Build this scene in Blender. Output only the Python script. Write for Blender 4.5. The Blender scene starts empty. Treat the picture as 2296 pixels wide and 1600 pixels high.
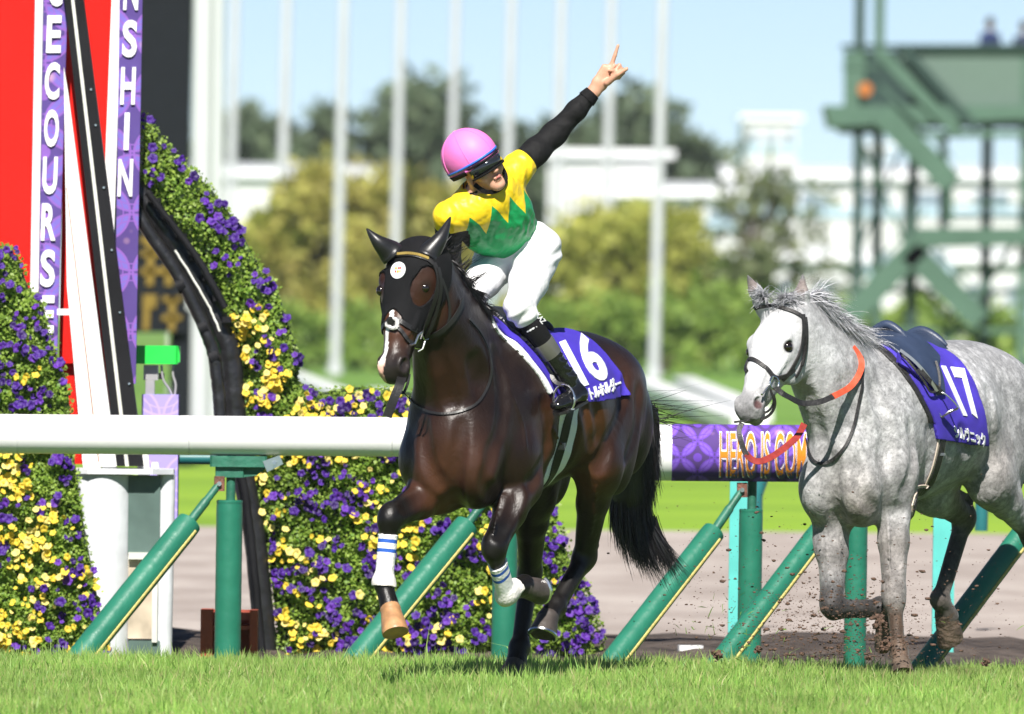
import bpy, bmesh, math, random
import numpy as np
from mathutils import Vector, Matrix
from mathutils.bvhtree import BVHTree

random.seed(7); RNG = np.random.default_rng(7)
SC = bpy.context.scene
COL = SC.collection
R = math.radians

# ------------------------------------------------------------------ camera
CAM_D, CAM_H = 50.0, 1.67            # metres from the winning horse, lens height
FPX, CX, HY, ROLL = 25750.0, 1148.0, 680.0, R(0.55)
cam_d = bpy.data.cameras.new('camera'); cam = bpy.data.objects.new('camera', cam_d); COL.objects.link(cam)
cam_d.sensor_width = 36.0; cam_d.lens = 36.0 * FPX / 2296.0
cam_d.shift_y = -(800.0 - HY) / 2296.0
cam_d.clip_start = 1.0; cam_d.clip_end = 6000.0
cam.location = (0, -CAM_D, CAM_H); cam.rotation_euler = (math.pi / 2, -ROLL, 0)
cam_d.dof.use_dof = True; cam_d.dof.focus_distance = 50.9; cam_d.dof.aperture_fstop = 5.2
SC.camera = cam

# ------------------------------------------------------------------ sky and sun
SUN_EL, SUN_AZ = 46.0, 3.0          # height; degrees to the left of the camera's back
world = bpy.data.worlds.new('World'); SC.world = world; world.use_nodes = True
wn = world.node_tree; bg = wn.nodes['Background']
sky = wn.nodes.new('ShaderNodeTexSky'); sky.sky_type = 'NISHITA'; sky.sun_disc = False
sky.sun_elevation = R(SUN_EL); sky.sun_rotation = R(180.0 + SUN_AZ)
sky.air_density = 0.42; sky.dust_density = 0.0; sky.ozone_density = 1.0; sky.altitude = 20
wn.links.new(sky.outputs[0], bg.inputs[0]); bg.inputs[1].default_value = 0.060
sun_d = bpy.data.lights.new('sun', 'SUN'); sun = bpy.data.objects.new('sun', sun_d); COL.objects.link(sun)
sun_d.energy = 5.0; sun_d.angle = R(0.5); sun_d.color = (1.0, 0.955, 0.89)
sdir = Vector((-math.sin(R(SUN_AZ)) * math.cos(R(SUN_EL)), -math.cos(R(SUN_AZ)) * math.cos(R(SUN_EL)), math.sin(R(SUN_EL))))
sun.rotation_euler = sdir.to_track_quat('Z', 'Y').to_euler()
vs = SC.view_settings
vs.view_transform = 'Standard'; vs.look = 'None'; vs.exposure = 0.80; vs.gamma = 1.0; vs.use_curve_mapping = False
SC.cycles.max_bounces = 6; SC.cycles.diffuse_bounces = 3; SC.cycles.transparent_max_bounces = 8

# ------------------------------------------------------------------ helpers
CR, SR = math.cos(ROLL), math.sin(ROLL)
def P(px, py, Y=0.0):
    """world point seen at the picture position (2296 wide) at depth Y"""
    dx, dy = px - CX, py - HY
    x, y = dx * CR + dy * SR, -dx * SR + dy * CR
    s = (CAM_D + Y) / FPX
    return np.array((x * s, Y, CAM_H - y * s))
def RAY(px, py):
    d = P(px, py, 0.0) - np.array((0, -CAM_D, CAM_H)); return Vector(d / np.linalg.norm(d))
CAMV = Vector((0, -CAM_D, CAM_H))

def new_mat(name, color=(.5, .5, .5), rough=.6, metal=0., spec=.5, var=.12, vscale=8., bump=0., bscale=40., coat=0., sheen=0., attr=None, trans=0., rvar=.1):
    """principled material with object-space mottling, roughness wear and fine relief"""
    m = bpy.data.materials.new(name); m.use_nodes = True
    nt = m.node_tree; b = nt.nodes['Principled BSDF']
    tc = nt.nodes.new('ShaderNodeTexCoord')
    nz = nt.nodes.new('ShaderNodeTexNoise'); nz.inputs['Scale'].default_value = vscale; nz.inputs['Detail'].default_value = 5
    nt.links.new(tc.outputs['Object'], nz.inputs['Vector'])
    mr = nt.nodes.new('ShaderNodeMapRange'); mr.inputs[1].default_value = .3; mr.inputs[2].default_value = .7
    mr.inputs[3].default_value = 1 - var; mr.inputs[4].default_value = 1 + var
    nt.links.new(nz.outputs['Fac'], mr.inputs[0])
    mx = nt.nodes.new('ShaderNodeVectorMath'); mx.operation = 'SCALE'
    if attr:
        at = nt.nodes.new('ShaderNodeAttribute'); at.attribute_name = attr
        nt.links.new(at.outputs['Color'], mx.inputs[0])
    else:
        mx.inputs[0].default_value = color[:3]
    nt.links.new(mr.outputs[0], mx.inputs['Scale'])
    nt.links.new(mx.outputs[0], b.inputs['Base Color'])
    r2 = nt.nodes.new('ShaderNodeMapRange'); r2.inputs[3].default_value = max(0.02, rough - rvar); r2.inputs[4].default_value = min(1, rough + rvar)
    nt.links.new(nz.outputs['Fac'], r2.inputs[0]); nt.links.new(r2.outputs[0], b.inputs['Roughness'])
    b.inputs['Metallic'].default_value = metal
    b.inputs['Specular IOR Level'].default_value = spec
    if coat: b.inputs['Coat Weight'].default_value = coat; b.inputs['Coat Roughness'].default_value = .12
    if sheen: b.inputs['Sheen Weight'].default_value = sheen
    if bump:
        n2 = nt.nodes.new('ShaderNodeTexNoise'); n2.inputs['Scale'].default_value = bscale; n2.inputs['Detail'].default_value = 4
        nt.links.new(tc.outputs['Object'], n2.inputs['Vector'])
        bp = nt.nodes.new('ShaderNodeBump'); bp.inputs['Strength'].default_value = bump; bp.inputs['Distance'].default_value = .02
        nt.links.new(n2.outputs['Fac'], bp.inputs['Height']); nt.links.new(bp.outputs[0], b.inputs['Normal'])
    if trans:
        out = nt.nodes['Material Output']; tr = nt.nodes.new('ShaderNodeBsdfTranslucent'); ms = nt.nodes.new('ShaderNodeMixShader')
        nt.links.new(mx.outputs[0], tr.inputs[0]); ms.inputs[0].default_value = trans
        nt.links.new(b.outputs[0], ms.inputs[1]); nt.links.new(tr.outputs[0], ms.inputs[2]); nt.links.new(ms.outputs[0], out.inputs[0])
    return m

def link(o, parent=None):
    COL.objects.link(o)
    if parent is not None: o.parent = parent
    return o
def tag(o, label=None, cat=None, group=None, kind=None):
    if label: o['label'] = label
    if cat: o['category'] = cat
    if group: o['group'] = group
    if kind: o['kind'] = kind
    return o
def root(name, loc, label, cat, group=None):
    o = bpy.data.objects.new(name, None); o.location = [float(v) for v in loc]; o.empty_display_size = .1
    COL.objects.link(o); return tag(o, label, cat, group)
def wloc(o):
    v = Vector((0, 0, 0))
    while o is not None: v = v + o.location; o = o.parent
    return v
def mesh_obj(name, verts, faces, mat, parent=None, smooth=False, attrs=None, mats=None, fmat=None):
    """verts are world coordinates; a child is stored relative to its parent"""
    v = np.asarray(verts, dtype=np.float64).reshape(-1, 3)
    if parent is not None: v = v - np.array(wloc(parent))
    me = bpy.data.meshes.new(name)
    if isinstance(faces, np.ndarray):
        n = faces.shape[1]; m = faces.shape[0]
        me.vertices.add(len(v)); me.vertices.foreach_set('co', v.astype(np.float32).ravel())
        me.loops.add(m * n); me.loops.foreach_set('vertex_index', faces.astype(np.int32).ravel())
        me.polygons.add(m); me.polygons.foreach_set('loop_start', np.arange(0, m * n, n, dtype=np.int32))
        try: me.polygons.foreach_set('loop_total', np.full(m, n, dtype=np.int32))
        except Exception: pass
        me.update(calc_edges=True)
    else:
        me.from_pydata([tuple(p) for p in v], [], [tuple(int(i) for i in f) for f in faces]); me.update()
    if attrs:
        for k, a in attrs.items():
            a = np.asarray(a, dtype=np.float32)
            if a.ndim == 2:
                if a.shape[1] == 3: a = np.concatenate([a, np.ones((len(a), 1), np.float32)], 1)
                at = me.attributes.new(k, 'FLOAT_COLOR', 'POINT'); at.data.foreach_set('color', a.ravel())
            else:
                at = me.attributes.new(k, 'FLOAT', 'POINT'); at.data.foreach_set('value', a.ravel())
    for mm in (mats or [mat]): me.materials.append(mm)
    if fmat is not None: me.polygons.foreach_set('material_index', np.asarray(fmat, dtype=np.int32))
    if smooth: me.polygons.foreach_set('use_smooth', np.ones(len(me.polygons), dtype=bool))
    me.validate(); me.update()
    o = bpy.data.objects.new(name, me)
    return link(o, parent)

class MB:
    """collects boxes, tubes, prisms ... into one mesh"""
    def __init__(s): s.v = []; s.f = []; s.m = []
    def add(s, v, f, m=0):
        o = len(s.v); s.v += [tuple(float(c) for c in p) for p in v]
        s.f += [tuple(i + o for i in q) for q in f]; s.m += [m] * len(f); return s
    def box(s, c, size, rz=0., m=0, bev=0.):
        hx, hy, hz = [q / 2 for q in size]; b = min(bev, hx * .9, hy * .9)
        if b > 0:
            ring = [(-hx + b, -hy), (hx - b, -hy), (hx, -hy + b), (hx, hy - b), (hx - b, hy), (-hx + b, hy), (-hx, hy - b), (-hx, -hy + b)]
        else: ring = [(-hx, -hy), (hx, -hy), (hx, hy), (-hx, hy)]
        cz, sz = math.cos(rz), math.sin(rz); n = len(ring)
        v = [(c[0] + x * cz - y * sz, c[1] + x * sz + y * cz, c[2] + z) for z in (-hz, hz) for x, y in ring]
        f = [tuple(range(n - 1, -1, -1)), tuple(range(n, 2 * n))] + [(i, (i + 1) % n, n + (i + 1) % n, n + i) for i in range(n)]
        return s.add(v, f, m)
    def prism(s, poly, d, m=0):
        """poly: 3-D outline, extruded by vector d"""
        n = len(poly); v = [np.array(p, float) for p in poly] + [np.array(p, float) + np.array(d, float) for p in poly]
        f = [tuple(range(n)), tuple(range(2 * n - 1, n - 1, -1))] + [(i, n + i, n + (i + 1) % n, (i + 1) % n) for i in range(n)]
        return s.add(v, f, m)
    def bar(s, a, b, w, h, m=0, up=(0, 0, 1)):
        a = Vector(a); b = Vector(b); d = (b - a).normalized(); u = Vector(up)
        x = d.cross(u)
        if x.length < 1e-4: x = d.cross(Vector((1, 0, 0)))
        x.normalize(); y = x.cross(d).normalized()
        ring = [(-1, -1), (1, -1), (1, 1), (-1, 1)]
        v = [p + x * (i * w / 2) + y * (j * h / 2) for p in (a, b) for i, j in ring]
        return s.add(v, [(3, 2, 1, 0), (4, 5, 6, 7)] + [(i, (i + 1) % 4, 4 + (i + 1) % 4, 4 + i) for i in range(4)], m)
    def tube(s, pts, r, n=12, m=0, cap=True, flat=1.0, ref=None):
        pts = [Vector(p) for p in pts]; k = len(pts)
        rr = r if hasattr(r, '__len__') else [r] * k
        v = []; px = None
        for i, p in enumerate(pts):
            d = (pts[min(i + 1, k - 1)] - pts[max(i - 1, 0)]).normalized()
            if px is None:
                u = Vector(ref) if ref is not None else (Vector((0, 0, 1)) if abs(d.z) < .9 else Vector((1, 0, 0)))
                px = (u - d * u.dot(d)).normalized()
            else: px = (px - d * px.dot(d)).normalized()
            py = d.cross(px)
            for j in range(n):
                a = 2 * math.pi * j / n; v.append(p + px * (math.cos(a) * rr[i]) + py * (math.sin(a) * rr[i] * flat))
        f = [(i * n + j, i * n + (j + 1) % n, (i + 1) * n + (j + 1) % n, (i + 1) * n + j) for i in range(k - 1) for j in range(n)]
        if cap: f += [tuple(range(n - 1, -1, -1)), tuple(range((k - 1) * n, k * n))]
        return s.add(v, f, m)
    def build(s, name, mat, parent=None, smooth=False, mats=None):
        o = mesh_obj(name, s.v, s.f, mat, parent, smooth, mats=mats, fmat=s.m if mats else None)
        if smooth: shade_auto(o)
        return o
def shade_auto(o, ang=40):
    me = o.data; me.polygons.foreach_set('use_smooth', np.ones(len(me.polygons), dtype=bool))
    bm = bmesh.new(); bm.from_mesh(me)
    for e in bm.edges:
        e.smooth = not (len(e.link_faces) == 2 and e.calc_face_angle(0) > R(ang))
    bm.to_mesh(me); bm.free()
def spline(pts, n=8, closed=False):
    """Catmull-Rom through points"""
    p = [np.array(q, float) for q in pts]; out = []
    k = len(p)
    for i in range(k if closed else k - 1):
        if closed: a, b, c, d = p[(i - 1) % k], p[i], p[(i + 1) % k], p[(i + 2) % k]
        else: a, b, c, d = p[max(i - 1, 0)], p[i], p[i + 1], p[min(i + 2, k - 1)]
        for j in range(n):
            t = j / n
            out.append(.5 * ((2 * b) + (-a + c) * t + (2 * a - 5 * b + 4 * c - d) * t * t + (-a + 3 * b - 3 * c + d) * t ** 3))
    if not closed: out.append(p[-1])
    return out

# ------------------------------------------------------------------ signed-distance modelling
def nrm(v): v = np.asarray(v, float); return v / (np.linalg.norm(v) + 1e-9)
class Field:
    """a grid of signed distances; soft unions of capsules and ellipsoids, one skin over all"""
    def __init__(s, lo, hi, vox):
        s.lo = np.array(lo, float); s.vox = vox
        s.n = np.ceil((np.array(hi) - s.lo) / vox).astype(int) + 1
        s.val = np.full(tuple(s.n), .5, np.float32)
        s.ax = [(s.lo[i] + vox * np.arange(s.n[i])).astype(np.float32) for i in range(3)]
    def _win(s, lo, hi):
        a = np.clip(np.floor((np.array(lo) - s.lo) / s.vox).astype(int), 0, s.n)
        b = np.clip(np.ceil((np.array(hi) - s.lo) / s.vox).astype(int) + 1, 0, s.n)
        sl = tuple(slice(a[i], b[i]) for i in range(3))
        X = s.ax[0][sl[0]][:, None, None]; Y = s.ax[1][sl[1]][None, :, None]; Z = s.ax[2][sl[2]][None, None, :]
        return sl, X, Y, Z
    def _merge(s, sl, d, k, sub):
        v = s.val[sl]
        if v.size == 0: return
        if sub:
            d = -d; h = np.clip(.5 - .5 * (v - d) / k, 0, 1); s.val[sl] = v * (1 - h) + d * h + k * h * (1 - h)
        else:
            h = np.clip(.5 + .5 * (d - v) / k, 0, 1); s.val[sl] = d * (1 - h) + v * h - k * h * (1 - h)
    def cap(s, a, b, ra, rb, k=.03, sub=False):
        s.ecap(a, b, (ra, ra), (rb, rb), None, k, sub); return s
    def ecap(s, a, b, ra, rb, u=None, k=.03, sub=False):
        """tapered capsule of elliptic section: radii (along u, across u)"""
        a = np.asarray(a, float); b = np.asarray(b, float); m = max(*ra, *rb) + max(k, .05)
        sl, X, Y, Z = s._win(np.minimum(a, b) - m, np.maximum(a, b) + m)
        ba = b - a; L2 = float(ba @ ba) + 1e-9; ax = ba / math.sqrt(L2)
        px, py, pz = X - a[0], Y - a[1], Z - a[2]
        t = np.clip((px * ba[0] + py * ba[1] + pz * ba[2]) / L2, 0, 1)
        qx, qy, qz = px - t * ba[0], py - t * ba[1], pz - t * ba[2]
        if u is None:
            r = ra[0] + t * (rb[0] - ra[0]); d = np.sqrt(qx * qx + qy * qy + qz * qz) - r
        else:
            u = np.asarray(u, float); u = nrm(u - ax * (u @ ax)); w = np.cross(ax, u)
            ru = ra[0] + t * (rb[0] - ra[0]); rw = ra[1] + t * (rb[1] - ra[1]); rl = np.minimum(ru, rw)
            cu = qx * u[0] + qy * u[1] + qz * u[2]; cw = qx * w[0] + qy * w[1] + qz * w[2]; cl = qx * ax[0] + qy * ax[1] + qz * ax[2]
            k0 = np.sqrt((cu / ru) ** 2 + (cw / rw) ** 2 + (cl / rl) ** 2) + 1e-6
            k1 = np.sqrt((cu / ru ** 2) ** 2 + (cw / rw ** 2) ** 2 + (cl / rl ** 2) ** 2) + 1e-6
            d = k0 * (k0 - 1) / k1
        s._merge(sl, d.astype(np.float32), k, sub); return s
    def ell(s, c, r, fr=None, k=.03, sub=False):
        """ellipsoid; fr = three axes as rows"""
        c = np.asarray(c, float); m = max(r) + max(k, .05)
        sl, X, Y, Z = s._win(c - m, c + m)
        px, py, pz = X - c[0], Y - c[1], Z - c[2]
        F = np.eye(3) if fr is None else np.asarray(fr, float)
        q = [px * F[i][0] + py * F[i][1] + pz * F[i][2] for i in range(3)]
        k0 = np.sqrt(sum((q[i] / r[i]) ** 2 for i in range(3))) + 1e-6
        k1 = np.sqrt(sum((q[i] / r[i] ** 2) ** 2 for i in range(3))) + 1e-6
        s._merge(sl, (k0 * (k0 - 1) / k1).astype(np.float32), k, sub); return s
    def sample(s, p):
        g = (np.asarray(p) - s.lo) / s.vox; g = np.clip(g, 0, s.n - 1.001); i = g.astype(int); f = g - i
        V = s.val; r = 0
        for dx in (0, 1):
            for dy in (0, 1):
                for dz in (0, 1):
                    w = (f[:, 0] if dx else 1 - f[:, 0]) * (f[:, 1] if dy else 1 - f[:, 1]) * (f[:, 2] if dz else 1 - f[:, 2])
                    r = r + w * V[i[:, 0] + dx, i[:, 1] + dy, i[:, 2] + dz]
        return r
    def grad(s, p):
        e = s.vox * .8; g = []
        for i in range(3):
            d = np.zeros(3); d[i] = e; g.append((s.sample(p + d) - s.sample(p - d)) / (2 * e))
        return np.stack(g, 1)
    def mesh(s, val=None, project=True):
        V = s.val if val is None else val
        return surface_nets(V, s.lo, s.vox, s if (project and val is None) else None)
def surface_nets(V, lo, vox, fld=None):
    S = V < 0
    A = S[:-1, :-1, :-1].astype(np.int8)
    cnt = sum(S[i:S.shape[0] - 1 + i, j:S.shape[1] - 1 + j, k:S.shape[2] - 1 + k].astype(np.int8) for i in (0, 1) for j in (0, 1) for k in (0, 1))
    act = (cnt > 0) & (cnt < 8)
    idx = np.argwhere(act); N = len(idx)
    imap = np.full(act.shape, -1, np.int32); imap[act] = np.arange(N)
    pos = np.zeros((N, 3)); num = np.zeros(N)
    cor = [(i, j, k) for i in (0, 1) for j in (0, 1) for k in (0, 1)]
    cv = {c: V[idx[:, 0] + c[0], idx[:, 1] + c[1], idx[:, 2] + c[2]] for c in cor}
    for c in cor:
        for ax in range(3):
            if c[ax]: continue
            e = list(c); e[ax] = 1; e = tuple(e)
            a, b = cv[c], cv[e]; x = (a < 0) != (b < 0)
            t = a[x] / (a[x] - b[x]); q = np.tile(np.array(c, float), (x.sum(), 1)); q[:, ax] += t
            pos[x] += q; num[x] += 1
    v = lo + (idx + pos / num[:, None]) * vox
    F = []
    for ax in range(3):
        o1, o2 = [(1, 2), (2, 0), (0, 1)][ax]
        sh = list(S.shape); s0 = [slice(None)] * 3; s1 = [slice(None)] * 3
        s0[ax] = slice(0, -1); s1[ax] = slice(1, None)
        ch = S[tuple(s0)] != S[tuple(s1)]
        e = np.argwhere(ch); ok = (e[:, o1] > 0) & (e[:, o2] > 0) & (e[:, o1] < sh[o1] - 1) & (e[:, o2] < sh[o2] - 1); e = e[ok]
        ins = S[e[:, 0], e[:, 1], e[:, 2]]
        def cell(d1, d2):
            c = e.copy(); c[:, o1] -= d1; c[:, o2] -= d2; return imap[c[:, 0], c[:, 1], c[:, 2]]
        q = np.stack([cell(1, 1), cell(0, 1), cell(0, 0), cell(1, 0)], 1)
        q[~ins] = q[~ins][:, ::-1]; F.append(q)
    F = np.concatenate(F); F = F[(F >= 0).all(1)]
    if fld is not None:
        for _ in range(3):
            d = fld.sample(v); g = fld.grad(v); v = v - np.clip(d / ((g ** 2).sum(1) + 1e-4), -vox, vox)[:, None] * g * .9
    return v, F
def relax(v, F, it=2, lam=.5):
    e = np.concatenate([F[:, [0, 1]], F[:, [1, 2]], F[:, [2, 3]], F[:, [3, 0]]])
    e = np.concatenate([e, e[:, ::-1]])
    for _ in range(it):
        s = np.zeros_like(v); n = np.bincount(e[:, 0], minlength=len(v))
        for c in range(3): s[:, c] = np.bincount(e[:, 0], weights=v[e[:, 1], c], minlength=len(v))
        v = v * (1 - lam) + lam * s / np.maximum(n, 1)[:, None]
    return v
def bvh_of(v, F): return BVHTree.FromPolygons([tuple(p) for p in v], [tuple(int(i) for i in f) for f in F])
def lerp(a, b, t): return np.asarray(a) * (1 - t) + np.asarray(b) * t
def sstep(a, b, x): t = np.clip((x - a) / (b - a), 0, 1); return t * t * (3 - 2 * t)
# ================================================================== ground
def zg(Y):
    """height of the ground along the view: level turf, a fall to the rail, the dirt a little lower"""
    return float(np.interp(Y, [-60, 2.3, 4.6, 5.9, 6.6, 7.4, 8.4, 10.2, 12., 38., 39., 4000.], [0, 0, -.10, -.105, -.105, -.07, -.055, -.085, -.09, -.08, -.02, 0]))
def PG(px, py):
    """picture position to the point of the ground seen there"""
    Y = 5.0
    for _ in range(30):
        p0 = P(px, py, 0.); k = (p0[2] - CAM_H) / CAM_D
        Y = (zg(Y) - CAM_H) / k - CAM_D
    return P(px, py, Y)
def mix_mat(name, c1, c2, scale=3., detail=6., rough=.9, bump=.4, bscale=30., stretch=(1, 1, 1), c3=None, lo=.38, hi=.62):
    m = bpy.data.materials.new(name); m.use_nodes = True; nt = m.node_tree; b = nt.nodes['Principled BSDF']; b.inputs['Roughness'].default_value = rough; b.inputs['Specular IOR Level'].default_value = .2
    tc = nt.nodes.new('ShaderNodeTexCoord'); mp = nt.nodes.new('ShaderNodeMapping'); mp.inputs['Scale'].default_value = stretch; nt.links.new(tc.outputs['Object'], mp.inputs[0])
    n = nt.nodes.new('ShaderNodeTexNoise'); n.inputs['Scale'].default_value = scale; n.inputs['Detail'].default_value = detail; n.inputs['Roughness'].default_value = .65; nt.links.new(mp.outputs[0], n.inputs['Vector'])
    r = nt.nodes.new('ShaderNodeValToRGB'); e = r.color_ramp.elements; e[0].position = lo; e[0].color = (*c1, 1); e[1].position = hi; e[1].color = (*c2, 1)
    if c3: q = e.new((lo + hi) / 2); q.color = (*c3, 1)
    nt.links.new(n.outputs['Fac'], r.inputs[0]); nt.links.new(r.outputs[0], b.inputs['Base Color'])
    n2 = nt.nodes.new('ShaderNodeTexNoise'); n2.inputs['Scale'].default_value = bscale; n2.inputs['Detail'].default_value = 6; nt.links.new(tc.outputs['Object'], n2.inputs['Vector'])
    bp = nt.nodes.new('ShaderNodeBump'); bp.inputs['Strength'].default_value = bump; bp.inputs['Distance'].default_value = .05; nt.links.new(n2.outputs['Fac'], bp.inputs['Height']); nt.links.new(bp.outputs[0], b.inputs['Normal'])
    return m
def sheet(name, ys, x0, x1, mat, label=None, dz=0., nx=2, jitter=0.):
    xs = np.linspace(x0, x1, nx); v = [(x, y, zg(y) + dz + (RNG.uniform(0, jitter) if 0 < i < len(ys) - 1 else 0)) for i, y in enumerate(ys) for x in xs]
    f = [(j * nx + i, j * nx + i + 1, (j + 1) * nx + i + 1, (j + 1) * nx + i) for j in range(len(ys) - 1) for i in range(nx - 1)]
    o = mesh_obj(name, v, f, mat, None, True); return tag(o, label, None, None, 'structure')
M_SOIL = mix_mat('turf_soil', (.05, .09, .016), (.11, .18, .03), 9., bump=.8)
M_DIRT = mix_mat('dirt_track_sand', (.30, .255, .228), (.42, .37, .335), .9, 9., .95, .9, 9., (1, .35, 1), (.36, .31, .28))
M_VERGE = mix_mat('dark_verge_ground', (.045, .036, .032), (.12, .095, .08), 5., 8., .9, 1., 22.)
M_LIME = mix_mat('bright_infield_turf', (.13, .23, .022), (.235, .36, .035), .16, 4., .9, .3, 8., (.5, 1.6, 1), (.20, .33, .03))
M_FARG = mix_mat('far_turf', (.10, .20, .035), (.15, .27, .05), .05, 5., .9, .2, 4.)
sheet('ground', [-45, -10, -3, 0, 2.3, 3.4, 4.6, 5.9, 6.6], -40, 40, M_SOIL, 'turf course under the grass blades')
sheet('verge', [6.6, 7.0, 7.4, 7.9, 8.4, 9.2, 10.2, 10.6], -40, 40, M_VERGE, 'strip of darker ground at the edge of the dirt track', 0., 420, .05)  # dark mottled strip with an uneven top, ahead of the pale track
sheet('dirt_track', [10.2, 12, 20, 30, 38.2], -60, 60, M_DIRT, 'pale sandy dirt track behind the rail', .006)
sheet('infield_turf', [38, 39, 60, 100, 112], -120, 120, M_LIME, 'bright green infield turf beyond the dirt track', .01)
sheet('far_turf', [112, 160, 240, 400, 900, 1200], -420, 420, M_FARG, 'darker green turf reaching to the trees', .006)

# grass: single blades on the near turf
def grass():
    n = 210000
    Y = RNG.uniform(-4.8, 5.3, n) ; X = RNG.uniform(-1, 1, n) * (CAM_D + Y) * .0480
    # tufts: pull a part of the blades together
    cx = RNG.uniform(-2.7, 2.7, 1500); cy = RNG.uniform(-4.8, 5.3, 1500); k = RNG.integers(0, 1500, n); s = RNG.uniform(0, 1, n) < .45
    X = np.where(s, cx[k] + RNG.normal(0, .035, n), X); Y = np.where(s, cy[k] + RNG.normal(0, .05, n), Y); Y = np.minimum(Y, 5.4)
    Z = np.interp(Y, [-60, 2.3, 4.6, 5.9], [0, 0, -.10, -.105])
    hgt = RNG.gamma(5, .0092, n) * np.where(s, 1.12, .9); hgt = np.clip(hgt, .018, .12)
    pat = .5 + .5 * np.sin(X * 3.1 + 1.3 * np.sin(Y * 1.7)) * np.sin(Y * 2.3 + X * 1.1); hgt *= .82 + .36 * pat
    hgt *= np.interp(Y, [2.3, 4.5], [1, .82])
    tall = (RNG.uniform(0, 1, n) < .02) & (Y > 2.2); hgt = np.where(tall, hgt * 1.6, hgt)
    mud = np.exp(-(((X - 1.78) / .55) ** 2 + ((Y - 1.9) / .8) ** 2)); hgt *= 1 - .45 * mud
    a = RNG.uniform(0, 6.28, n); lean = RNG.normal(0, .42, n) ; lx = np.cos(a) * lean; ly = np.sin(a) * lean
    w = RNG.uniform(.0016, .0034, n); fa = RNG.uniform(-.9, .9, n); wx, wy = np.cos(fa) * w, np.sin(fa) * w
    V = np.zeros((n, 5, 3)); t1 = .55
    b = np.stack([X, Y, Z - .004], 1); m = b + np.stack([lx * hgt * .35, ly * hgt * .35, hgt * t1], 1); tp = b + np.stack([lx * hgt, ly * hgt, hgt * (1 - .25 * lean ** 2)], 1)
    W = np.stack([wx, wy, np.zeros(n)], 1)
    V[:, 0] = b - W; V[:, 1] = b + W; V[:, 2] = m + W * .85; V[:, 3] = m - W * .85; V[:, 4] = tp
    i = np.arange(n)[:, None] * 5
    T = np.concatenate([i + [0, 1, 2], i + [0, 2, 3], i + [3, 2, 4]], 1).reshape(-1, 3)
    hue = RNG.uniform(0, 1, n)[:, None]; dry = (RNG.uniform(0, 1, n) < .09)[:, None]
    c = np.array((.18, .40, .06)) * (1 - hue) + np.array((.42, .60, .15)) * hue; c = np.where(dry, np.array((.52, .50, .22)), c)
    c = c * (.78 + .34 * pat[:, None]); c = np.where(tall[:, None], c * .5 + np.array((.26, .32, .12)), c)
    c = c * (1 - .5 * mud[:, None]) + np.array((.12, .085, .055)) * .5 * mud[:, None]
    C = np.repeat(c[:, None, :], 5, 1); C[:, 4] = C[:, 4] * .6 + np.array((.48, .50, .20)) * .4
    o = mesh_obj('grass', V.reshape(-1, 3), T, new_mat('grass_blade', rough=.45, var=.15, vscale=1.5, attr='Col', trans=.5, spec=.35), None, False, {'Col': C.reshape(-1, 3)})
    tag(o, 'short bright green turf grass along the bottom of the picture', None, None, 'stuff')
grass()
# ================================================================== horses
def lat(th): return np.array((math.cos(th), -math.sin(th), 0.0))
def fwd(th): return np.array((-math.sin(th), -math.cos(th), 0.0))

class Head:
    """head frame: n from poll to muzzle, d out of the face, s towards the horse's left"""
    def __init__(h, poll, muz, yaw, size=1.0, wide=1.0):
        h.W = wide; h.en = .222; h.socket = True; h.o = np.asarray(poll, float); h.n = nrm(np.asarray(muz) - h.o)
        d = np.array((-math.sin(yaw), -math.cos(yaw), 0.0)); h.d = nrm(d - h.n * (d @ h.n)); h.s = np.cross(h.d, h.n)
        h.L = np.linalg.norm(np.asarray(muz) - h.o) / .62 * size
        h.fr = np.stack([h.n, h.d, h.s])
    def p(h, n, d, s=0.): return h.o + (h.n * n + h.d * d + h.s * (s * h.W)) * h.L
    def loc(h, v): return ((np.asarray(v) - h.o) @ h.fr.T) / (h.L * np.array((1, 1, h.W)))

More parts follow.
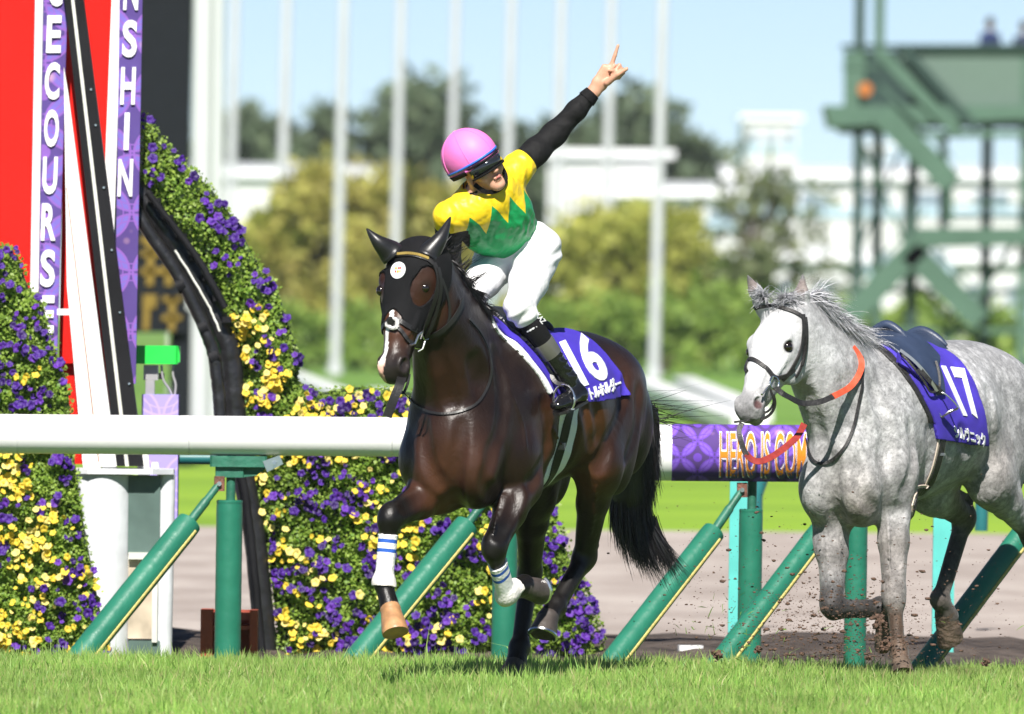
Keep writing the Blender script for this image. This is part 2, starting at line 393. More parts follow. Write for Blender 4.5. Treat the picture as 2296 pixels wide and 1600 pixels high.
def horse_field(J, H, th_f, th_r, vox=.0075, ears=True, sc=1.0):
    pts = np.array([v for v in J.values() if not isinstance(v, (list, tuple, float, int))] + [H.p(.66, 0), H.p(-.2, 0, .12), H.p(-.2, 0, -.12), H.p(.6, .05)])
    F = Field(pts.min(0) - np.array((.40, .36, .12)) * 1.0, pts.max(0) + np.array((.40, .30, .42)), vox)
    lf, lr = lat(th_f), lat(th_r); lm = nrm(lf + lr); up = np.array((0, 0, 1.0)); ff, fr_ = fwd(th_f), fwd(th_r)
    T = J['trunk']
    def chain(C, ths, n, k):
        c = spline([np.concatenate([p, r, [t]]) for (p, r), t in zip(C, ths)], n)
        for a, b in zip(c[:-1], c[1:]): F.ecap(a[:3], b[:3], a[3:5], b[3:5], lat((a[5] + b[5]) / 2), k=k)
    dth = th_r - th_f
    chain(T, [th_f, th_f, th_f + dth * .5, th_r, th_r, th_r], 5, .03)
    # withers ridge, croup muscles
    F.ecap(T[1][0] + up * (T[1][1][1] - .115) - ff * .12, lerp(T[1][0], T[2][0], .75) + up * (T[2][1][1] - .09), (.075, .11), (.08, .10), lm, k=.10)
    for sg in (-1, 1):
        F.ell(T[4][0] + lr * .12 * sg + up * .05, (.24, .15, .17), np.stack([fr_, lr, up]), k=.07)
        F.ell(T[5][0] + lr * .10 * sg - up * .04, (.17, .13, .24), np.stack([fr_, lr, up]), k=.06)
        F.ell(lerp(T[2][0], T[3][0], .3) + lr * .10 * sg - up * .02, (.34, .23, .27), np.stack([fr_, lr, up]), k=.07)
    # neck
    Nk = J['neck']
    chain(Nk, [th_f] * len(Nk), 5, .05)
    # brachiocephalic bands down both sides of the neck, windpipe groove
    for sg in (-1, 1):
        F.ecap(lerp(Nk[1][0], Nk[2][0], .6) + lf * .045 * sg - up * .05 + ff * .04, J['sh' + ('R' if sg < 0 else 'L')] + up * .12, (.045, .05), (.06, .07), lf, k=.07)
    # pectorals with the breast furrow between them
    for sg in (-1, 1):
        F.ell(T[0][0] + lf * .088 * sg - up * .09 + ff * .075, (.115, .105, .15), np.stack([ff, lf, up]), k=.05)
        F.ell(T[0][0] + lf * .075 * sg - up * .18 - ff * .03, (.13, .085, .09), np.stack([ff, lf, up]), k=.06)
    # fore legs
    for sd, sg in (('R', -1), ('L', 1)):
        sh, el, kn, fe, co = [J[q + sd] for q in ('sh', 'el', 'kn', 'fe', 'co')]
        F.ecap(sh + up * .22 - ff * .05, sh, (.06, .13), (.09, .13), lf, k=.06)            # scapula
        F.ell(sh - up * .03 + lf * .02 * sg, (.14, .085, .15), np.stack([ff, lf, up]), k=.05)
        F.ecap(sh - up * .02, el, (.095, .13), (.085, .115), lf, k=.06)                    # upper arm
        F.ell(el - ff * .06 + up * .06, (.09, .055, .12), np.stack([ff, lf, up]), k=.045)   # triceps
        m1 = lerp(el, kn, .42)
        F.ecap(el, m1, (.082, .108), (.066, .080), lf, k=.035); F.ecap(m1, kn, (.066, .080), (.049, .052), lf, k=.03)
        ax = nrm(kn - el); fo = nrm(np.cross(lf, ax)); fo = fo if fo @ ff > 0 else -fo
        F.ell(lerp(el, kn, .22) + lf * .028 * sg + fo * .03, (.13, .055, .058), np.stack([ax, lf, fo]), k=.022)  # extensor muscle
        ca = nrm(fe - kn); cf = nrm(np.cross(lf, ca)); cf = cf if (cf @ fo > 0) else -cf
        F.cap(kn - ax * .03, kn + ca * .028, .050, .047, k=.03); F.cap(kn - ax * .012 + fo * .012, kn + ca * .01 + cf * .012, .044, .040, k=.02)
        F.cap(kn - fo * .034 - ax * .03, kn - cf * .034 + ca * .01, .018, .016, k=.025)
        F.cap(kn, fe, .036, .031, k=.025); F.ecap(kn - cf * .026, fe - cf * .028, (.020, .025), (.021, .026), lf, k=.018)
        F.ell(fe - cf * .006, (.045, .043, .048), np.stack([ca, lf, cf]), k=.02)
        F.ecap(fe, co, (.035, .038), (.046, .050), lf, k=.022)
    # hind legs
    for sd, sg in (('R', -1), ('L', 1)):
        hp, st, hk, fe, co = [J[q + sd] for q in ('hp', 'st', 'hk', 'hf', 'hc')]
        F.ecap(hp, st, (.12, .20), (.095, .15), lr, k=.09)
        F.ell(lerp(hp, st, .55) - fr_ * .10 - up * .03, (.13, .085, .22), np.stack([fr_, lr, up]), k=.06)
        F.ell(st + fr_ * .02, (.085, .07, .10), np.stack([fr_, lr, up]), k=.05)
        m1 = lerp(st, hk, .40)
        F.ecap(st, m1, (.088, .130), (.068, .090), lr, k=.05); F.ecap(m1, hk, (.066, .086), (.046, .054), lr, k=.03)
        ax = nrm(hk - st); bk = nrm(np.cross(lr, ax)); bk = bk if bk @ fr_ < 0 else -bk
        ca = nrm(fe - hk); cb = nrm(np.cross(lr, ca)); cb = cb if cb @ bk > 0 else -cb
        F.cap(m1 + bk * .055, hk + bk * .052 - ca * .045, .022, .017, k=.022)               # Achilles tendon
        F.cap(hk + bk * .052 - ca * .045, hk + cb * .03 + ca * .05, .021, .02, k=.025)      # point of hock
        F.ell(hk, (.070, .052, .058), np.stack([ca, lr, cb]), k=.025)
        F.cap(hk + ca * .05, fe, .041, .035, k=.03); F.ecap(hk + ca * .08 + cb * .026, fe + cb * .028, (.021, .024), (.022, .028), lr, k=.018)
        F.ell(fe + cb * .006, (.048, .046, .052), np.stack([ca, lr, cb]), k=.02)
        F.ecap(fe, co, (.039, .042), (.048, .052), lr, k=.02)
    # head
    h = H; L = h.L; fr = h.fr
    W = h.W
    def E(n, d, s, r, k, sub=False): F.ell(h.p(n, d, s), (r[0] * L, r[1] * L, r[2] * L * W), fr, k * L, sub)
    F.ecap(h.p(.055, -.085), h.p(.20, -.075), (.083 * L * W, .095 * L), (.104 * L * W, .10 * L), h.s, k=.05)
    F.ecap(h.p(.20, -.075), h.p(.36, -.068), (.098 * L * W, .095 * L), (.064 * L * W, .080 * L), h.s, k=.04)
    F.ecap(h.p(.36, -.068), h.p(.535, -.058), (.062 * L * W, .078 * L), (.050 * L * W, .058 * L), h.s, k=.04)
    F.ecap(h.p(.14, -.02), h.p(.42, -.012), (.05 * L * W, .022 * L), (.026 * L * W, .018 * L), h.s, k=.035)       # flat nasal bone
    for sg in (-1, 1):
        E(.205, -.155, .058 * sg, (.135, .105, .036), .035)
        E(h.en - .037, -.032, .088 * sg, (.040, .026, .024), .022)             # brow bone
        if h.socket: E(h.en, -.048, .104 * sg, (.026, .020, .014), .012, True)       # eye socket
        F.cap(h.p(h.en + .03, -.078, .086 * sg), h.p(.40, -.070, .058 * sg), .013 * L, .009 * L, k=.018)   # facial crest
        E(.553, -.040, .042 * sg, (.046, .040, .028), .018)             # nostril rim
        E(.562, -.032, .060 * sg, (.033, .024, .022), .008, True)
        E(.585, -.078, .022 * sg, (.034, .036, .032), .016)
    F.ecap(h.p(.17, -.205), h.p(.47, -.125), (.034 * L * W, .036 * L), (.026 * L * W, .026 * L), h.s, k=.045)
    E(.560, -.066, 0, (.062, .056, .052), .03)
    E(.560, -.128, 0, (.050, .026, .034), .02)
    F.cap(h.p(.54, -.104, -.07), h.p(.56, -.104, .0), .006 * L, .006 * L, k=.008, sub=True)
    F.cap(h.p(.56, -.104, .0), h.p(.54, -.104, .07), .006 * L, .006 * L, k=.008, sub=True)
    if ears:
        for sd, sg in (('R', -1), ('L', 1)):
            b, t = J['eb' + sd], J['et' + sd]; ax = nrm(t - b); m = lerp(b, t, .42)
            F.ecap(b - ax * .05, m, (.036, .032), (.036, .030), h.s, k=.03); F.ecap(m, t, (.036, .030), (.006, .006), h.s, k=.015)
            op = nrm(h.d * .8 + h.s * sg * .45); op = nrm(op - ax * (op @ ax))
            F.ecap(lerp(b, t, .20) + op * .040, lerp(b, t, .78) + op * .024, (.020, .022), (.004, .010), h.s, k=.006, sub=True)
    F.H = H
    return F

def hoof(name, co, so, toe, mat, parent, r0=.046, r1=.060, shoe=None):
    """a hoof: sloping wall from coronet to a flat sole, longer at the toe"""
    co = np.asarray(co); so = np.asarray(so); ax = nrm(so - co); t = np.asarray(toe, float); t = nrm(t - ax * (t @ ax)); s = np.cross(ax, t)
    hgt = np.linalg.norm(so - co); v = []; n = 18; prof = [(-.22, r0 * .86, .0), (0, r0 * 1.04, .004), (.12, r0 * 1.0, .006), (.5, (r0 + r1) / 2, .016), (.9, r1 * .99, .030), (1.0, r1 * .965, .032)]
    for h_, r, off in prof:
        for i in range(n):
            a = 2 * math.pi * i / n; c = math.cos(a)
            rr = r * (1.0 if c > -.3 else 1.0 + (.3 + c) * .18)
            v.append(co + ax * hgt * (h_ - (.10 * c if 0 < h_ < .9 else 0) * (1 - h_)) + t * (rr * 1.06 * c + off) + s * rr * .94 * math.sin(a))
    v.append(so + ax * -.008); k = len(prof)
    f = [(i * n + j, (i + 1) * n + j, (i + 1) * n + (j + 1) % n, i * n + (j + 1) % n) for i in range(k - 1) for j in range(n)]
    f += [((k - 1) * n + j, k * n, (k - 1) * n + (j + 1) % n) for j in range(n)]
    o = mesh_obj(name, v, f, mat, parent, True); shade_auto(o, 50)
    if shoe:
        m = MB(); pts = [so + ax * .003 + t * (r1 * math.cos(a) * 1.0 + .030) * .97 + s * r1 * .90 * math.sin(a) for a in np.linspace(-2.35, 2.35, 15)]
        m.tube(pts, .008, 6, ref=ax, flat=1.2); m.build('horseshoe', shoe, o, True)
    return o

def carve(F, bv, grooves, veins, r=.034, depth=.0075):
    """muscle furrows pressed into the skin and veins raised on it, laid along surface lines"""
    for px in grooves:
        c = [hit(bv, *p) for p in spline([np.array((a, b, 0.)) for a, b in px], 4) for p in [p[:2]]]; c = [p for p in c if p is not None]
        q = []
        for p in c: l, n, _, _ = bv.find_nearest(Vector(p)); q.append(np.array(l) + np.array(n) * (r - depth))
        for i, (a, b) in enumerate(zip(q[:-1], q[1:])):
            if np.linalg.norm(a - b) < .09: F.cap(a, b, r * .9, r * .9, .035, True)
    for px in veins:
        c = [hit(bv, *p[:2]) for p in spline([np.array((a, b, 0.)) for a, b in px], 4)]; c = [p for p in c if p is not None]
        for a, b in zip(c[:-1], c[1:]):
            if np.linalg.norm(a - b) < .07: F.cap(a, b, .0035, .0035, .012)
def paint(v, base, seeds):
    """coat colours: soft patches of pigment round given points"""
    c = np.tile(np.array(base, float), (len(v), 1))
    for p, r, col, w in seeds:
        d = np.linalg.norm(v - np.asarray(p), axis=1); a = (w * np.exp(-(d / r) ** 2))[:, None]; c = c * (1 - a) + np.array(col) * a
    return c
def seg_t(v, a, b):
    a = np.asarray(a); ba = np.asarray(b) - a; t = np.clip(((v - a) @ ba) / (ba @ ba), 0, 1); return t, np.linalg.norm(v - a - t[:, None] * ba, axis=1)

def shell(F, reg, t_out=.008, t_in=-.004, box=None):
    """a fitted cloth: the layer round the body between two offsets, cut by reg(points) < 0"""
    lo, hi = box; sl, X, Y, Z = F._win(lo, hi)
    g = np.stack(np.broadcast_arrays(X, Y, Z), -1).reshape(-1, 3); shp = F.val[sl].shape
    d = F.val[sl].reshape(-1); near = np.abs(d) < .06; rv = np.full(len(d), .05, np.float32); rv[near] = reg(g[near].astype(np.float64))
    val = np.maximum(np.maximum(d - t_out, t_in - d), rv).reshape(shp)
    v, q = surface_nets(val, np.array([X.ravel()[0], Y.ravel()[0], Z.ravel()[0]], float), F.vox)
    s_ = F.sample(v); tgt = np.where(s_ > (t_in + t_out) / 2, t_out, t_in)
    for _ in range(4):
        v = relax(v, q, 1, .5); g_ = F.grad(v); v = v + g_ * np.clip((tgt - F.sample(v)) / ((g_ ** 2).sum(1) + 1e-2), -F.vox, F.vox)[:, None]
    return v, q
def poly_sdf(x, y, poly):
    """signed distance to a polygon, negative inside"""
    p = np.asarray(poly, float); n = len(p); d = np.full(len(x), 1e9); ins = np.zeros(len(x), bool)
    for i in range(n):
        a, b = p[i], p[(i + 1) % n]; e = b - a; wx, wy = x - a[0], y - a[1]
        t = np.clip((wx * e[0] + wy * e[1]) / (e @ e), 0, 1); d = np.minimum(d, np.hypot(wx - t * e[0], wy - t * e[1]))
        c = ((a[1] <= y) & (b[1] > y)) | ((b[1] <= y) & (a[1] > y))
        with np.errstate(divide='ignore', invalid='ignore'): xx = a[0] + (y - a[1]) / (b[1] - a[1] + 1e-12) * e[0]
        ins ^= c & (x < xx)
    return np.where(ins, -d, d)
def hit(bvh, px, py):
    for k in range(0, 40):
        a = k * 2.4; r = bvh.ray_cast(CAMV, RAY(px + k * .8 * math.cos(a), py + k * .8 * math.sin(a)))
        if r[0] is not None: return np.array(r[0])
    return None
def strap(name, pts, w, t, mat, parent, bvh=None, off=.004, n=7, closed=False, nref=None, buckle=None):
    """a leather strap: a flat band swept along points, laid on the surface when bvh is given"""
    pts = [p for p in pts if p is not None]; c = spline(pts, n, closed); k = len(c); v = []
    nor = []
    for i, p in enumerate(c):
        if bvh is not None:
            l, nn, _, _ = bvh.find_nearest(Vector(p)); nn = np.array(nn); 
            d = np.asarray(p) - np.array(l)
            c[i] = np.array(l) + nn * off; nor.append(nn)
        else: nor.append(np.array(nref if nref is not None else (0, -1, .3), float))
    c = np.array(c); nor = np.array(nor)
    for _ in range(3):
        if closed:
            c = c * .5 + .25 * (np.roll(c, 1, 0) + np.roll(c, -1, 0)); nor = nor * .5 + .25 * (np.roll(nor, 1, 0) + np.roll(nor, -1, 0))
        else:
            c[1:-1] = c[1:-1] * .5 + .25 * (c[:-2] + c[2:]); nor[1:-1] = nor[1:-1] * .5 + .25 * (nor[:-2] + nor[2:])
    for i in range(k):
        d = nrm((c[(i + 1) % k] - c[i - 1]) if closed else (c[min(i + 1, k - 1)] - c[max(i - 1, 0)])); nn = nrm(nor[i] - d * (nor[i] @ d)); s = np.cross(d, nn)
        for a, b in ((-1, -1), (1, -1), (1, 1), (-1, 1)): v.append(c[i] + s * a * w / 2 + nn * b * t / 2)
    m = k if closed else k - 1
    f = [(i * 4 + j, i * 4 + (j + 1) % 4, ((i + 1) % k) * 4 + (j + 1) % 4, ((i + 1) % k) * 4 + j) for i in range(m) for j in range(4)]
    if not closed: f += [(3, 2, 1, 0), (4 * k - 4, 4 * k - 3, 4 * k - 2, 4 * k - 1)]
    o = mesh_obj(name, v, f, mat, parent); return o
def ring(name, c, nor, r, t, mat, parent, n=18):
    nor = nrm(nor); u = nrm(np.cross(nor, (0.3, .1, 1))); w = np.cross(nor, u)
    pts = [c + (u * math.cos(a) + w * math.sin(a)) * r for a in np.linspace(0, 2 * math.pi, n)]
    return MB().tube(pts, t, 6, cap=False).build(name, mat, parent, True)
def strands(name, roots, dirs, length, mat, parent, width=.004, sag=.3, curl=.03, seg=5, jit=.25, rng=RNG, wind=(0, 0, 0)):
    """many thin tapering locks"""
    V = []; Fq = []; n = len(roots)
    ln = np.broadcast_to(np.asarray(length, float), (n,)); wd = np.asarray(wind, float)
    for i in range(n):
        p = np.array(roots[i], float); cl_ = np.array((math.sin(p[0] * 61 + p[2] * 47), math.sin(p[1] * 53 + p[2] * 71 + 1.), math.sin(p[0] * 57 - p[2] * 67 + 2.))); d = nrm(np.asarray(dirs[i]) + cl_ * jit + rng.normal(0, jit * .35, 3)); L_ = ln[i] * rng.uniform(.65, 1.15)
        side = nrm(np.cross(d, rng.normal(0, 1, 3))); w0 = width * rng.uniform(.6, 1.3); b = len(V); ph = (cl_[::-1] * .8 + rng.normal(0, .5, 3)) * curl
        for j in range(seg + 1):
            t = j / seg; w = w0 * (1 - t ** 1.6) + .0004
            V.append(p + side * w); V.append(p - side * w)
            d = nrm(d + (np.array((0, 0, -sag)) + wd + ph * math.sin(3.5 * t + i)) * (1.6 / seg)); p = p + d * (L_ / seg)
        for j in range(seg): Fq.append((b + 2 * j, b + 2 * j + 1, b + 2 * j + 3, b + 2 * j + 2))
    return mesh_obj(name, np.array(V), np.array(Fq), mat, parent, True)
# ------------------------------------------------------------------ lettering
def text_mesh(s, bold=.02, maxe=.12, fill='BOTH'):
    """2-D triangles of a line of text with the built-in typeface, cut fine enough to drape"""
    cu = bpy.data.curves.new('lettering', 'FONT'); cu.body = s; cu.offset = bold; cu.resolution_u = 4; cu.size = 1.0; cu.fill_mode = fill
    o = bpy.data.objects.new('lettering', cu); COL.objects.link(o)
    dg = bpy.context.evaluated_depsgraph_get(); me = bpy.data.meshes.new_from_object(o.evaluated_get(dg))
    COL.objects.unlink(o); bpy.data.objects.remove(o); bpy.data.curves.remove(cu)
    bm = bmesh.new(); bm.from_mesh(me); bpy.data.meshes.remove(me)
    bmesh.ops.remove_doubles(bm, verts=bm.verts, dist=1e-4); bmesh.ops.triangulate(bm, faces=bm.faces)
    for _ in range(4):
        le = [e for e in bm.edges if e.calc_length() > maxe]
        if not le: break
        bmesh.ops.subdivide_edges(bm, edges=le, cuts=1); bmesh.ops.triangulate(bm, faces=bm.faces)
    v = np.array([p.co[:] for p in bm.verts]); bm.verts.index_update(); f = np.array([[p.index for p in q.verts] for q in bm.faces]); bm.free()
    return v[:, :2], f
def fit(v, w=1., h=1.):
    """stretch lettering to a w x h box from (0, 0)"""
    lo, hi = v.min(0), v.max(0); return (v - lo) / (hi - lo) * np.array((w, h))
def solid(v, f, nor, t):
    """give lettering a back and sides; v 3-D front"""
    n = len(v); nor = np.asarray(nor, float); nor = nor if nor.ndim == 2 else np.tile(nor, (n, 1))
    V = np.concatenate([v, v - nor * t]); F = [tuple(q) for q in f] + [tuple(q[::-1] + n) for q in f]
    cnt = {}
    for q in f:
        for i in range(3): cnt[(q[i], q[(i + 1) % 3])] = 1
    F += [(b, a, a + n, b + n) for (a, b) in cnt if (b, a) not in cnt]
    return V, F
def decal(name, s, O, ru, uu, bvh, mat, parent, F, bold=.02, w=None, off=.006):
    """print laid on a cloth: text box corner O, right and up vectors as seen in the picture, dropped on the surface"""
    v, f = text_mesh(s, bold, .07); v = fit(v, w if w else 1., 1.); out = np.zeros((len(v), 3)); ok = np.zeros(len(v), bool); nn = np.zeros((len(v), 3))
    for i, (a, b) in enumerate(v):
        r = bvh.ray_cast(CAMV, RAY(O[0] + a * ru[0] + b * uu[0], O[1] + a * ru[1] + b * uu[1]))
        if r[0] is not None: ok[i] = True; out[i] = np.array(r[0]) + np.array(r[1]) * off; nn[i] = r[1]
    for _ in range(3):      # sit on the smooth skin under the cloth, not on its weave
        g = F.grad(out); out = out + g * ((.0205 - F.sample(out)) / ((g ** 2).sum(1) + 1e-3))[:, None] * ok[:, None]
    nn = F.grad(out); nn = nn / (np.linalg.norm(nn, axis=1)[:, None] + 1e-6)
    f = f[ok[f].all(1)]
    e = np.stack([np.linalg.norm(out[f[:, i]] - out[f[:, (i + 1) % 3]], axis=1) for i in range(3)], 1).max(1); f = f[e < .12]
    V, F = solid(out, f, nn, .005)
    return mesh_obj(name, V, F, mat, parent)
M_STEEL = new_mat('bright_steel', (.75, .75, .76), .25, metal=1., var=.1)
# ================================================================== rail
def tube_obj(name, a, b, r, mat, parent, n=20, rr=None): return MB().tube([a, b] if rr is None else [lerp(a, b, t) for t in np.linspace(0, 1, len(rr))], r if rr is None else rr, n).build(name, mat, parent, True)
M_RAIL = new_mat('white_rail_plastic', (.80, .79, .80), .35, var=.03, vscale=2., bump=.02)
M_GPAD = new_mat('green_vinyl_pad', (.016, .150, .095), .40, var=.10, vscale=7., bump=.16, bscale=26.)
M_GSTEEL = new_mat('green_painted_steel', (.020, .125, .080), .5, var=.25, vscale=14., bump=.2)
M_RUST = new_mat('rusty_steel', (.16, .065, .045), .8, var=.5, vscale=30., bump=.5, bscale=90.)
M_PIPING = new_mat('yellow_piping', (.46, .38, .12), .7, var=.25, vscale=80.)
YR = 4.6
rail = root('running_rail', (0, YR, zg(YR)), 'white running rail on green padded posts behind both horses', 'rail')
def RC(x): return P(x, 972 + x * .0085, YR)
RX = [-160, 40, 425, 880, 1330]
for i in range(4):
    a, b = RC(RX[i]), RC(RX[i + 1]); n = 7
    rr = [.0935] * 7; rr[-1] = .0950; rr[-2] = .0940
    MB().tube([lerp(a, b, t) for t in (0, .003, .3, .6, .94, .955, .9985)], rr, 28).build('rail_section', M_RAIL, rail, True)
RS0, RS1 = P(1400, 1013, YR - .02), P(2480, 1022, YR - .02)
MB().tube([RS0, P(1506, 1014, YR - .02)], .134, 32).build('rail_section', M_RAIL, rail, True)
def print_mat(name, sc, base, dark, line, axis_u, axis_v, spots=True):
    """purple print of interlaced petals: rings on a square lattice, with a few out-of-focus lamps"""
    m = bpy.data.materials.new(name); m.use_nodes = True; nt = m.node_tree; b = nt.nodes['Principled BSDF']; b.inputs['Roughness'].default_value = .8; b.inputs['Specular IOR Level'].default_value = .1
    def MM(op, a, b_=None, c=None):
        q = nt.nodes.new('ShaderNodeMath'); q.operation = op
        for i, x in enumerate((a, b_, c)):
            if x is None: continue
            if hasattr(x, 'links'): nt.links.new(x, q.inputs[i])
            else: q.inputs[i].default_value = x
        return q.outputs[0]
    tc = nt.nodes.new('ShaderNodeTexCoord'); sp = nt.nodes.new('ShaderNodeSeparateXYZ'); nt.links.new(tc.outputs['Object'], sp.inputs[0])
    u = MM('MULTIPLY', sp.outputs[axis_u], sc); v = MM('MULTIPLY', sp.outputs[axis_v], sc)
    def ringd(ou, ov):
        fu = MM('SUBTRACT', MM('FRACT', MM('ADD', u, 50 + ou)), .5); fv = MM('SUBTRACT', MM('FRACT', MM('ADD', v, 50 + ov)), .5)
        return MM('SQRT', MM('ADD', MM('MULTIPLY', fu, fu), MM('MULTIPLY', fv, fv)))
    d1, d2 = ringd(0, 0), ringd(.5, .5)
    def band(d, r, w): return MM('LESS_THAN', MM('ABSOLUTE', MM('SUBTRACT', d, r)), w)
    def MX(f, a, b_):
        q = nt.nodes.new('ShaderNodeMix'); q.data_type = 'RGBA'; nt.links.new(f, q.inputs[0])
        for i, x in ((6, a), (7, b_)):
            if hasattr(x, 'links'): nt.links.new(x, q.inputs[i])
            else: q.inputs[i].default_value = (*x, 1)
        return q.outputs[2]
    leaf = MM('MULTIPLY', MM('LESS_THAN', d1, .47), MM('LESS_THAN', d2, .47))
    col = MX(leaf, dark, base); col = MX(MM('LESS_THAN', d1, .13), col, line)
    col = MX(MM('MAXIMUM', band(d1, .47, .018), band(d2, .47, .018)), col, line); col = MX(MM('MAXIMUM', band(d1, .36, .010), band(d2, .36, .010)), col, line)
    if spots:
        vo = nt.nodes.new('ShaderNodeTexVoronoi'); vo.inputs['Scale'].default_value = 7; nt.links.new(tc.outputs['Object'], vo.inputs['Vector'])
        mr = nt.nodes.new('ShaderNodeMapRange'); mr.inputs[1].default_value = .22; mr.inputs[2].default_value = .08; nt.links.new(vo.outputs['Distance'], mr.inputs[0])
        col = MX(MM('MULTIPLY', mr.outputs[0], .7), col, (.62, .36, .38))
    nz = nt.nodes.new('ShaderNodeTexNoise'); nz.inputs['Scale'].default_value = 3; nt.links.new(tc.outputs['Object'], nz.inputs['Vector'])
    col = MX(MM('MULTIPLY', nz.outputs['Fac'], .45), col, base)
    nt.links.new(col, b.inputs['Base Color']); return m
M_WRAP = print_mat('purple_rail_print', 6.2, (.20, .10, .55), (.055, .035, .085), (.13, .055, .42), 0, 2)
slv_ = MB().tube([P(1506, 1014, YR - .02), RS1], .1355, 40).build('printed_sleeve', M_WRAP, rail, True)
# lettering wrapped round the sleeve
M_LORN = new_mat('orange_letter', (.62, .22, .025), .85, var=.12, vscale=20., spec=.1); M_LWHT = new_mat('white_letter_edge', (.80, .80, .84), .85, spec=.1); M_LSHD = new_mat('letter_shadow', (.07, .06, .16), .5)
def wrap_text(s, x0, x1, ytop, ybot, bold, r, mat, dx=0., dy=0.):
    v, f = text_mesh(s, bold, .16); 
    lo, hi = np.array(WT['lo']), np.array(WT['hi'])
    q = (v - lo) / (hi - lo); out = []; nn = []
    for a, b in q:
        px = x0 + (x1 - x0) * a; c = lerp(RS0, RS1, (px - 1400) / 1080.); zt = (ybot + (ytop - ybot) * b - 1014) * (CAM_D + YR) / FPX
        s_ = np.clip(-zt / .1355, -.99, .99); an = math.asin(s_) ; rr_ = .1355 + r
        out.append(np.array((c[0] + dx, c[1] - math.cos(an) * rr_, c[2] + math.sin(an) * rr_ + dy))); nn.append((0, -math.cos(an), math.sin(an)))
    V, F = solid(np.array(out), f, np.array(nn), .004); return mesh_obj('sleeve_lettering', V, F, mat, slv_)
v0, _ = text_mesh('HERO IS COMING', .0, 9.); WT = dict(lo=v0.min(0), hi=v0.max(0))
wrap_text('HERO IS COMING', 1613, 1862, 970, 1064, .038, .002, M_LSHD, .008, -.006)
wrap_text('HERO IS COMING', 1613, 1862, 970, 1064, .034, .004, M_LWHT)
wrap_text('HERO IS COMING', 1613, 1862, 970, 1064, .006, .006, M_LORN)
wrap_text('HERO IS COMING', 2130, 2379, 970, 1064, .034, .004, M_LWHT); wrap_text('HERO IS COMING', 2130, 2379, 970, 1064, .006, .006, M_LORN)
def padded_post(x, ytop, yb, w):
    b = P(x - (yb - ytop) * .015, yb, YR); b[2] = zg(YR) - .03; t = P(x, ytop, YR); r = w / 2 * (CAM_D + YR) / FPX
    n = 26; ang = RNG.uniform(0, 6); rr = [r * (1 + .006 * math.sin(i * 2.1 + ang) * (i % 3 != 0)) for i in range(n)]; rr[0] = r * .97; rr[-1] = r * .965; rr[-2] = r
    post = tube_obj('post', b + (0, 0, -.02), P(x + 4, 1015, YR), .022, M_GSTEEL, rail, 14)
    MB().tube([lerp(b, t, i / (n - 1)) for i in range(n)], rr, 26).build('post_pad', M_GPAD, post, True)
    MB().tube([t + (0, 0, -.012), t + (0, 0, -.004)], r * 1.012, 26).build('pad_rim', M_GPAD, post, True)
    return post
def brace(x0, y0, x1, y1, w, jx, jy):
    """padded stay running down towards the course"""
    a = P(x0, y0, YR - .12); b = P(x1, y1, YR - .62); r = w / 2 * (CAM_D + YR) / FPX; e = b + (b - a) * .08; n = 26; ang = RNG.uniform(0, 6)
    j = P(jx, jy, YR - .06)
    rod = MB().tube([a + (b - a) * .1, a, lerp(a, j, .55), lerp(a, j, .60), j], [.022, .022, .022, .018, .018], 12).build('stay', M_GSTEEL, rail, True)
    rr = [r * (1 + .008 * math.sin(i * 1.9 + ang) * (i % 4 != 0)) for i in range(n)]; rr[0] = r * .965; rr[1] = r
    MB().tube([lerp(a, e, i / (n - 1)) for i in range(n)], rr, 26).build('stay_pad', M_GPAD, rod, True)
    d = nrm(e - a); sd = nrm(np.cross(d, (0, -1, 0))); sd = sd if sd[2] < 0 else -sd
    for k, o in ((.66, -.008), (.66, .008)):
        off = sd * r * 1.01 * .62 + np.array((0, -1, 0)) * r * .80 + d * 0
        MB().tube([lerp(a, e, t) + off + sd * o + d * .004 for t in (0.005, .5, 1)], .0065, 6).build('piping', M_PIPING, rod, True)
    MB().box(j + np.array((.0, .0, .0)), (.05, .03, .07), 0, 0, .004).build('stay_lug', M_RUST, rail)
    MB().tube([j + (0, -.015, 0), j + (0, -.032, 0)], .012, 6).build('bolt', M_STEEL, rail)
    return rod
for x, yt, w in ((515, 1121, 59), (1134, 1128, 56), (1684, 1141, 53), (1921, 1150, 50), (2372, 1160, 50)): padded_post(x, yt, 1495, w)
for a in ((424, 1172, 150, 1512, 60, 492, 1084), (1046, 1178, 778, 1505, 58, 1110, 1092), (1600, 1192, 1368, 1490, 54, 1664, 1098), (1838, 1192, 1612, 1490, 52, 1902, 1100), (2306, 1180, 2066, 1500, 52, 2360, 1098)): brace(*a)
for x in (515, 1134):
    MB().box(P(x + 20, 1034, YR), (.27, .11, .052), 0, 0, .01).build('bracket', M_GSTEEL, rail); MB().box(P(x, 1058, YR), (.135, .07, .05), 0, 0, .004).build('bracket', M_GSTEEL, rail)
    MB().prism([P(x + 28, 1046, YR - .02), P(x + 28, 1070, YR - .02), P(x + 60, 1066, YR - .02), P(x + 86, 1046, YR - .02)], (0, .04, 0)).build('bracket', M_GSTEEL, rail)
    MB().prism([P(x + 74, 1034, YR - .06), P(x + 84, 1058, YR - .06), P(x + 120, 1040, YR - .06), P(x + 112, 1020, YR - .06)], (0, .008, 0)).build('bracket_plate', M_STEEL, rail)
    MB().tube([P(x + 100, 1038, YR - .06), P(x + 100, 1038, YR - .085)], .010, 6).build('bolt', M_STEEL, rail)
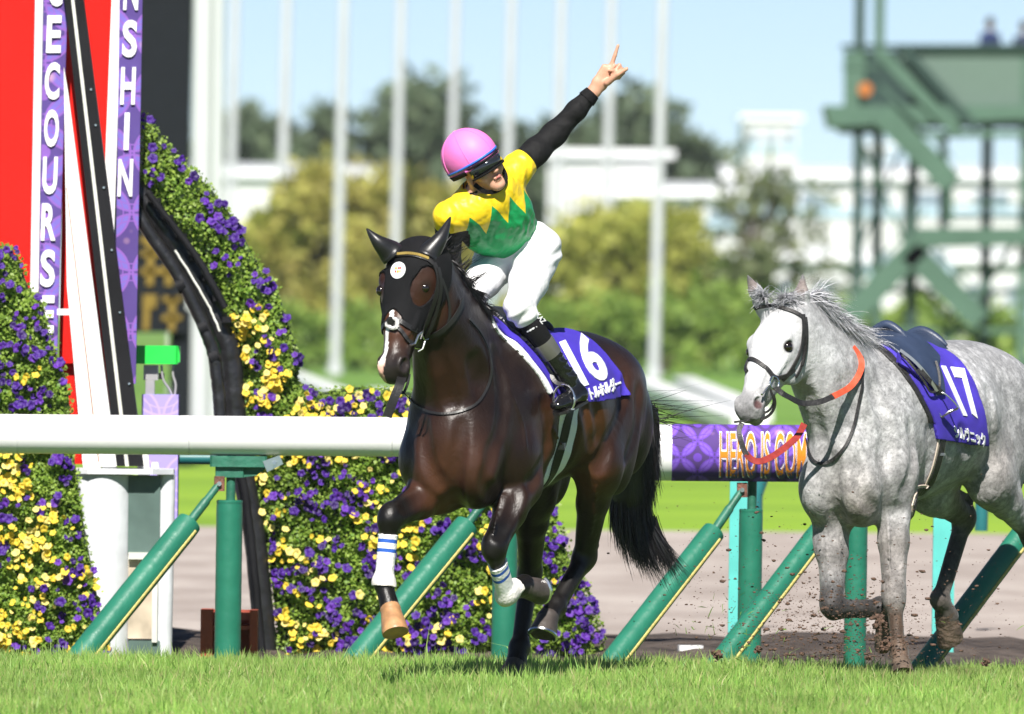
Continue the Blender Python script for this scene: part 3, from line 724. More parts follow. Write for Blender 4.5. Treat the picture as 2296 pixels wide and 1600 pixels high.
# second rail of the dirt course: turquoise posts and a teal pipe
M_TURQ = new_mat('turquoise_paint', (.09, .46, .42), .5, var=.08); M_TEAL = new_mat('teal_paint', (.012, .13, .135), .45, var=.15)
YD = 7.3; rail2 = root('dirt_rail', (0, YD, zg(YD)), 'turquoise rail with flat posts standing behind the white running rail', 'rail')
tube_obj('rail_pipe', P(-160, 1024, YD), P(2480, 1040, YD), .030, M_TEAL, rail2, 14)
MB().bar(P(-160, 1005, YD), P(2480, 1016, YD), .05, .05).build('rail_board', new_mat('black_rubber', (.02, .02, .022), .6), rail2)
for x, mm in ((1656, M_TURQ), (2113, M_TURQ)):
    b = P(x, 1430, YD); b[2] = zg(YD) - .02; t = P(x + 6, 1015, YD); MB().bar(b, t, .108, .06, up=(0, 1, 0)).build('rail_post', mm, rail2)
for x in (1694, 2200):
    MB().tube([P(x, 1190, 12), P(x + 2, 1110, 12), P(x + 16, 1070, 12), P(x + 34, 1050, 12)], .035, 10).build('rail_stay', M_TEAL, rail2, True)

# ================================================================== finish post and its machine
YF = 6.6
M_REDB = new_mat('red_board', (.62, .010, .006), .6, spec=.15, var=.06, vscale=1.5); M_WPAN = new_mat('white_panel', (.80, .80, .79), .4, var=.05, vscale=3., bump=.03)
M_BLKM = new_mat('black_mast_paint', (.010, .010, .012), .6, var=.3, vscale=4., spec=.15); M_SEAM = new_mat('rust_seam', (.30, .14, .09), .8); M_ALU = new_mat('pale_strip', (.62, .62, .57), .45)
M_BAN = print_mat('violet_banner_print', 3.4, (.17, .13, .46), (.07, .04, .16), (.24, .10, .40), 0, 2, True)
M_BAN2 = print_mat('lilac_panel_print', 3.0, (.33, .27, .66), (.36, .30, .70), (.50, .38, .76), 0, 2, False)
M_LETT = new_mat('white_raised_letter', (.78, .78, .80), .45)
fp = root('finish_post', (P(150, 1480, YF)[0], YF, zg(YF)), 'tall red and white finish post with purple lettered strips and slanted black mast', 'post')
def panel(name, pts, Y, t, mat, par=fp): return MB().prism([P(x, y, Y) for x, y in pts], (0, t, 0)).build(name, mat, par)
panel('red_board', [(-120, -150), (80, -150), (60, 1040), (-120, 1040)], YF + .30, .06, M_REDB)
panel('edge_strip', [(82, -150), (98, -150), (80, 1040), (62, 1040)], YF + .24, .08, M_WPAN)
panel('red_board', [(150, -150), (262, -150), (244, 1040), (128, 1040)], YF + .34, .06, M_REDB)
panel('edge_strip', [(256, -150), (276, -150), (252, 640), (238, 640), (236, 360)], YF + .22, .06, M_WPAN)
def banner(pts, word, cs, w, h, Yb):
    o = panel('banner_strip', pts, Yb, .05, M_BAN)
    for ch, (cx_, cy_) in zip(word, cs):
        v, f = text_mesh(ch, .03, 9.); v = fit(v, (w if ch != 'I' else w * .34), h)
        c = [P(cx_ - (w if ch != 'I' else w * .34) / 2 + a + (b - h / 2) * .035, cy_ + h / 2 - b, Yb - .012) for a, b in v]
        V, F = solid(np.array(c), f, np.array((0, -1., 0)), .012); mesh_obj('raised_letter', V, F, M_LETT, o)
banner([(100, -150), (156, -150), (126, 850), (84, 850)], 'ACECOURSE', [(128, -132), (124.5, -28), (121, 76), (117, 181), (115.5, 287), (112, 393), (109, 497), (107, 601), (105, 704)], 33, 84, YF + .10)
banner([(270, -150), (322, -150), (304, 860), (256, 860)], 'ANSHIN', [(297, -124), (294, -20), (291, 86), (287, 192), (284, 294), (281, 398)], 33, 84, YF + .12)
panel('black_mast', [(128, -150), (168, -150), (322, 1045), (262, 1045)], YF - .06, .12, M_BLKM)
panel('mast_strip', [(142, -150), (149, -150), (289, 1045), (281, 1045)], YF - .075, .02, M_ALU)
panel('white_panel', [(143, 150), (153, 210), (262, 1045), (186, 1045), (150, 640)], YF - .02, .08, M_WPAN)
panel('panel_seam', [(148, 420), (150, 420), (224, 1045), (221, 1045)], YF - .026, .01, M_SEAM)
for y in (200, 280, 420, 560, 700, 860): 
    x = 128 + 40 + (y + 150) * .129; MB().tube([P(x - 9, y, YF - .062), P(x - 9, y, YF - .07)], .006, 6).build('rivet', M_STEEL, fp)
panel('cross_bar', [(128, 692), (156, 692), (156, 706), (128, 706)], YF + .05, .03, M_WPAN)
for x0, x1 in ((226, 258), (306, 332)): panel('foot_leg', [(x0, 1015), (x1, 1015), (x1 + 4, 1075), (x0 + 4, 1075)], YF + .0, .06, M_WPAN)
# pale machine housing on the ground
M_HOUS = new_mat('weathered_white_housing', (.62, .64, .67), .5, var=.14, vscale=5., bump=.08); M_HPAN = new_mat('grey_green_panel', (.085, .135, .120), .45, var=.2, vscale=6.); M_HLOW = new_mat('beige_lower_panel', (.50, .42, .32), .5, var=.35, vscale=7.)
hs_ = root('machine_housing', (P(275, 1470, 6.50)[0], 6.50, zg(6.50)), 'pale weathered machine housing with grey green panel under the finish post', 'machine')
def hpanel(n, x0, x1, y0, y1, Y, t, m, bev=.0):
    a, b = P(x0, y0, Y), P(x1, y1, Y); MB().box(((a[0] + b[0]) / 2, Y + t / 2, (a[2] + b[2]) / 2), (abs(b[0] - a[0]), t, abs(b[2] - a[2])), 0, 0, bev).build(n, m, hs_, False)
for n_, x_, r_, Y_ in (('housing_drum', 224, .150, 6.65), ('housing_side', 366, .046, 6.63)):
    q_ = P(x_, 1280, Y_); MB().tube([(q_[0], Y_, zg(Y_)), (q_[0] + .01, Y_, P(x_, 1063, Y_)[2])], r_, 36).build(n_, M_HOUS, hs_, True)
hpanel('upper_panel', 288, 358, 1066, 1240, 6.57, .2, M_HPAN); hpanel('lower_panel', 288, 346, 1252, 1432, 6.59, .2, M_HLOW); hpanel('foot_panel', 288, 358, 1436, 1492, 6.56, .22, M_HPAN)
hpanel('panel_bar', 288, 356, 1238, 1254, 6.55, .2, M_ALU); hpanel('panel_edge', 342, 352, 1250, 1440, 6.54, .2, M_ALU); hpanel('housing_cap', 150, 388, 1050, 1064, 6.48, .40, M_HOUS, .10)
for x in (196, 216, 348): MB().tube([P(x, 1050, 6.55), P(x, 1036, 6.55)], [.022, .018], 10).build('cap_bolt', M_WPAN, hs_, True)
# camera stand: bright green sensor on a lilac pedestal
st_ = root('sensor_stand', (P(358, 1470, 7.20)[0], 7.20, zg(7.20)), 'bright green sensor box on a lilac printed pedestal beside the finish post', 'sensor')
def spanel(n, x0, x1, y0, y1, Y, t, m, bev=0.):
    a, b = P(x0, y0, Y), P(x1, y1, Y); MB().box(((a[0] + b[0]) / 2, Y + t / 2, (a[2] + b[2]) / 2), (abs(b[0] - a[0]), t, abs(b[2] - a[2])), 0, 0, bev).build(n, m, st_)
M_GRN = new_mat('bright_green_case', (.02, .62, .07), .4, var=.04); M_GREYM = new_mat('grey_metal', (.35, .35, .35), .4, metal=.3)
spanel('sensor_case', 300, 398, 774, 816, 7.20, .16, M_GRN, .01); spanel('case_end', 397, 403, 776, 812, 7.22, .12, M_GRN)
spanel('tilt_bracket', 322, 354, 818, 852, 7.25, .1, M_GREYM); spanel('neck', 326, 346, 852, 884, 7.25, .08, M_GREYM); spanel('pedestal', 318, 397, 884, 1190, 7.15, .2, M_BAN2); spanel('knob', 356, 368, 836, 850, 7.25, .04, M_BLKM)
MB().tube(spline([P(388, 818, 7.24), P(388, 840, 7.24), P(394, 862, 7.24), P(392, 886, 7.24)], 5), .006, 6).build('cable', M_GREYM, st_, True); MB().tube(spline([P(362, 818, 7.24), P(366, 850, 7.24), P(380, 872, 7.24), P(386, 886, 7.24)], 5), .006, 6).build('cable', M_GREYM, st_, True)
MB().box(P(358, 1300, 7.20), (.10, .10, .55)).build('pedestal_leg', M_GREYM, st_)
# rust-red steel beam behind the first post
ib = root('steel_beam', (P(505, 1480, 5.6)[0], 5.6, zg(5.6)), 'rust red steel beam end standing behind the first padded post', 'beam')
M_IB = new_mat('red_oxide', (.34, .060, .030), .7, var=.2, vscale=12., bump=.2)
for n_, x0, x1, y0, y1, Y, t in (('flange', 450, 476, 1366, 1496, 5.5, .20), ('web', 476, 562, 1372, 1390, 5.56, .14), ('web', 474, 562, 1402, 1412, 5.52, .20), ('flange', 560, 576, 1368, 1496, 5.5, .2), ('back_plate', 476, 560, 1366, 1496, 5.72, .02)):
    a, b = P(x0, y0, Y), P(x1, y1, Y); MB().box(((a[0] + b[0]) / 2, Y + t / 2, (a[2] + b[2]) / 2), (abs(b[0] - a[0]), t, abs(b[2] - a[2]))).build(n_, M_IB, ib)
wm = root('marker_block', PG(1548, 1466), 'small white marker block lying at the edge of the dirt track', 'marker'); q_ = PG(1548, 1466)
MB().box(q_ + np.array((0, 0, .02)), (.12, .10, .045), .1, 0, .01).build('block', M_WPAN, wm)

# ================================================================== petunia displays
M_LEAF = new_mat('petunia_leaf', rough=.5, var=.2, vscale=6., attr='Col', trans=.45); M_PET_P = new_mat('purple_petal', (.050, .007, .21), .6, var=.3, vscale=15., trans=.2); M_PET_V = new_mat('violet_petal', (.11, .024, .34), .6, var=.3, vscale=15., trans=.25)
M_PET_D = new_mat('dark_purple_petal', (.026, .004, .11), .55, var=.25, vscale=15., trans=.2)
M_PET_Y = new_mat('yellow_petal', (.80, .58, .05), .6, var=.12, vscale=15., trans=.25); M_PET_L = new_mat('pale_yellow_petal', (.82, .68, .20), .6, var=.12, vscale=15., trans=.25)
def flower_geo(seed, r=.026):
    """a petunia: five waved lobes round a throat, with a short tube behind"""
    g = np.random.default_rng(seed); v = [(0, 0, -.55 * r)]; n = 15
    for k, (rr, zz) in enumerate(((.30, -.12), (.78, .06), (1.0, .0))):
        for i in range(n):
            a = 2 * math.pi * i / n; lob = 1 + (.10 * math.cos(5 * a) + g.normal(0, .03)) * (k / 2); v.append((rr * r * lob * math.cos(a), rr * r * lob * math.sin(a), r * (zz + (.16 * math.cos(5 * a + 1.0) + g.normal(0, .06)) * (k / 2))))
    f = [(0, 1 + i, 1 + (i + 1) % n) for i in range(n)]
    for k in range(2): f += [(1 + k * n + i, 1 + (k + 1) * n + i, 1 + (k + 1) * n + (i + 1) % n, 1 + k * n + (i + 1) % n) for i in range(n)]
    return np.array(v), f
FLG = [flower_geo(i) for i in range(4)]
FLM = {}
for mm in (M_PET_P, M_PET_V, M_PET_D, M_PET_Y, M_PET_L):
    for i, (v, f) in enumerate(FLG):
        me = bpy.data.meshes.new('flower'); me.from_pydata([tuple(p) for p in v], [], f); me.materials.append(mm); me.polygons.foreach_set('use_smooth', np.ones(len(f), dtype=bool)); FLM[(mm.name, i)] = me
def inpoly(p, poly): return float(poly_sdf(np.array([p[0]]), np.array([p[1]]), poly)[0])
def display(name, label, poly, Y0, depth, nleaf, nflow, yellow, base, visible=None):
    """foliage filling an outline in depth, with single flowers on its face"""
    par = root(name, base, label, 'flower display'); poly = np.array(poly, float); lo, hi = poly.min(0), poly.max(0)
    q = RNG.uniform(lo, hi, (nleaf * 3, 2)); d = poly_sdf(q[:, 0], q[:, 1], poly); rag = RNG.normal(0, 5, len(q)); ok = d < rag; q, d = q[ok][:nleaf], d[ok][:nleaf]; n = len(q)
    bulge = np.sqrt(np.clip(-d, 0, 60) / 60.); lump = .035 * np.sin(q[:, 0] * .045 + 1.7 * np.sin(q[:, 1] * .031)) * np.sin(q[:, 1] * .05 + 1.1)
    Y = Y0 - depth * bulge * .55 - lump + np.abs(RNG.normal(0, .045, n)); 
    pts = np.array([P(a, b, y) for (a, b), y in zip(q, Y)])
    L_ = RNG.uniform(.010, .021, n); w = L_ * RNG.uniform(.42, .62, n)
    dr = RNG.normal(0, 1, (n, 3)) + np.array((0, -.45, .25)); dr /= np.linalg.norm(dr, axis=1)[:, None]; nn = RNG.normal(0, .5, (n, 3)) + np.array((-.1, -1.0, .8)); sd = np.cross(dr, nn); sd /= np.linalg.norm(sd, axis=1)[:, None] + 1e-6; un = np.cross(sd, dr)
    V = np.stack([pts, pts + dr * (L_ * .5)[:, None] + sd * w[:, None] + un * (L_ * .18)[:, None], pts + dr * (L_ * 1.25)[:, None], pts + dr * (L_ * .5)[:, None] - sd * w[:, None] + un * (L_ * .18)[:, None]], 1)
    i = np.arange(n)[:, None] * 4; F = np.concatenate([i + [0, 1, 2], i + [0, 2, 3]], 1).reshape(-1, 3)
    hue = np.clip(RNG.normal(.5, .25, n), 0, 1)[:, None]; c = np.array((.13, .26, .03)) * (1 - hue) + np.array((.40, .54, .09)) * hue
    fo = mesh_obj('foliage', V.reshape(-1, 3), F, M_LEAF, par, False, {'Col': np.repeat(c[:, None], 4, 1).reshape(-1, 3)}); fo['kind'] = 'stuff'
    # backing mass
    MB().prism([P(a, b, Y0 + .02) for a, b in (poly - poly.mean(0)) * .965 + poly.mean(0)], (0, depth * .5, 0)).build('planter_backing', M_PLBACK, par)
    # flowers
    fl = []; tries = 0
    while len(fl) < nflow and tries < nflow * 40:
        tries += 1; p = RNG.uniform(lo, hi); dd = inpoly(p, poly)
        if dd > 4: continue
        pr = yellow(p[0], p[1]); 
        if RNG.uniform() > pr[2]: continue
        kind = 'Y' if RNG.uniform() < pr[0] else 'P'
        m_ = RNG.integers(3, 9); cx_, cy_ = p
        for _ in range(m_):
            x, y = cx_ + RNG.normal(0, 17), cy_ + RNG.normal(0, 15)
            d2 = inpoly((x, y), poly)
            if d2 > 6: continue
            if any((x - u[0]) ** 2 + (y - u[1]) ** 2 < 85 for u in fl[-260:]): continue
            fl.append((x, y, d2, kind))
    vis = [f for f in fl if visible is None or visible(f[0], f[1])]; hid = [f for f in fl if not (visible is None or visible(f[0], f[1]))]
    single, rest = vis[:300], vis[300:] + hid
    SV, SF, SM = [], [], []
    mats = [M_PET_P, M_PET_V, M_PET_D, M_PET_Y, M_PET_L]
    for k, (x, y, d2, kind) in enumerate(single + rest):
        bl = math.sqrt(max(0, min(60, -d2)) / 60.); lump = .035 * math.sin(x * .045 + 1.7 * math.sin(y * .031)) * math.sin(y * .05 + 1.1)
        c = P(x, y, Y0 - depth * bl * .55 - lump - RNG.uniform(.012, .045)); nd = Vector((RNG.normal(0, .55) + (.3 if d2 > -15 else 0), -1.0, RNG.normal(.45, .45))).normalized()
        rot = nd.to_track_quat('Z', 'Y').to_matrix().to_4x4() @ Matrix.Rotation(RNG.uniform(0, 6.28), 4, 'Z')
        mi = (3 if RNG.uniform() < .7 else 4) if kind == 'Y' else int(RNG.choice([0, 0, 0, 1, 2])); s = RNG.uniform(.45, 1.05) * (.92 if kind == 'Y' else 1.0); g = RNG.integers(0, 4)
        if k < len(single):
            o = bpy.data.objects.new('flower', FLM[(mats[mi].name, int(g))]); COL.objects.link(o); o.parent = par
            o.matrix_local = Matrix.Translation(Vector(c) - wloc(par)) @ rot @ Matrix.Scale(s, 4) @ Matrix.Scale(RNG.uniform(.75, 1.0), 4, Vector((1, 0, 0)))
        else:
            v, f = FLG[g]; M4 = np.array(rot.to_3x3()); b0 = len(SV) and sum(len(a) for a in SV); SV.append(v * s @ M4.T + c); SF += [tuple(int(j) + b0 for j in t) for t in f]; SM += [mi] * len(f)
    if SV: o = mesh_obj('flower_mass', np.concatenate(SV), SF, None, par, True, mats=mats, fmat=SM); o['kind'] = 'stuff'
    return par
M_PLBACK = new_mat('dark_planter_backing', (.018, .035, .012), .9)
def ny(x, y, s=1.): return .5 + .5 * math.sin(x * .013 * s + 2.1 * math.sin(y * .011)) * math.cos(y * .017 * s + x * .006)
def col_left(x, y):
    if y < 700: return (.02, .5, 1.0)
    if y < 930: return (.62 if 55 < x < 125 and y > 790 else .06, .5, .8)
    return ((.93 if (x < 95 + (y - 1030) * .22) else .25) if ny(x, y, 1.6) > .32 else .15, .5, 1.0)
display('petunia_hedge', 'tall hedge of purple and yellow petunias at the left edge before the finish post', [(-70, 560), (0, 545), (34, 560), (62, 640), (95, 672), (108, 745), (150, 850), (158, 930), (168, 1040), (188, 1180), (216, 1330), (248, 1490), (-70, 1505)], 6.05, .25, 22000, 500, col_left, (P(70, 1500, 6.1)[0], 6.1, zg(6.1)), lambda x, y: x > 0 and not 930 < y < 1015)
def col_arch(x, y):
    e = x - np.interp(y, [250, 400, 560, 720, 860], [335, 462, 560, 640, 672])
    if y < 690: return (.0, .5, 1.0 if e > -34 else .13)
    if y < 880: return (.85 if (x < 590 or y > 830) and e < -25 else .12, .5, .8)
    if y < 945: return (.60, .5, 1.0)
    return (.85 if ny(x, y, 2.2) > .56 else .08, .5, .62) if x < 1180 else (.08, .5, .7)
ARCH = [(312, 250), (332, 262), (400, 352), (460, 402), (520, 482), (562, 562), (622, 652), (642, 722), (674, 800), (662, 852), (720, 880), (800, 868), (890, 874), (980, 890), (1080, 960), (1180, 1060), (1242, 1140), (1284, 1240), (1322, 1320), (1352, 1400), (1345, 1490), (628, 1492), (614, 1390), (598, 1260), (580, 1150), (562, 1035), (548, 930), (545, 850), (522, 765), (495, 700), (440, 602), (350, 472), (300, 405)]
display('petunia_arch', 'curving arch of purple and yellow petunias on a black frame beside the finish post', ARCH, 7.08, .26, 38000, 1120, col_arch, (P(900, 1480, 7.1)[0], 7.1, zg(7.1)), lambda x, y: not 935 < y < 1020 and not (905 < x < 1210 and y < 1150))
M_PLAST = new_mat('black_plastic_sheet', (.016, .016, .018), .32, var=.25, vscale=9., bump=.5, bscale=14.)
af = root('arch_frame', (P(590, 1480, 7.0)[0], 7.0, zg(7.0)), 'black plastic wrapped frame along the inner edge of the petunia arch', 'frame')
def path(n, pts, r, Y, m=M_PLAST, k=8, fl=1.): MB().tube([p + RNG.normal(0, .0012, 3) for p in spline([P(x, y, Y + .92) for x, y in pts], k)], r, 14, flat=fl).build(n, m, af, True)
path('wrapped_rib', [(290, 400), (350, 485), (430, 605), (485, 710), (512, 775), (522, 850), (528, 940), (545, 1060), (570, 1200), (585, 1340), (600, 1500)], .055, 6.10)
path('wrapped_rib', [(285, 440), (335, 520), (405, 625), (452, 720), (478, 790), (488, 860), (495, 940)], .032, 6.0)
path('wrapped_rib', [(330, 430), (380, 495), (450, 590), (505, 690)], .018, 5.98, M_BLKM)
path('pale_edge', [(392, 560), (430, 620), (470, 690), (492, 742)], .006, 5.97, M_ALU)
path('wrapped_rib', [(538, 1040), (556, 1150), (572, 1300), (590, 1495)], .020, 5.99, M_BLKM)
for i, (x, y) in enumerate(((350, 450), (378, 488), (408, 530), (438, 575), (466, 622), (488, 668), (508, 716))): MB().box(P(x, y, 6.94), (.05, .06, .03), .0, 0, .006).build('clip', M_BLKM, af)
for x, y in ((405, 640), (455, 735), (480, 800)): MB().tube([P(x - 9, y + 3, 6.92), P(x + 9, y - 5, 6.92)], .040, 12).build('tape', M_BLKM, af, True)
# ================================================================== background
def tree(label, px, base_y, Y, wpx, hpx, c1, c2, n=900, leaf=.3, trunk=True, cat='tree', nm='tree', low=.18, group=None):
    """trunk, limbs and a crown of separate leaf clumps with gaps"""
    s = (CAM_D + Y) / FPX; b = P(px, base_y, Y); b[2] = 0.; H_ = hpx * s; W_ = wpx * s
    t = root(nm, b, label, cat, group); g = np.random.default_rng(int(px * 7 + Y))
    mb = MB(); top = b + np.array((g.normal(0, .05) * H_, 0, H_ * .78)); mid = lerp(b, top, .45) + np.array((g.normal(0, .04) * H_, 0, 0))
    mb.tube(spline([b, mid, top], 5), list(np.linspace(H_ * .035, H_ * .008, 11)), 8)
    cl = []
    for i in range(19):
        a = g.uniform(0, 6.28); h = g.uniform(max(.22, low), .95); r = W_ * .5 * math.sin(min(1, max(.08, 1.06 - h) * 1.35) * 1.57) * g.uniform(.35, 1.0)
        c = b + np.array((math.cos(a) * r, math.sin(a) * r * .8, H_ * h)); cl.append((c, g.uniform(.09, .24) * W_))
        st = lerp(b, top, max(.15, h * .6)); mb.tube([st, lerp(st, c, .6) + np.array((0, 0, .05 * H_)), c], [H_ * .012, H_ * .008, H_ * .003], 6)
    mb.build('trunk', M_BARK, t, True)
    V, C = [], []
    for c, r in cl:
        m = n // len(cl); d = g.normal(0, 1, (m, 3)); d /= np.linalg.norm(d, axis=1)[:, None]; p = c + d * (r * g.uniform(.2, 1.25, m) ** .7)[:, None] * np.array((1, 1, .75)); p[:, 2] = np.maximum(p[:, 2], .05)
        u = g.normal(0, 1, (m, 3)); u /= np.linalg.norm(u, axis=1)[:, None]; w = np.cross(u, g.normal(0, 1, (m, 3))); w /= np.linalg.norm(w, axis=1)[:, None] + 1e-6; L_ = leaf * g.uniform(.5, 1.2, m)[:, None]
        V.append(np.stack([p, p + u * L_ + w * L_ * .45, p + u * L_ * 1.9, p + u * L_ - w * L_ * .45], 1)); k = np.clip(g.normal(.5, .28, m), 0, 1)[:, None]; cc = np.array(c1) * (1 - k) + np.array(c2) * k; C.append(np.repeat(cc[:, None], 4, 1))
    V = np.concatenate(V); C = np.concatenate(C); k = len(V); i = np.arange(k)[:, None] * 4
    mesh_obj('crown', V.reshape(-1, 3), np.concatenate([i + [0, 1, 2], i + [0, 2, 3]], 1).reshape(-1, 3), M_TLEAF, t, False, {'Col': C.reshape(-1, 3)})
    return t
M_BARK = new_mat('bark', (.12, .085, .06), .9, var=.3); M_TLEAF = new_mat('tree_leaf', rough=.6, var=.15, vscale=.5, attr='Col', trans=.35)
G1, G2 = (.075, .115, .07), (.16, .21, .11)          # dark evergreen
O1, O2 = (.26, .30, .05), (.50, .50, .11)            # yellow olive
B1, B2 = (.30, .25, .07), (.48, .40, .12)            # bronze young leaves
L1, L2 = (.14, .25, .04), (.34, .46, .09)            # fresh green
far = [('dark evergreen tree at the far left beside the white column', 560, 300, 260, G1, G2), ('tall dark evergreen tree between the second and third flagpoles', 690, 255, 260, G1, G2), ('tallest dark tree behind the rider\'s pink helmet', 860, 360, 330, G1, G2),
       ('broad dark tree above the rider\'s back', 985, 360, 250, G1, G2), ('dark rounded tree under the rider\'s raised arm', 1160, 260, 230, G1, G2), ('dark green tree low behind the seventh flagpole', 1290, 260, 210, G1, G2), ('tall dark tree behind the two rightmost flagpoles', 1440, 330, 260, G1, G2), ('sloping dark tree right of the last flagpole', 1545, 240, 230, G1, G2)]
tops = [265, 250, 205, 205, 250, 290, 240, 330]
for (lb, px, w, _, c1, c2), ty in zip(far, tops): tree(lb, px, 775, 400, w * 1.35, (775 - ty) * 1.02, c1, c2, 2200, .5, low=.35, group='dark trees on the skyline')
mid = [('small olive tree left of the black horse between the first flagpoles', 590, 200, 300, O1, O2), ('bronze leaved tree behind the third flagpole', 700, 240, 400, B1, O2), ('bronze and olive tree left of the hooded horse\'s head', 840, 240, 390, B1, O2), ('olive tree behind the rider\'s shoulder', 960, 240, 380, O1, B2),
       ('yellow green tree right of the rider\'s green silks', 1290, 240, 310, O1, O2), ('olive tree between the two rightmost flagpoles', 1420, 230, 330, O1, O2), ('low yellow olive tree above the dark horse\'s rump', 1500, 240, 300, O1, O2), ('fresh green bush left of the grey horse\'s ears', 1590, 260, 200, L1, L2), ('thin airy tree with gaps behind the grey horse\'s head', 1700, 300, 420, (.10, .14, .05), (.24, .26, .14))]
for lb, px, w, h, c1, c2 in mid: tree(lb, px, 808, 245, w * 1.3, h * 1.15, c1, c2, 3000 if 'airy' not in lb else 800, .26, low=.1, group='leafy trees on the infield')
low_ = [(540, 150, 110), (655, 190, 130), (800, 200, 120), (930, 190, 110), (1250, 220, 150), (1370, 220, 170), (1490, 220, 170), (1620, 240, 190), (1760, 260, 150), (1900, 260, 150), (2060, 280, 160), (2230, 280, 150)]
lbl = ['leftmost low green bush beside the petunia arch', 'low green bush below the bronze tree by the third flagpole', 'low green bush left of the dark horse\'s muzzle', 'low green bush behind the dark horse\'s head', 'low green bush right of the rider\'s boots', 'low green bush behind the dark horse\'s croup', 'low green bush around the foot of the rightmost flagpole', 'low green bush left of the grey horse\'s face', 'low green bush behind the grey horse\'s poll', 'low green bush behind the grey horse\'s mane', 'low green bush under the steel tower stairs', 'rightmost low green bush under the steel tower']
for (px, w, h), lb in zip(low_, lbl): tree(lb, px, 822, 232, w, h, L1, L2, 700, .22, cat='bush', nm='bush', low=.1, group='low bushes along the infield')
right = [('green tree crown rising behind the white building roof at right', 1790, 240, 205, L1, L2, 300), ('dark clump of trees behind the grey horse\'s mane', 1690, 140, 260, G1, G2, 330), ('pale green tree seen through the steel tower legs', 2190, 160, 230, O1, O2, 300), ('green tree at the right edge behind the tower', 2320, 160, 240, L1, L2, 300)]
for lb, px, w, h, c1, c2, Y in right: tree(lb, px, 790, Y + 60, w, h + 60, c1, c2, 700, .4, low=.3, group='trees behind the white buildings')
# white buildings of the stable area
M_BW = new_mat('white_cladding', (.62, .62, .63), .6, var=.04, vscale=.3); M_BB = new_mat('pale_blue_cladding', (.42, .56, .66), .6, var=.05); M_BG = new_mat('grey_blue_glazing', (.22, .28, .34), .3); M_ROOF = new_mat('pale_roof', (.58, .60, .62), .5)
def building(label, x0, x1, ytop, Y, storeys, roofpx=20, depth=14., base_y=None):
    a, b = P(x0, 780, Y), P(x1, 780, Y); s = (CAM_D + Y) / FPX; top = P((x0 + x1) / 2, ytop, Y)[2]; cx_ = (a[0] + b[0]) / 2; w = b[0] - a[0]
    t = root('building', (cx_, Y + depth / 2, 0), label, 'building', 'white stable buildings'); MB().box((cx_, Y + depth / 2, top / 2), (w, depth, top)).build('wall', M_BW, t)
    MB().prism([(a[0] - .4, Y - .3, top), (b[0] + .4, Y - .3, top), (b[0] + .4, Y + depth / 2, top + roofpx * s), (a[0] - .4, Y + depth / 2, top + roofpx * s)], (0, .1, .25)).build('roof', M_ROOF, t)
    for k in range(storeys or 1):
        if not storeys: MB().box((cx_, Y - .06, top * .55), (w * .96, .1, top * .10)).build('cladding_band', M_BB, t); break
        z = top * (k + .55) / storeys; MB().box((cx_, Y - .06, z - top * .10 / storeys), (w * .99, .1, top * .16 / storeys)).build('cladding_band', M_BB, t)
        n = max(3, int(w / 2.6))
        for i in range(n): MB().box((a[0] + w * (i + .5) / n, Y - .05, z + top * .12 / storeys), (w / n * .6, .12, top * .22 / storeys)).build('window', M_BG, t)
    return t
building('long pale building behind the leftmost flagpoles', 380, 880, 398, 330, 0); building('big white building under the rider\'s raised arm', 1225, 1482, 352, 335, 0, 2, 10); building('striped white and blue building right of the last flagpole', 1380, 1660, 440, 325, 3)
building('white building behind the grey horse\'s head', 1640, 2020, 402, 338, 3); building('small white building high on the skyline at right', 1668, 1780, 268, 620, 4, 6, 20); building('low white building seen under the tower platform', 2020, 2420, 402, 345, 3)
building('long low white stable left of the grey horse\'s ears', 1540, 1930, 585, 300, 1, 4, 6); building('low white shed behind the tower stairs at right', 2150, 2420, 590, 300, 1, 4, 6); building('tower block faint in the distance right of the tower platform edge', 1940, 1990, 330, 800, 6, 4, 20)
# flagpoles
M_POLE = new_mat('white_pole_paint', (.50, .51, .54), .4, var=.06, vscale=1.)
od = ['leftmost', 'second', 'third', 'fourth', 'fifth', 'sixth', 'seventh', 'eighth', 'ninth and rightmost']
for i, (x, Y, by, w) in enumerate(((508, 262, 775, 28), (624, 262, 780, 29), (751, 214, 838, 29), (880, 240, 800, 28), (1003, 255, 790, 26), (1128, 258, 790, 28), (1240, 262, 778, 28), (1352, 262, 778, 28), (1466, 210, 846, 31))):
    b = P(x, by, Y); b[2] = 0; o = root('flagpole', b, 'tall white flagpole, %s in the row' % (od[i] + (' from the left' if 0 < i < 8 else '')), 'flagpole', 'row of white flagpoles'); r = w * .40 * (CAM_D + Y) / FPX
    tp_ = b + np.array((19 * .0150, 0, 19.)); MB().tube([b, lerp(b, tp_, .42), tp_], [r, r * .93, r * .72], 14).build('pole', M_POLE, o, True); MB().tube([b, b + (0, 0, .22)], [r * 1.5, r * 1.4], 14).build('base', M_POLE, o, True)
    MB().tube([tp_, tp_ + np.array((0, 0, .3))], [r * .9, r * .3], 12).build('finial', M_POLE, o, True)
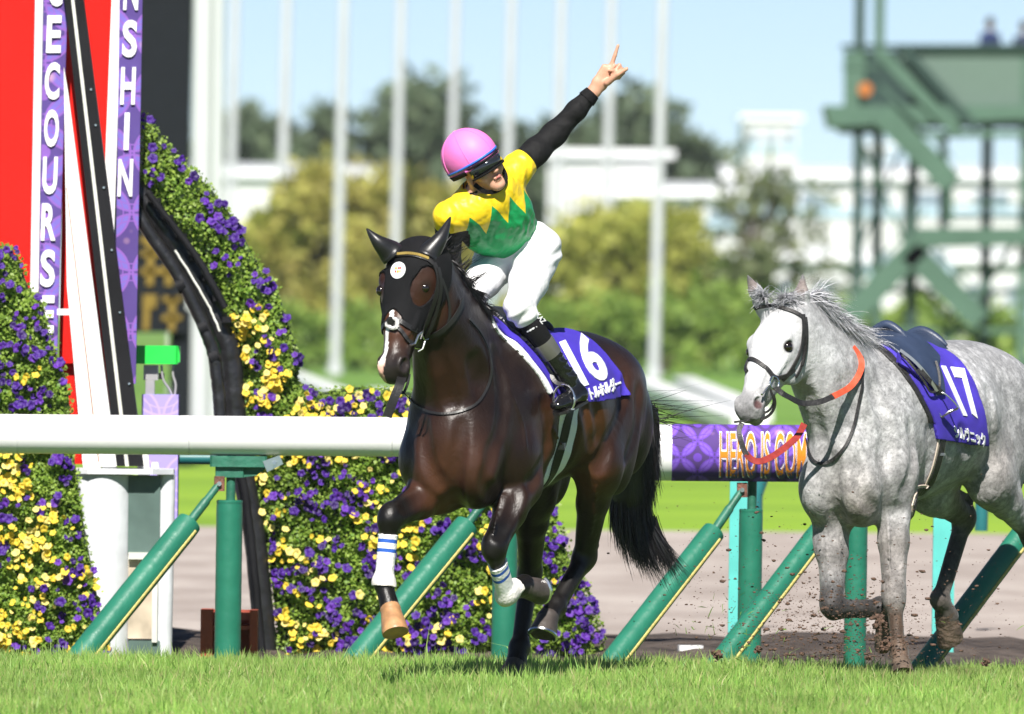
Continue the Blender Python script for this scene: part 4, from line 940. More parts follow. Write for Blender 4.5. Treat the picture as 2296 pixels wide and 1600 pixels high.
# black results board and white column far behind the finish post
bd = root('results_board', (P(330, 800, 66)[0], 66, 0), 'black results board with yellow lettering far behind the petunia arch', 'board'); M_BDY = new_mat('board_yellow', (.19, .12, .008), .6); M_BDB = new_mat('board_black', (.010, .012, .016), .7, spec=.1)
MB().prism([P(180, -250, 66), P(434, -250, 66), P(414, 745, 66), P(180, 745, 66)], (0, .6, 0)).build('board_panel', M_BDB, bd)
for x0, x1, y0, y1 in ((318, 350, 530, 545), (318, 400, 560, 574), (330, 346, 545, 640), (372, 388, 530, 640), (318, 400, 600, 614), (322, 352, 660, 690), (322, 336, 690, 740), (366, 406, 664, 676), (380, 394, 664, 742), (364, 408, 706, 718)):
    MB().prism([P(x0, y0, 65.97), P(x1, y0, 65.97), P(x1 - 2, y1, 65.97), P(x0 - 2, y1, 65.97)], (0, .02, 0)).build('board_letter', M_BDY, bd)
for x in (250, 405): q = P(x, 760, 66.2); MB().bar((q[0], 66.2, 0), (q[0], 66.2, q[2] + .3), .2, .2).build('board_leg', M_BDB, bd)
b = P(448, 900, 72); b[2] = 0; wc = root('white_column', b, 'broad white column right of the black results board', 'column'); MB().tube([b, b + (0, 0, 9)], [.115, .115], 20).build('shaft', M_POLE, wc, True); MB().box(b + np.array((0, 0, .08)), (.5, .5, .16)).build('plinth', M_POLE, wc)
b = P(480, 880, 110); b[2] = 0; wc2 = root('white_column', b, 'thin pale column between the broad column and the leftmost flagpole', 'column'); MB().tube([b, b + (0, 0, 12)], [.10, .10], 16).build('shaft', M_POLE, wc2, True); MB().box(b + np.array((0, 0, .08)), (.4, .4, .16)).build('plinth', M_POLE, wc2)
# white course rails running away over the infield
M_WR = new_mat('white_course_rail', (.80, .80, .80), .5, var=.03)
def far_rail(label, a, b, w, h):
    p, q = PG(*a), PG(*b); o = root('course_rail', p, label, 'rail', 'white rails on the infield'); MB().bar(p + (0, 0, h - .1), q + (0, 0, h - .1), w, .2).build('top_rail', M_WR, o)
    n = 8
    for i in range(n + 1): c = lerp(p, q, i / n); MB().box((c[0], c[1], h / 2 - .1), (.08, .08, h)).build('post', M_WR, o)
far_rail('white course rail on the turf between petunia arch and dark horse', (655, 868), (790, 930), .34, .30); far_rail('white course rail running away right of the dark horse\'s tail', (1438, 885), (1680, 990), .42, .30); far_rail('second white course rail just left of the grey horse\'s muzzle', (1530, 880), (1700, 962), .38, .30); far_rail('short white course rail behind the petunia arch at left', (395, 905), (520, 912), .3, .3); far_rail('white course rail left of the dark horse\'s neck', (840, 905), (930, 935), .30, .25)

# ================================================================== steel tower
M_TOW = new_mat('tower_green_paint', (.062, .122, .085), .5, var=.12, vscale=1.); M_TOWD = new_mat('tower_dark_green', (.016, .042, .034), .5, var=.15); M_TOWP = new_mat('tower_panel_green', (.098, .150, .122), .6, var=.06); M_LAMPO = new_mat('orange_lamp_glass', (.45, .14, .03), .4)
YT = 170.; tw = root('observation_tower', (P(2110, 880, YT)[0], YT + 1.5, 0), 'green steel observation tower with zigzag stairs at the right', 'tower')
def tb(n, a, b, w, h=None, m=M_TOW, dY=0., dY2=None): MB().bar(P(a[0], a[1], YT + dY), P(b[0], b[1], YT + (dY if dY2 is None else dY2)), w, h or w, up=(0, 1, 0)).build(n, m, tw)
def tp(n, pts, m, dY=0., t=.1): MB().prism([P(x, y, YT + dY) for x, y in pts], (0, t, 0)).build(n, m, tw)
for x, dY, m in ((1918, .2, M_TOWD), (1962, 2.4, M_TOW), (2040, .6, M_TOWD), (2290, .2, M_TOW), (2205, 2.6, M_TOWD)):
    q = P(x, 880, YT + dY); MB().bar((q[0], YT + dY, 0), P(x + 12, 110 if x > 1990 else -120, YT + dY), .20, .20, up=(0, 1, 0)).build('leg', m, tw)
tp('platform', [(1850, 236), (2420, 236), (2420, 262), (1862, 284)], M_TOW, -.1, 2.8); tp('platform_underside', [(1880, 284), (2050, 284), (2050, 296), (1890, 296)], M_TOWD, .1, 2.4)
tp('cabin_panel', [(2010, 108), (2420, 108), (2420, 236), (2060, 236)], M_TOWP, .1, .06); tp('cabin_panel', [(1892, 112), (1940, 112), (1940, 236), (1892, 236)], M_TOW, .0, .06); tp('cabin_back', [(1930, 112), (2040, 112), (2040, 236), (1930, 236)], M_TOWD, 2.2, .06)
tb('top_rail', (1886, 104), (2420, 104), .09, .09, M_TOWD); tb('mid_rail', (1886, 150), (2010, 150), .05, .05, M_TOW)
tb('brace_beam', (1966, 110), (2150, 300), .22, .08, M_TOW, -.15); tb('brace_beam', (2030, 110), (2190, 290), .16, .08, M_TOWD, -.1); tb('platform_beam', (2060, 300), (2420, 300), .14, .14, M_TOW); tb('platform_beam', (2040, 276), (2420, 276), .18, .1, M_TOWD, .2)
for n_, a, b in (('upper', (1975, 252), (2135, 412)), ('lower', (2075, 532), (1890, 725)), ('return', (2040, 560), (2200, 720))):
    for dY in (-.2, .9): tb('stair_stringer', a, b, .46, .06, M_TOW if dY < 0 else M_TOWD, dY)
    for i in range(9):
        x, y = a[0] + (b[0] - a[0]) * (i + .5) / 9, a[1] + (b[1] - a[1]) * (i + .5) / 9; q0, q1 = P(x, y, YT - .2), P(x, y, YT + .9); MB().box((q0[0], YT + .35, q0[2]), (.22, 1.05, .04)).build('stair_tread', M_TOWD, tw)
    tb('hand_rail', (a[0], a[1] - 60), (b[0], b[1] - 60), .05, .05, M_TOW, -.2)
tp('landing', [(2062, 510), (2420, 510), (2420, 545), (2062, 555)], M_TOW, -.3, 1.8); tb('landing_rail', (2110, 455), (2420, 455), .06, .06, M_TOW); tb('landing_rail', (2110, 482), (2420, 482), .05, .05, M_TOWD)
tb('cross_brace', (1925, 300), (2035, 560), .07, .07, M_TOW, .6); tb('cross_brace', (2035, 300), (1925, 560), .07, .07, M_TOWD, .6); tb('cross_brace', (2060, 640), (2290, 860), .09, .09, M_TOWD, .6); tb('cross_brace', (2290, 520), (2060, 860), .10, .10, M_TOW, .4)
tb('lower_beam', (1900, 650), (2420, 655), .10, .10, M_TOWD, .5); tb('lower_beam', (1905, 740), (2420, 742), .12, .12, M_TOW, .5); tb('hanger', (2115, 300), (2115, 520), .16, .12, M_TOWD, .8); tb('hanger', (2130, 420), (2130, 500), .12, .08, M_TOW, -.1)
for x in (1920, 2000, 2130, 2250): q = P(x, 880, YT + .5); MB().box((q[0], YT + .5, .2), (.35, .35, .4)).build('footing', M_TOWD, tw)
MB().tube([P(1940, 200, YT - .1), P(1940, 200, YT - .28)], [.14, .13], 16).build('signal_lamp', M_LAMPO, tw, True)
def watcher(label, px, hy, Y, shirt, facing):
    h = P(px, hy, Y); g = h - np.array((0, 0, 1.60)); o = root('person', g, label, 'person'); F = Field(g - np.array((.45, .4, .05)), h + np.array((.45, .4, .2)), .022); s = np.array((.8, .6 * facing, 0))
    F.ell(h, (.09, .10, .12), None, .02); F.cap(h - (0, 0, .1), h - (0, 0, .2), .055, .06, .03); F.ecap(h - (0, 0, .28), h - (0, 0, .72), (.19, .11), (.15, .11), s, .05)
    for sg in (-1, 1):
        a = h + s * .19 * sg - (0, 0, .25); e = a + np.array((.02 * sg, -.10, -.26)); w = e + np.array((.16 * facing, -.18, .06)); F.cap(a, e, .055, .045, .03); F.cap(e, w, .042, .032, .02); F.ell(w + (0, -.03, 0), (.045, .05, .03), None, .02)
        F.cap(h + s * .09 * sg - (0, 0, .75), h + s * .10 * sg - (0, 0, 1.15), .085, .06, .04); F.cap(h + s * .10 * sg - (0, 0, 1.15), h + s * .10 * sg - (0, 0, 1.55), .055, .04, .02); F.ell(h + s * .10 * sg + np.array((0, -.05, -1.57)), (.05, .12, .04), None, .03)
    v, q = F.mesh(); z = v[:, 2] - h[2]; c = np.where((z > -.14)[:, None], np.array((.45, .27, .19)), np.where((z > -.74)[:, None], np.array(shirt), np.array((.03, .03, .04)))); c = np.where((z > -.06)[:, None], np.array((.03, .022, .018)), c)
    mesh_obj('body', v, q, new_mat('watcher_clothes', rough=.8, attr='Col', var=.1), o, True, {'Col': c})
watcher('person in dark blue jacket leaning on the tower top rail', 2220, 50, YT + 1.2, (.012, .025, .09), 1); watcher('person in dark jacket at the right edge of the tower top', 2296, 58, YT + 1.3, (.02, .03, .07), -1)

# ================================================================== air
def haze():
    x, y0, y1, z0, z1 = 460., -56., 1260., -1.2, 34.
    v = [(-x, y0, z0), (x, y0, z0), (x, y1, z0), (-x, y1, z0), (-x, y0, z1), (x, y0, z1), (x, y1, z1), (-x, y1, z1)]
    m = bpy.data.materials.new('haze_air'); m.use_nodes = True; nt = m.node_tree; nt.nodes.remove(nt.nodes['Principled BSDF'])
    pv = nt.nodes.new('ShaderNodeVolumePrincipled'); pv.inputs['Color'].default_value = (.90, .95, 1.0, 1); pv.inputs['Density'].default_value = .00011; pv.inputs['Anisotropy'].default_value = .0
    nt.links.new(pv.outputs[0], nt.nodes['Material Output'].inputs['Volume'])
    o = mesh_obj('haze', v, [(3, 2, 1, 0), (4, 5, 6, 7), (0, 1, 5, 4), (1, 2, 6, 5), (2, 3, 7, 6), (3, 0, 4, 7)], m); tag(o, 'thin pale haze in the air over the racecourse', None, None, 'stuff')
haze()
# ------------------------------------------------------------------ the dark winner
JD = dict(
    trunk=[(P(1030, 1000, -.33), (.20, .25)), (P(1092, 925, .0), (.26, .405)), (P(1178, 918, .36), (.285, .345)),
           (P(1245, 888, .66), (.25, .275)), (P(1305, 890, .92), (.245, .275)), (P(1350, 930, 1.14), (.16, .22))],
    neck=[(P(1060, 900, -.12), (.165, .35)), (P(1020, 775, -.34), (.135, .255)), (P(968, 650, -.56), (.095, .155)), (P(945, 590, -.62), (.088, .125))],
    shR=P(957, 1020, -.26), elR=P(990, 1095, -.24), knR=P(874, 1158, -.58), feR=P(860, 1308, -.60), coR=P(878, 1376, -.65),
    shL=P(1150, 1010, -.18), elL=P(1170, 1085, -.14), knL=P(1106, 1228, -.42), feL=P(1136, 1330, -.25), coL=P(1176, 1312, -.14),
    hpR=P(1235, 905, .95), stR=P(1195, 1095, .56), hkR=P(1188, 1285, .84), hfR=P(1164, 1450, .68), hcR=P(1156, 1494, .63),
    hpL=P(1372, 915, .86), stL=P(1343, 1040, .50), hkL=P(1311, 1248, .72), hfL=P(1246, 1358, .50), hcL=P(1226, 1390, .42))
HD = Head(P(911, 545, -.62), P(869, 822, -.84), R(27), 1.07, 1.10)
HD.en = .190; HD.socket = False
FD = horse_field(JD, HD, R(17), R(27), ears=False)
vD, qD = FD.mesh(); vD = relax(vD, qD, 1, .4)
bD = bvh_of(vD, qD)
carve(FD, bD, [[(1108, 790), (1128, 870), (1122, 960), (1098, 1020)], [(1218, 900), (1230, 980), (1210, 1050), (1190, 1085)], [(1036, 950), (1027, 1020), (1022, 1080), (1030, 1135)], [(950, 950), (958, 1030), (985, 1085)],
    [(1105, 1025), (1088, 1080), (1108, 1112)], [(1398, 850), (1388, 930), (1362, 990), (1345, 1050)], [(1432, 870), (1428, 960), (1402, 1030)], [(1308, 900), (1322, 950), (1328, 1000)], [(1334, 905), (1344, 945), (1345, 985)],
    [(980, 770), (1000, 840), (1014, 905)], [(1072, 800), (1086, 855)], [(1058, 808), (1072, 868)], [(1262, 940), (1256, 1000), (1236, 1050)], [(1292, 935), (1285, 990), (1268, 1040)], [(1160, 1110), (1142, 1160), (1118, 1200)], [(935, 1120), (905, 1140)]],
    [[(1150, 890), (1172, 950), (1180, 1010)], [(1126, 1110), (1112, 1160), (1108, 1195)], [(1336, 1090), (1332, 1150), (1322, 1200)], [(1300, 1265), (1280, 1300)], [(1240, 960), (1260, 1010), (1240, 1080)], [(905, 760), (925, 735), (938, 700)]])
vD, qD = FD.mesh(); vD = relax(vD, qD, 1, .4); bD = bvh_of(vD, qD)
vD, qD = vD, qD
hD = HD.loc(vD)
TR = JD['trunk']
# coat: dark bay, black points, lighter flank and inner forearm, a white stripe on the nose
K = (.006, .005, .0045)
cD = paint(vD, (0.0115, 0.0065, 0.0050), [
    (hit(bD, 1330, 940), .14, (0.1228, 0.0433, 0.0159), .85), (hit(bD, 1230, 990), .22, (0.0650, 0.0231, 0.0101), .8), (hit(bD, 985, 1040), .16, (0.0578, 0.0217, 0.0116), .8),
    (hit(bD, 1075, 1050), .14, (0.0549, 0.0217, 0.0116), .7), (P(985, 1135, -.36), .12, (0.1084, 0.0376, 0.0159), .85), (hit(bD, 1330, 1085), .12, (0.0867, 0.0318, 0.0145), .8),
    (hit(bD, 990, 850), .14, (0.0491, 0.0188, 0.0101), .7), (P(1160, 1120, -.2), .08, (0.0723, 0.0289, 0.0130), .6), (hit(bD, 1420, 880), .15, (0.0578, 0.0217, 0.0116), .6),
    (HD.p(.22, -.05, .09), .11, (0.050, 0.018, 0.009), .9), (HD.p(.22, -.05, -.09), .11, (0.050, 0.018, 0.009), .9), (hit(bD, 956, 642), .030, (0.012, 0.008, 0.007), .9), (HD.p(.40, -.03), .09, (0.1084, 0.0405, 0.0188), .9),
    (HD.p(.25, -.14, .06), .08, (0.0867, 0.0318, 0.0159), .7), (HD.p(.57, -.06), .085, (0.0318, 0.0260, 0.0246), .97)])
for a, b, r in (('knR', 'feR', .16), ('knL', 'feL', .16), ('hkL', 'hfL', .16), ('hkR', 'hfR', .18), ('feR', 'coR', .14), ('feL', 'coL', .14), ('hfL', 'hcL', .14), ('hfR', 'hcR', .16)):
    t, d = seg_t(vD, JD[a], JD[b]); w = (1 - sstep(r * .55, r, d))[:, None]; cD = cD * (1 - w) + np.array(K) * w
t, d = seg_t(vD, JD['feR'], JD['coR']); w = (sstep(.70, .82, t) * (d < .1) * (vD[:, 0] > lerp(JD['feR'], JD['coR'], .8)[0] - .022))[:, None]; cD = cD * (1 - w) + np.array((.45, .36, .30)) * w
cen = -.010 + np.where(hD[:, 0] > .36, -(hD[:, 0] - .36) * .10, 0) + .004 * np.sin(hD[:, 0] * 40)
wid = np.interp(hD[:, 0], [.28, .33, .44, .52, .57, .62], [.0, .009, .010, .009, .016, .010])
w = ((np.abs(hD[:, 2] - cen) < wid) & (hD[:, 1] > -.085) & (hD[:, 0] > .28)).astype(float)
w = w[:, None]; tip = sstep(.53, .58, hD[:, 0])[:, None]
cD = cD * (1 - w) + (np.array((.75, .74, .73)) * (1 - tip) + np.array((.62, .36, .28)) * tip) * w

M_COAT = new_mat('dark_bay_coat', rough=.40, var=.40, vscale=6., bump=.10, bscale=110., attr='Col', spec=.34, rvar=.16)
def coat_relief(m, st=.14):
    nt = m.node_tree; b = nt.nodes['Principled BSDF']; old = b.inputs['Normal'].links[0].from_node
    tc = nt.nodes.new('ShaderNodeTexCoord'); mp = nt.nodes.new('ShaderNodeMapping'); mp.inputs['Scale'].default_value = (1, 1, .7)
    n = nt.nodes.new('ShaderNodeTexNoise'); n.inputs['Scale'].default_value = 13; n.inputs['Detail'].default_value = 3; n.inputs['Distortion'].default_value = 1.2
    bp = nt.nodes.new('ShaderNodeBump'); bp.inputs['Strength'].default_value = st; bp.inputs['Distance'].default_value = .03
    nt.links.new(tc.outputs['Object'], mp.inputs[0]); nt.links.new(mp.outputs[0], n.inputs['Vector']); nt.links.new(n.outputs['Fac'], bp.inputs['Height'])
    nt.links.new(bp.outputs[0], old.inputs['Normal'])
coat_relief(M_COAT)
M_HOOFP = new_mat('pale_hoof', (.42, .22, .10), .45, var=.35, vscale=14., bump=.2)
M_HOOFD = new_mat('dark_hoof', (.055, .045, .040), .5, var=.4, vscale=14., bump=.2)
M_LEATH = new_mat('black_leather', (.014, .013, .013), .42, var=.3, bump=.1, bscale=120.)
M_MESH = new_mat('black_mesh_cloth', (.006, .006, .007), .8, spec=.2, var=.25, vscale=30., bump=.35, bscale=300.)
M_HAIRD = new_mat('black_hair', (.008, .007, .008), .38, var=.4, vscale=20.)
M_EYE = new_mat('dark_eye', (.010, .006, .004), .06, var=.1, spec=.9)
M_WHITE = new_mat('white_cloth', (.80, .80, .80), .8, var=.04, bump=.15, bscale=60.)
M_PURPLE = new_mat('purple_cloth', (.048, .025, .40), .75, var=.10, vscale=6., bump=.12, bscale=9.)
M_PRINT = new_mat('white_print', (.80, .80, .82), .7, var=.05)
M_GOLD = new_mat('gold_beads', (.62, .42, .12), .35, metal=.7, var=.2)
M_FLEECE = new_mat('white_fleece', (.72, .70, .68), .95, var=.15, bump=.9, bscale=160.)

horseD = root('racehorse', (P(1180, 1530, .6)[0], .5, 0), 'dark bay horse in black hood cantering with a rider, cloth number 16', 'horse')
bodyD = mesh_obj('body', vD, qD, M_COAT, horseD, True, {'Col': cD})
up = np.array((0, 0, 1.))
hoof('hoof', lerp(JD['feR'], JD['coR'], .86), P(889, 1426, -.70), P(880, 1400, -1.2) - P(889, 1410, -.7) , M_HOOFP, horseD, .047, .063)
hoof('hoof', lerp(JD['feL'], JD['coL'], .90), P(1206, 1308, -.05), np.array((.1, -.3, -.9)), M_HOOFD, horseD, .046, .060, M_STEEL)
hoof('hoof', lerp(JD['hfR'], JD['hcR'], .90), P(1148, 1530, .59), np.array((-.35, -.9, .0)), M_HOOFD, horseD, .048, .060)
hoof('hoof', lerp(JD['hfL'], JD['hcL'], .80), P(1221, 1429, .39), np.array((-.3, -.9, .1)), M_HOOFD, horseD, .050, .066, M_STEEL)
for sg in (-1, 1):
    le = HD.loc(hit(bD, 956, 642)); e = HD.p(le[0], le[1] - .011, (le[2] - (.0115 if sg > 0 else .020)) * sg)
    v, f = [], []
    o = mesh_obj('eye', *(lambda B: (B.v, B.f))(MB().tube([e + HD.n * (x * .024) for x in np.sin(np.linspace(-1.57, 1.57, 9))], [max(.0005, .022 * math.cos(a)) for a in np.linspace(-1.57, 1.57, 9)], 14)), M_EYE, horseD, True)

# black hood over the forehead with eye holes and stuffed ears
def hood_reg(g):
    q = HD.loc(g); n, d, s = q[:, 0], q[:, 1], q[:, 2]; a = np.abs(s)
    low = np.interp(a, [0, .03, .055, .075, .10], [.315, .345, .395, .40, .36])
    tt = (d + .022) * .78 - (a - .084) * .62; hole = np.where(a > .03, 1 - np.sqrt(((n - .205) / .080) ** 2 + (tt / .050) ** 2), -1.)
    back = -.118 + .10 * np.clip(.06 - n, 0, 1) * -1.5
    return np.maximum.reduce([n - low, -.10 - n, back - d, hole * .045]).astype(np.float32)
hc = HD.p(.15, -.05)
v, q = shell(FD, hood_reg, .0085, -.004, (hc - .34, hc + .34))
hoodD = mesh_obj('hood', v, q, M_MESH, horseD, True)
M_EAR = new_mat('hood_ear_leather', (.012, .012, .013), .38, var=.2, bump=.05)
for b, m, t in ((P(872, 562, -.64), P(846, 540, -.66), P(822, 512, -.66)), (P(962, 568, -.68), P(990, 530, -.66), P(1010, 486, -.62))):
    c = spline([b - nrm(t - b) * .03, b, m + (0, -.01, 0), t], 5); k = len(c)
    rr = np.interp(np.linspace(0, 1, k), [0, .2, .35, .6, .85, 1], [.056, .056, .052, .034, .014, .003])
    o = MB().tube(c, list(rr), 16).build('hood_ear', M_EAR, hoodD, True)
hb = bvh_of(v, q)
# emblem: white roundel with a small red and gold crest
ec = hit(hb, 894, 606); _, en, _, _ = hb.find_nearest(Vector(ec)); en = nrm(np.array(en) + np.array((0, -.4, 0)))
eu = nrm(np.cross(np.cross(en, up), en)); er = np.cross(eu, en)
def disc(name, c, r, t, mat, par, n=24):
    return MB().tube([c, c + en * t], r, n, ref=eu).build(name, mat, par)
emb = disc('emblem', ec - en * .004, .037, .011, M_PRINT, hoodD)
ring('emblem_ring', ec + en * .0075, en, .031, .0012, M_GOLD, emb)
M_RED = new_mat('red_print', (.60, .05, .03), .6); M_ORN = new_mat('gold_print', (.65, .36, .05), .6)
for (x, y, w_, h_, mm) in ((-.010, .008, .010, .009, M_ORN), (.003, .009, .008, .008, M_RED), (.012, .010, .006, .010, M_RED), (-.011, -.006, .007, .009, M_RED), (.001, -.006, .010, .010, M_ORN), (.012, -.005, .006, .009, M_ORN)):
    p = ec + en * .0075 + er * x + eu * y
    MB().prism([p - er * w_ / 2 - eu * h_ / 2, p + er * w_ / 2 - eu * h_ / 2, p + er * w_ / 2 + eu * h_ / 2, p - er * w_ / 2 + eu * h_ / 2], en * .0015).build('emblem_mark', mm, emb)
def hs(bv, pts): return [hit(bv, x, y) for x, y in pts]
bf = strap('browband', hs(hb, [(861, 588), (875, 577), (895, 573), (918, 572), (942, 576), (960, 583), (970, 592)]), .016, .006, M_LEATH, horseD, hb, .005)
bb = MB(); pts = spline(hs(hb, [(863, 585), (876, 575), (896, 571), (918, 570), (942, 574), (958, 580)]), 6)
for a in pts:
    l, nn, _, _ = hb.find_nearest(Vector(a)); c_ = np.array(l) + np.array(nn) * .011; bb.box(c_, (.0095, .009, .011), 0, 0, .002)
bb.build('browband_beads', M_GOLD, bf)
# bridle
strap('cheek_strap', hs(hb, [(972, 590), (979, 620), (978, 655), (968, 690)]) + hs(bD, [(955, 715), (945, 735), (936, 758)]), .020, .005, M_LEATH, horseD, bD, .014)
strap('cheek_strap', hs(hb, [(980, 600), (986, 640), (982, 675)]) + hs(bD, [(972, 705), (962, 735), (952, 760)]), .016, .005, M_LEATH, horseD, bD, .018)
strap('throat_latch', hs(bD, [(988, 625), (1000, 660), (1006, 700), (998, 735), (980, 752)]), .014, .004, M_LEATH, horseD, bD, .008)
nbD = strap('noseband', hs(bD, [(858, 738), (868, 724), (888, 716), (908, 727), (930, 740), (945, 742), (960, 735)]), .020, .006, M_LEATH, horseD, bD, .007)
strap('noseband', hs(bD, [(884, 728), (898, 740), (906, 752), (914, 764), (926, 772)]), .016, .006, M_LEATH, horseD, bD, .008)
pc = hit(bD, 876, 721)
for (ax_, ay_, bx_, by_) in ((866, 728, 876, 713), (876, 713, 890, 716), (890, 716, 891, 733), (866, 729, 880, 736), (880, 736, 891, 733)):
    a, b = hit(bD, ax_, ay_), hit(bD, bx_, by_); MB().tube([a + (0, -.012, 0), (a + b) / 2 + (0, -.016, 0), b + (0, -.012, 0)], [.008, .0095, .008], 8).build('fleece_pad', M_FLEECE, nbD, True)
MB().tube([pc + (0, -.010, .004), pc + (.0, -.024, 0)], [.020, .014], 12).build('noseband_pad', M_LEATH, nbD, True)
rb = hit(bD, 936, 768); ring('bit_ring', rb + np.array((.0, -.012, 0)), (.5, -1, .2), .026, .0035, M_STEEL, horseD)
rb2 = hit(bD, 952, 752); ring('bit_ring', rb2 + np.array((.006, -.012, 0)), (.7, -.8, .1), .018, .003, M_STEEL, horseD)
MB().tube([P(920, 774, -.80), P(931, 770, -.82), P(938, 752, -.81), P(946, 745, -.79)], .0055, 8).build('bit', M_STEEL, horseD, True)
MB().tube([P(938, 788, -.80), P(948, 782, -.80), P(953, 765, -.79)], .004, 8).build('bit', M_STEEL, horseD, True)
# reins and neck strap
strap('rein', hs(bD, [(962, 752), (985, 742), (1008, 722), (1028, 690), (1034, 672)]), .022, .005, M_LEATH, horseD, bD, .010)
strap('neck_strap', hs(bD, [(1050, 715), (1075, 745), (1094, 785), (1100, 830), (1092, 868), (1068, 905), (1030, 924), (985, 928), (945, 915), (918, 893)]), .011, .005, M_LEATH, horseD, bD, .007)
strap('rein_end', [P(918, 893, -.62), P(905, 880, -.78), P(897, 878, -.82), P(905, 880, -.80), P(914, 860, -.80), P(918, 838, -.80)], .012, .004, M_LEATH, horseD)
strap('lead_strap', [P(903, 836, -.80), P(897, 860, -.86), P(884, 892, -.88), P(868, 934, -.88)], .040, .004, M_LEATH, horseD, nref=(.2, -1, .2))
# bandages on the fore legs
def band_mat():
    m = new_mat('bandage', (.80, .78, .76), .85, var=.06, bump=.3, bscale=90.); nt = m.node_tree; b = nt.nodes['Principled BSDF']
    at = nt.nodes.new('ShaderNodeAttribute'); at.attribute_name = 't'
    rp = nt.nodes.new('ShaderNodeValToRGB'); rp.color_ramp.interpolation = 'CONSTANT'; cr = rp.color_ramp
    W = (.80, .79, .78, 1); B = (.02, .10, .45, 1)
    cr.elements[0].color = W; cr.elements[1].position = .10; cr.elements[1].color = B
    for p_, c_ in ((.17, W), (.28, B), (.35, W)): e_ = cr.elements.new(p_); e_.color = c_
    nz = nt.nodes.new('ShaderNodeTexNoise'); nz.inputs['Scale'].default_value = 26
    dr = nt.nodes.new('ShaderNodeMix'); dr.data_type = 'RGBA'; dr.inputs[7].default_value = (.50, .40, .32, 1)
    ml = nt.nodes.new('ShaderNodeMath'); ml.operation = 'MULTIPLY'
    mr = nt.nodes.new('ShaderNodeMapRange'); mr.inputs[1].default_value = .55; mr.inputs[2].default_value = 1.1
    nt.links.new(at.outputs['Fac'], rp.inputs[0]); nt.links.new(at.outputs['Fac'], mr.inputs[0])
    nt.links.new(mr.outputs[0], ml.inputs[0]); nt.links.new(nz.outputs['Fac'], ml.inputs[1])
    nt.links.new(ml.outputs[0], dr.inputs[0]); nt.links.new(rp.outputs[0], dr.inputs[6]); nt.links.new(dr.outputs[2], b.inputs['Base Color'])
    return m
M_BAND = band_mat()
for kn, fe, co, t0, t1 in ((JD['knR'], JD['feR'], JD['coR'], .26, 1.05), (JD['knL'], JD['feL'], JD['coL'], .30, 1.10)):
    ax = nrm(fe - kn); L_ = np.linalg.norm(fe - kn)
    def reg(g):
        t = (g - kn) @ ax / L_; dd = np.linalg.norm(g - kn - (t * L_)[:, None] * ax, axis=1)
        return np.maximum.reduce([(t0 - t) * L_, (t - t1) * L_, dd - .085]).astype(np.float32)
    c_ = (kn + fe) / 2
    v, q = shell(FD, reg, .008, -.006, (np.minimum(kn, fe) - .13, np.maximum(kn, fe) + .13))
    t = ((v - kn) @ ax / L_ - t0) / (t1 - t0)
    mesh_obj('leg_bandage', v, q, M_BAND, horseD, True, {'t': t})
# mane, forelock, tail
def crest(bv, pts, n, Yo):
    c = spline([P(*p) for p in pts], 12); out = []
    for i in range(n):
        p = c[RNG.integers(0, len(c))] + RNG.normal(0, .012, 3); l, nn, _, _ = bv.find_nearest(Vector(p)); out.append(np.array(l) - np.array(nn) * .004)
    return out
CRD = [(980, 575, -.52), (1005, 610, -.46), (1030, 660, -.38), (1058, 700, -.25), (1085, 715, -.1)]
rt = crest(bD, CRD, 3400, 0)
strands('mane', rt, [np.array((.42, .2, -.45)) for _ in rt], RNG.uniform(.05, .11, len(rt)), M_HAIRD, horseD, .0020, .45, .25, 6, .30)
rt2 = crest(bD, CRD[:3], 110, 0)
strands('mane_wisps', rt2, [np.array((.55, .2, .75)) for _ in rt2], RNG.uniform(.07, .15, len(rt2)), M_HAIRD, horseD, .0017, .10, .35, 7, .30)
dock = P(1425, 905, 1.28)
tl = spline([dock, P(1448, 930, 1.38), P(1438, 990, 1.46), P(1418, 1060, 1.48), P(1412, 1125, 1.50), P(1432, 1165, 1.52), P(1472, 1182, 1.54)], 8)
tb = MB().tube(tl[:44], list(np.interp(np.linspace(0, 1, 44), [0, .1, .4, .7, .9, 1], [.03, .045, .082, .085, .045, .01])), 14)
tailD = tb.build('tail', M_HAIRD, horseD, True)
TRT, TDR, TLN = [], [], []
for i in range(8000):
    u = RNG.uniform(.02, .93); p = tl[int(u * (len(tl) - 1))]; r_ = np.interp(u, [0, .1, .4, .7, .9, 1], [.02, .04, .082, .082, .05, .02])
    a = RNG.uniform(0, 6.28); TRT.append(p + np.array((math.cos(a) * r_, math.sin(a) * r_ * .6, RNG.normal(0, .02))))
    if u < .30 and RNG.uniform() < .022: TDR.append(np.array((.9, .2, .02 + RNG.normal(0, .22)))); TLN.append(RNG.uniform(.16, .36))
    else: TDR.append(np.array((-.10 + .9 * max(0, u - .55), .05, -1.0 + max(0, u - .7) * 2.2))); TLN.append(RNG.uniform(.12, .24) + .18 * max(0, u - .6))
strands('tail_hair', TRT, TDR, np.array(TLN), M_HAIRD, tailD, .0015, .05, .16, 9, .07, wind=(.12, .0, .02))
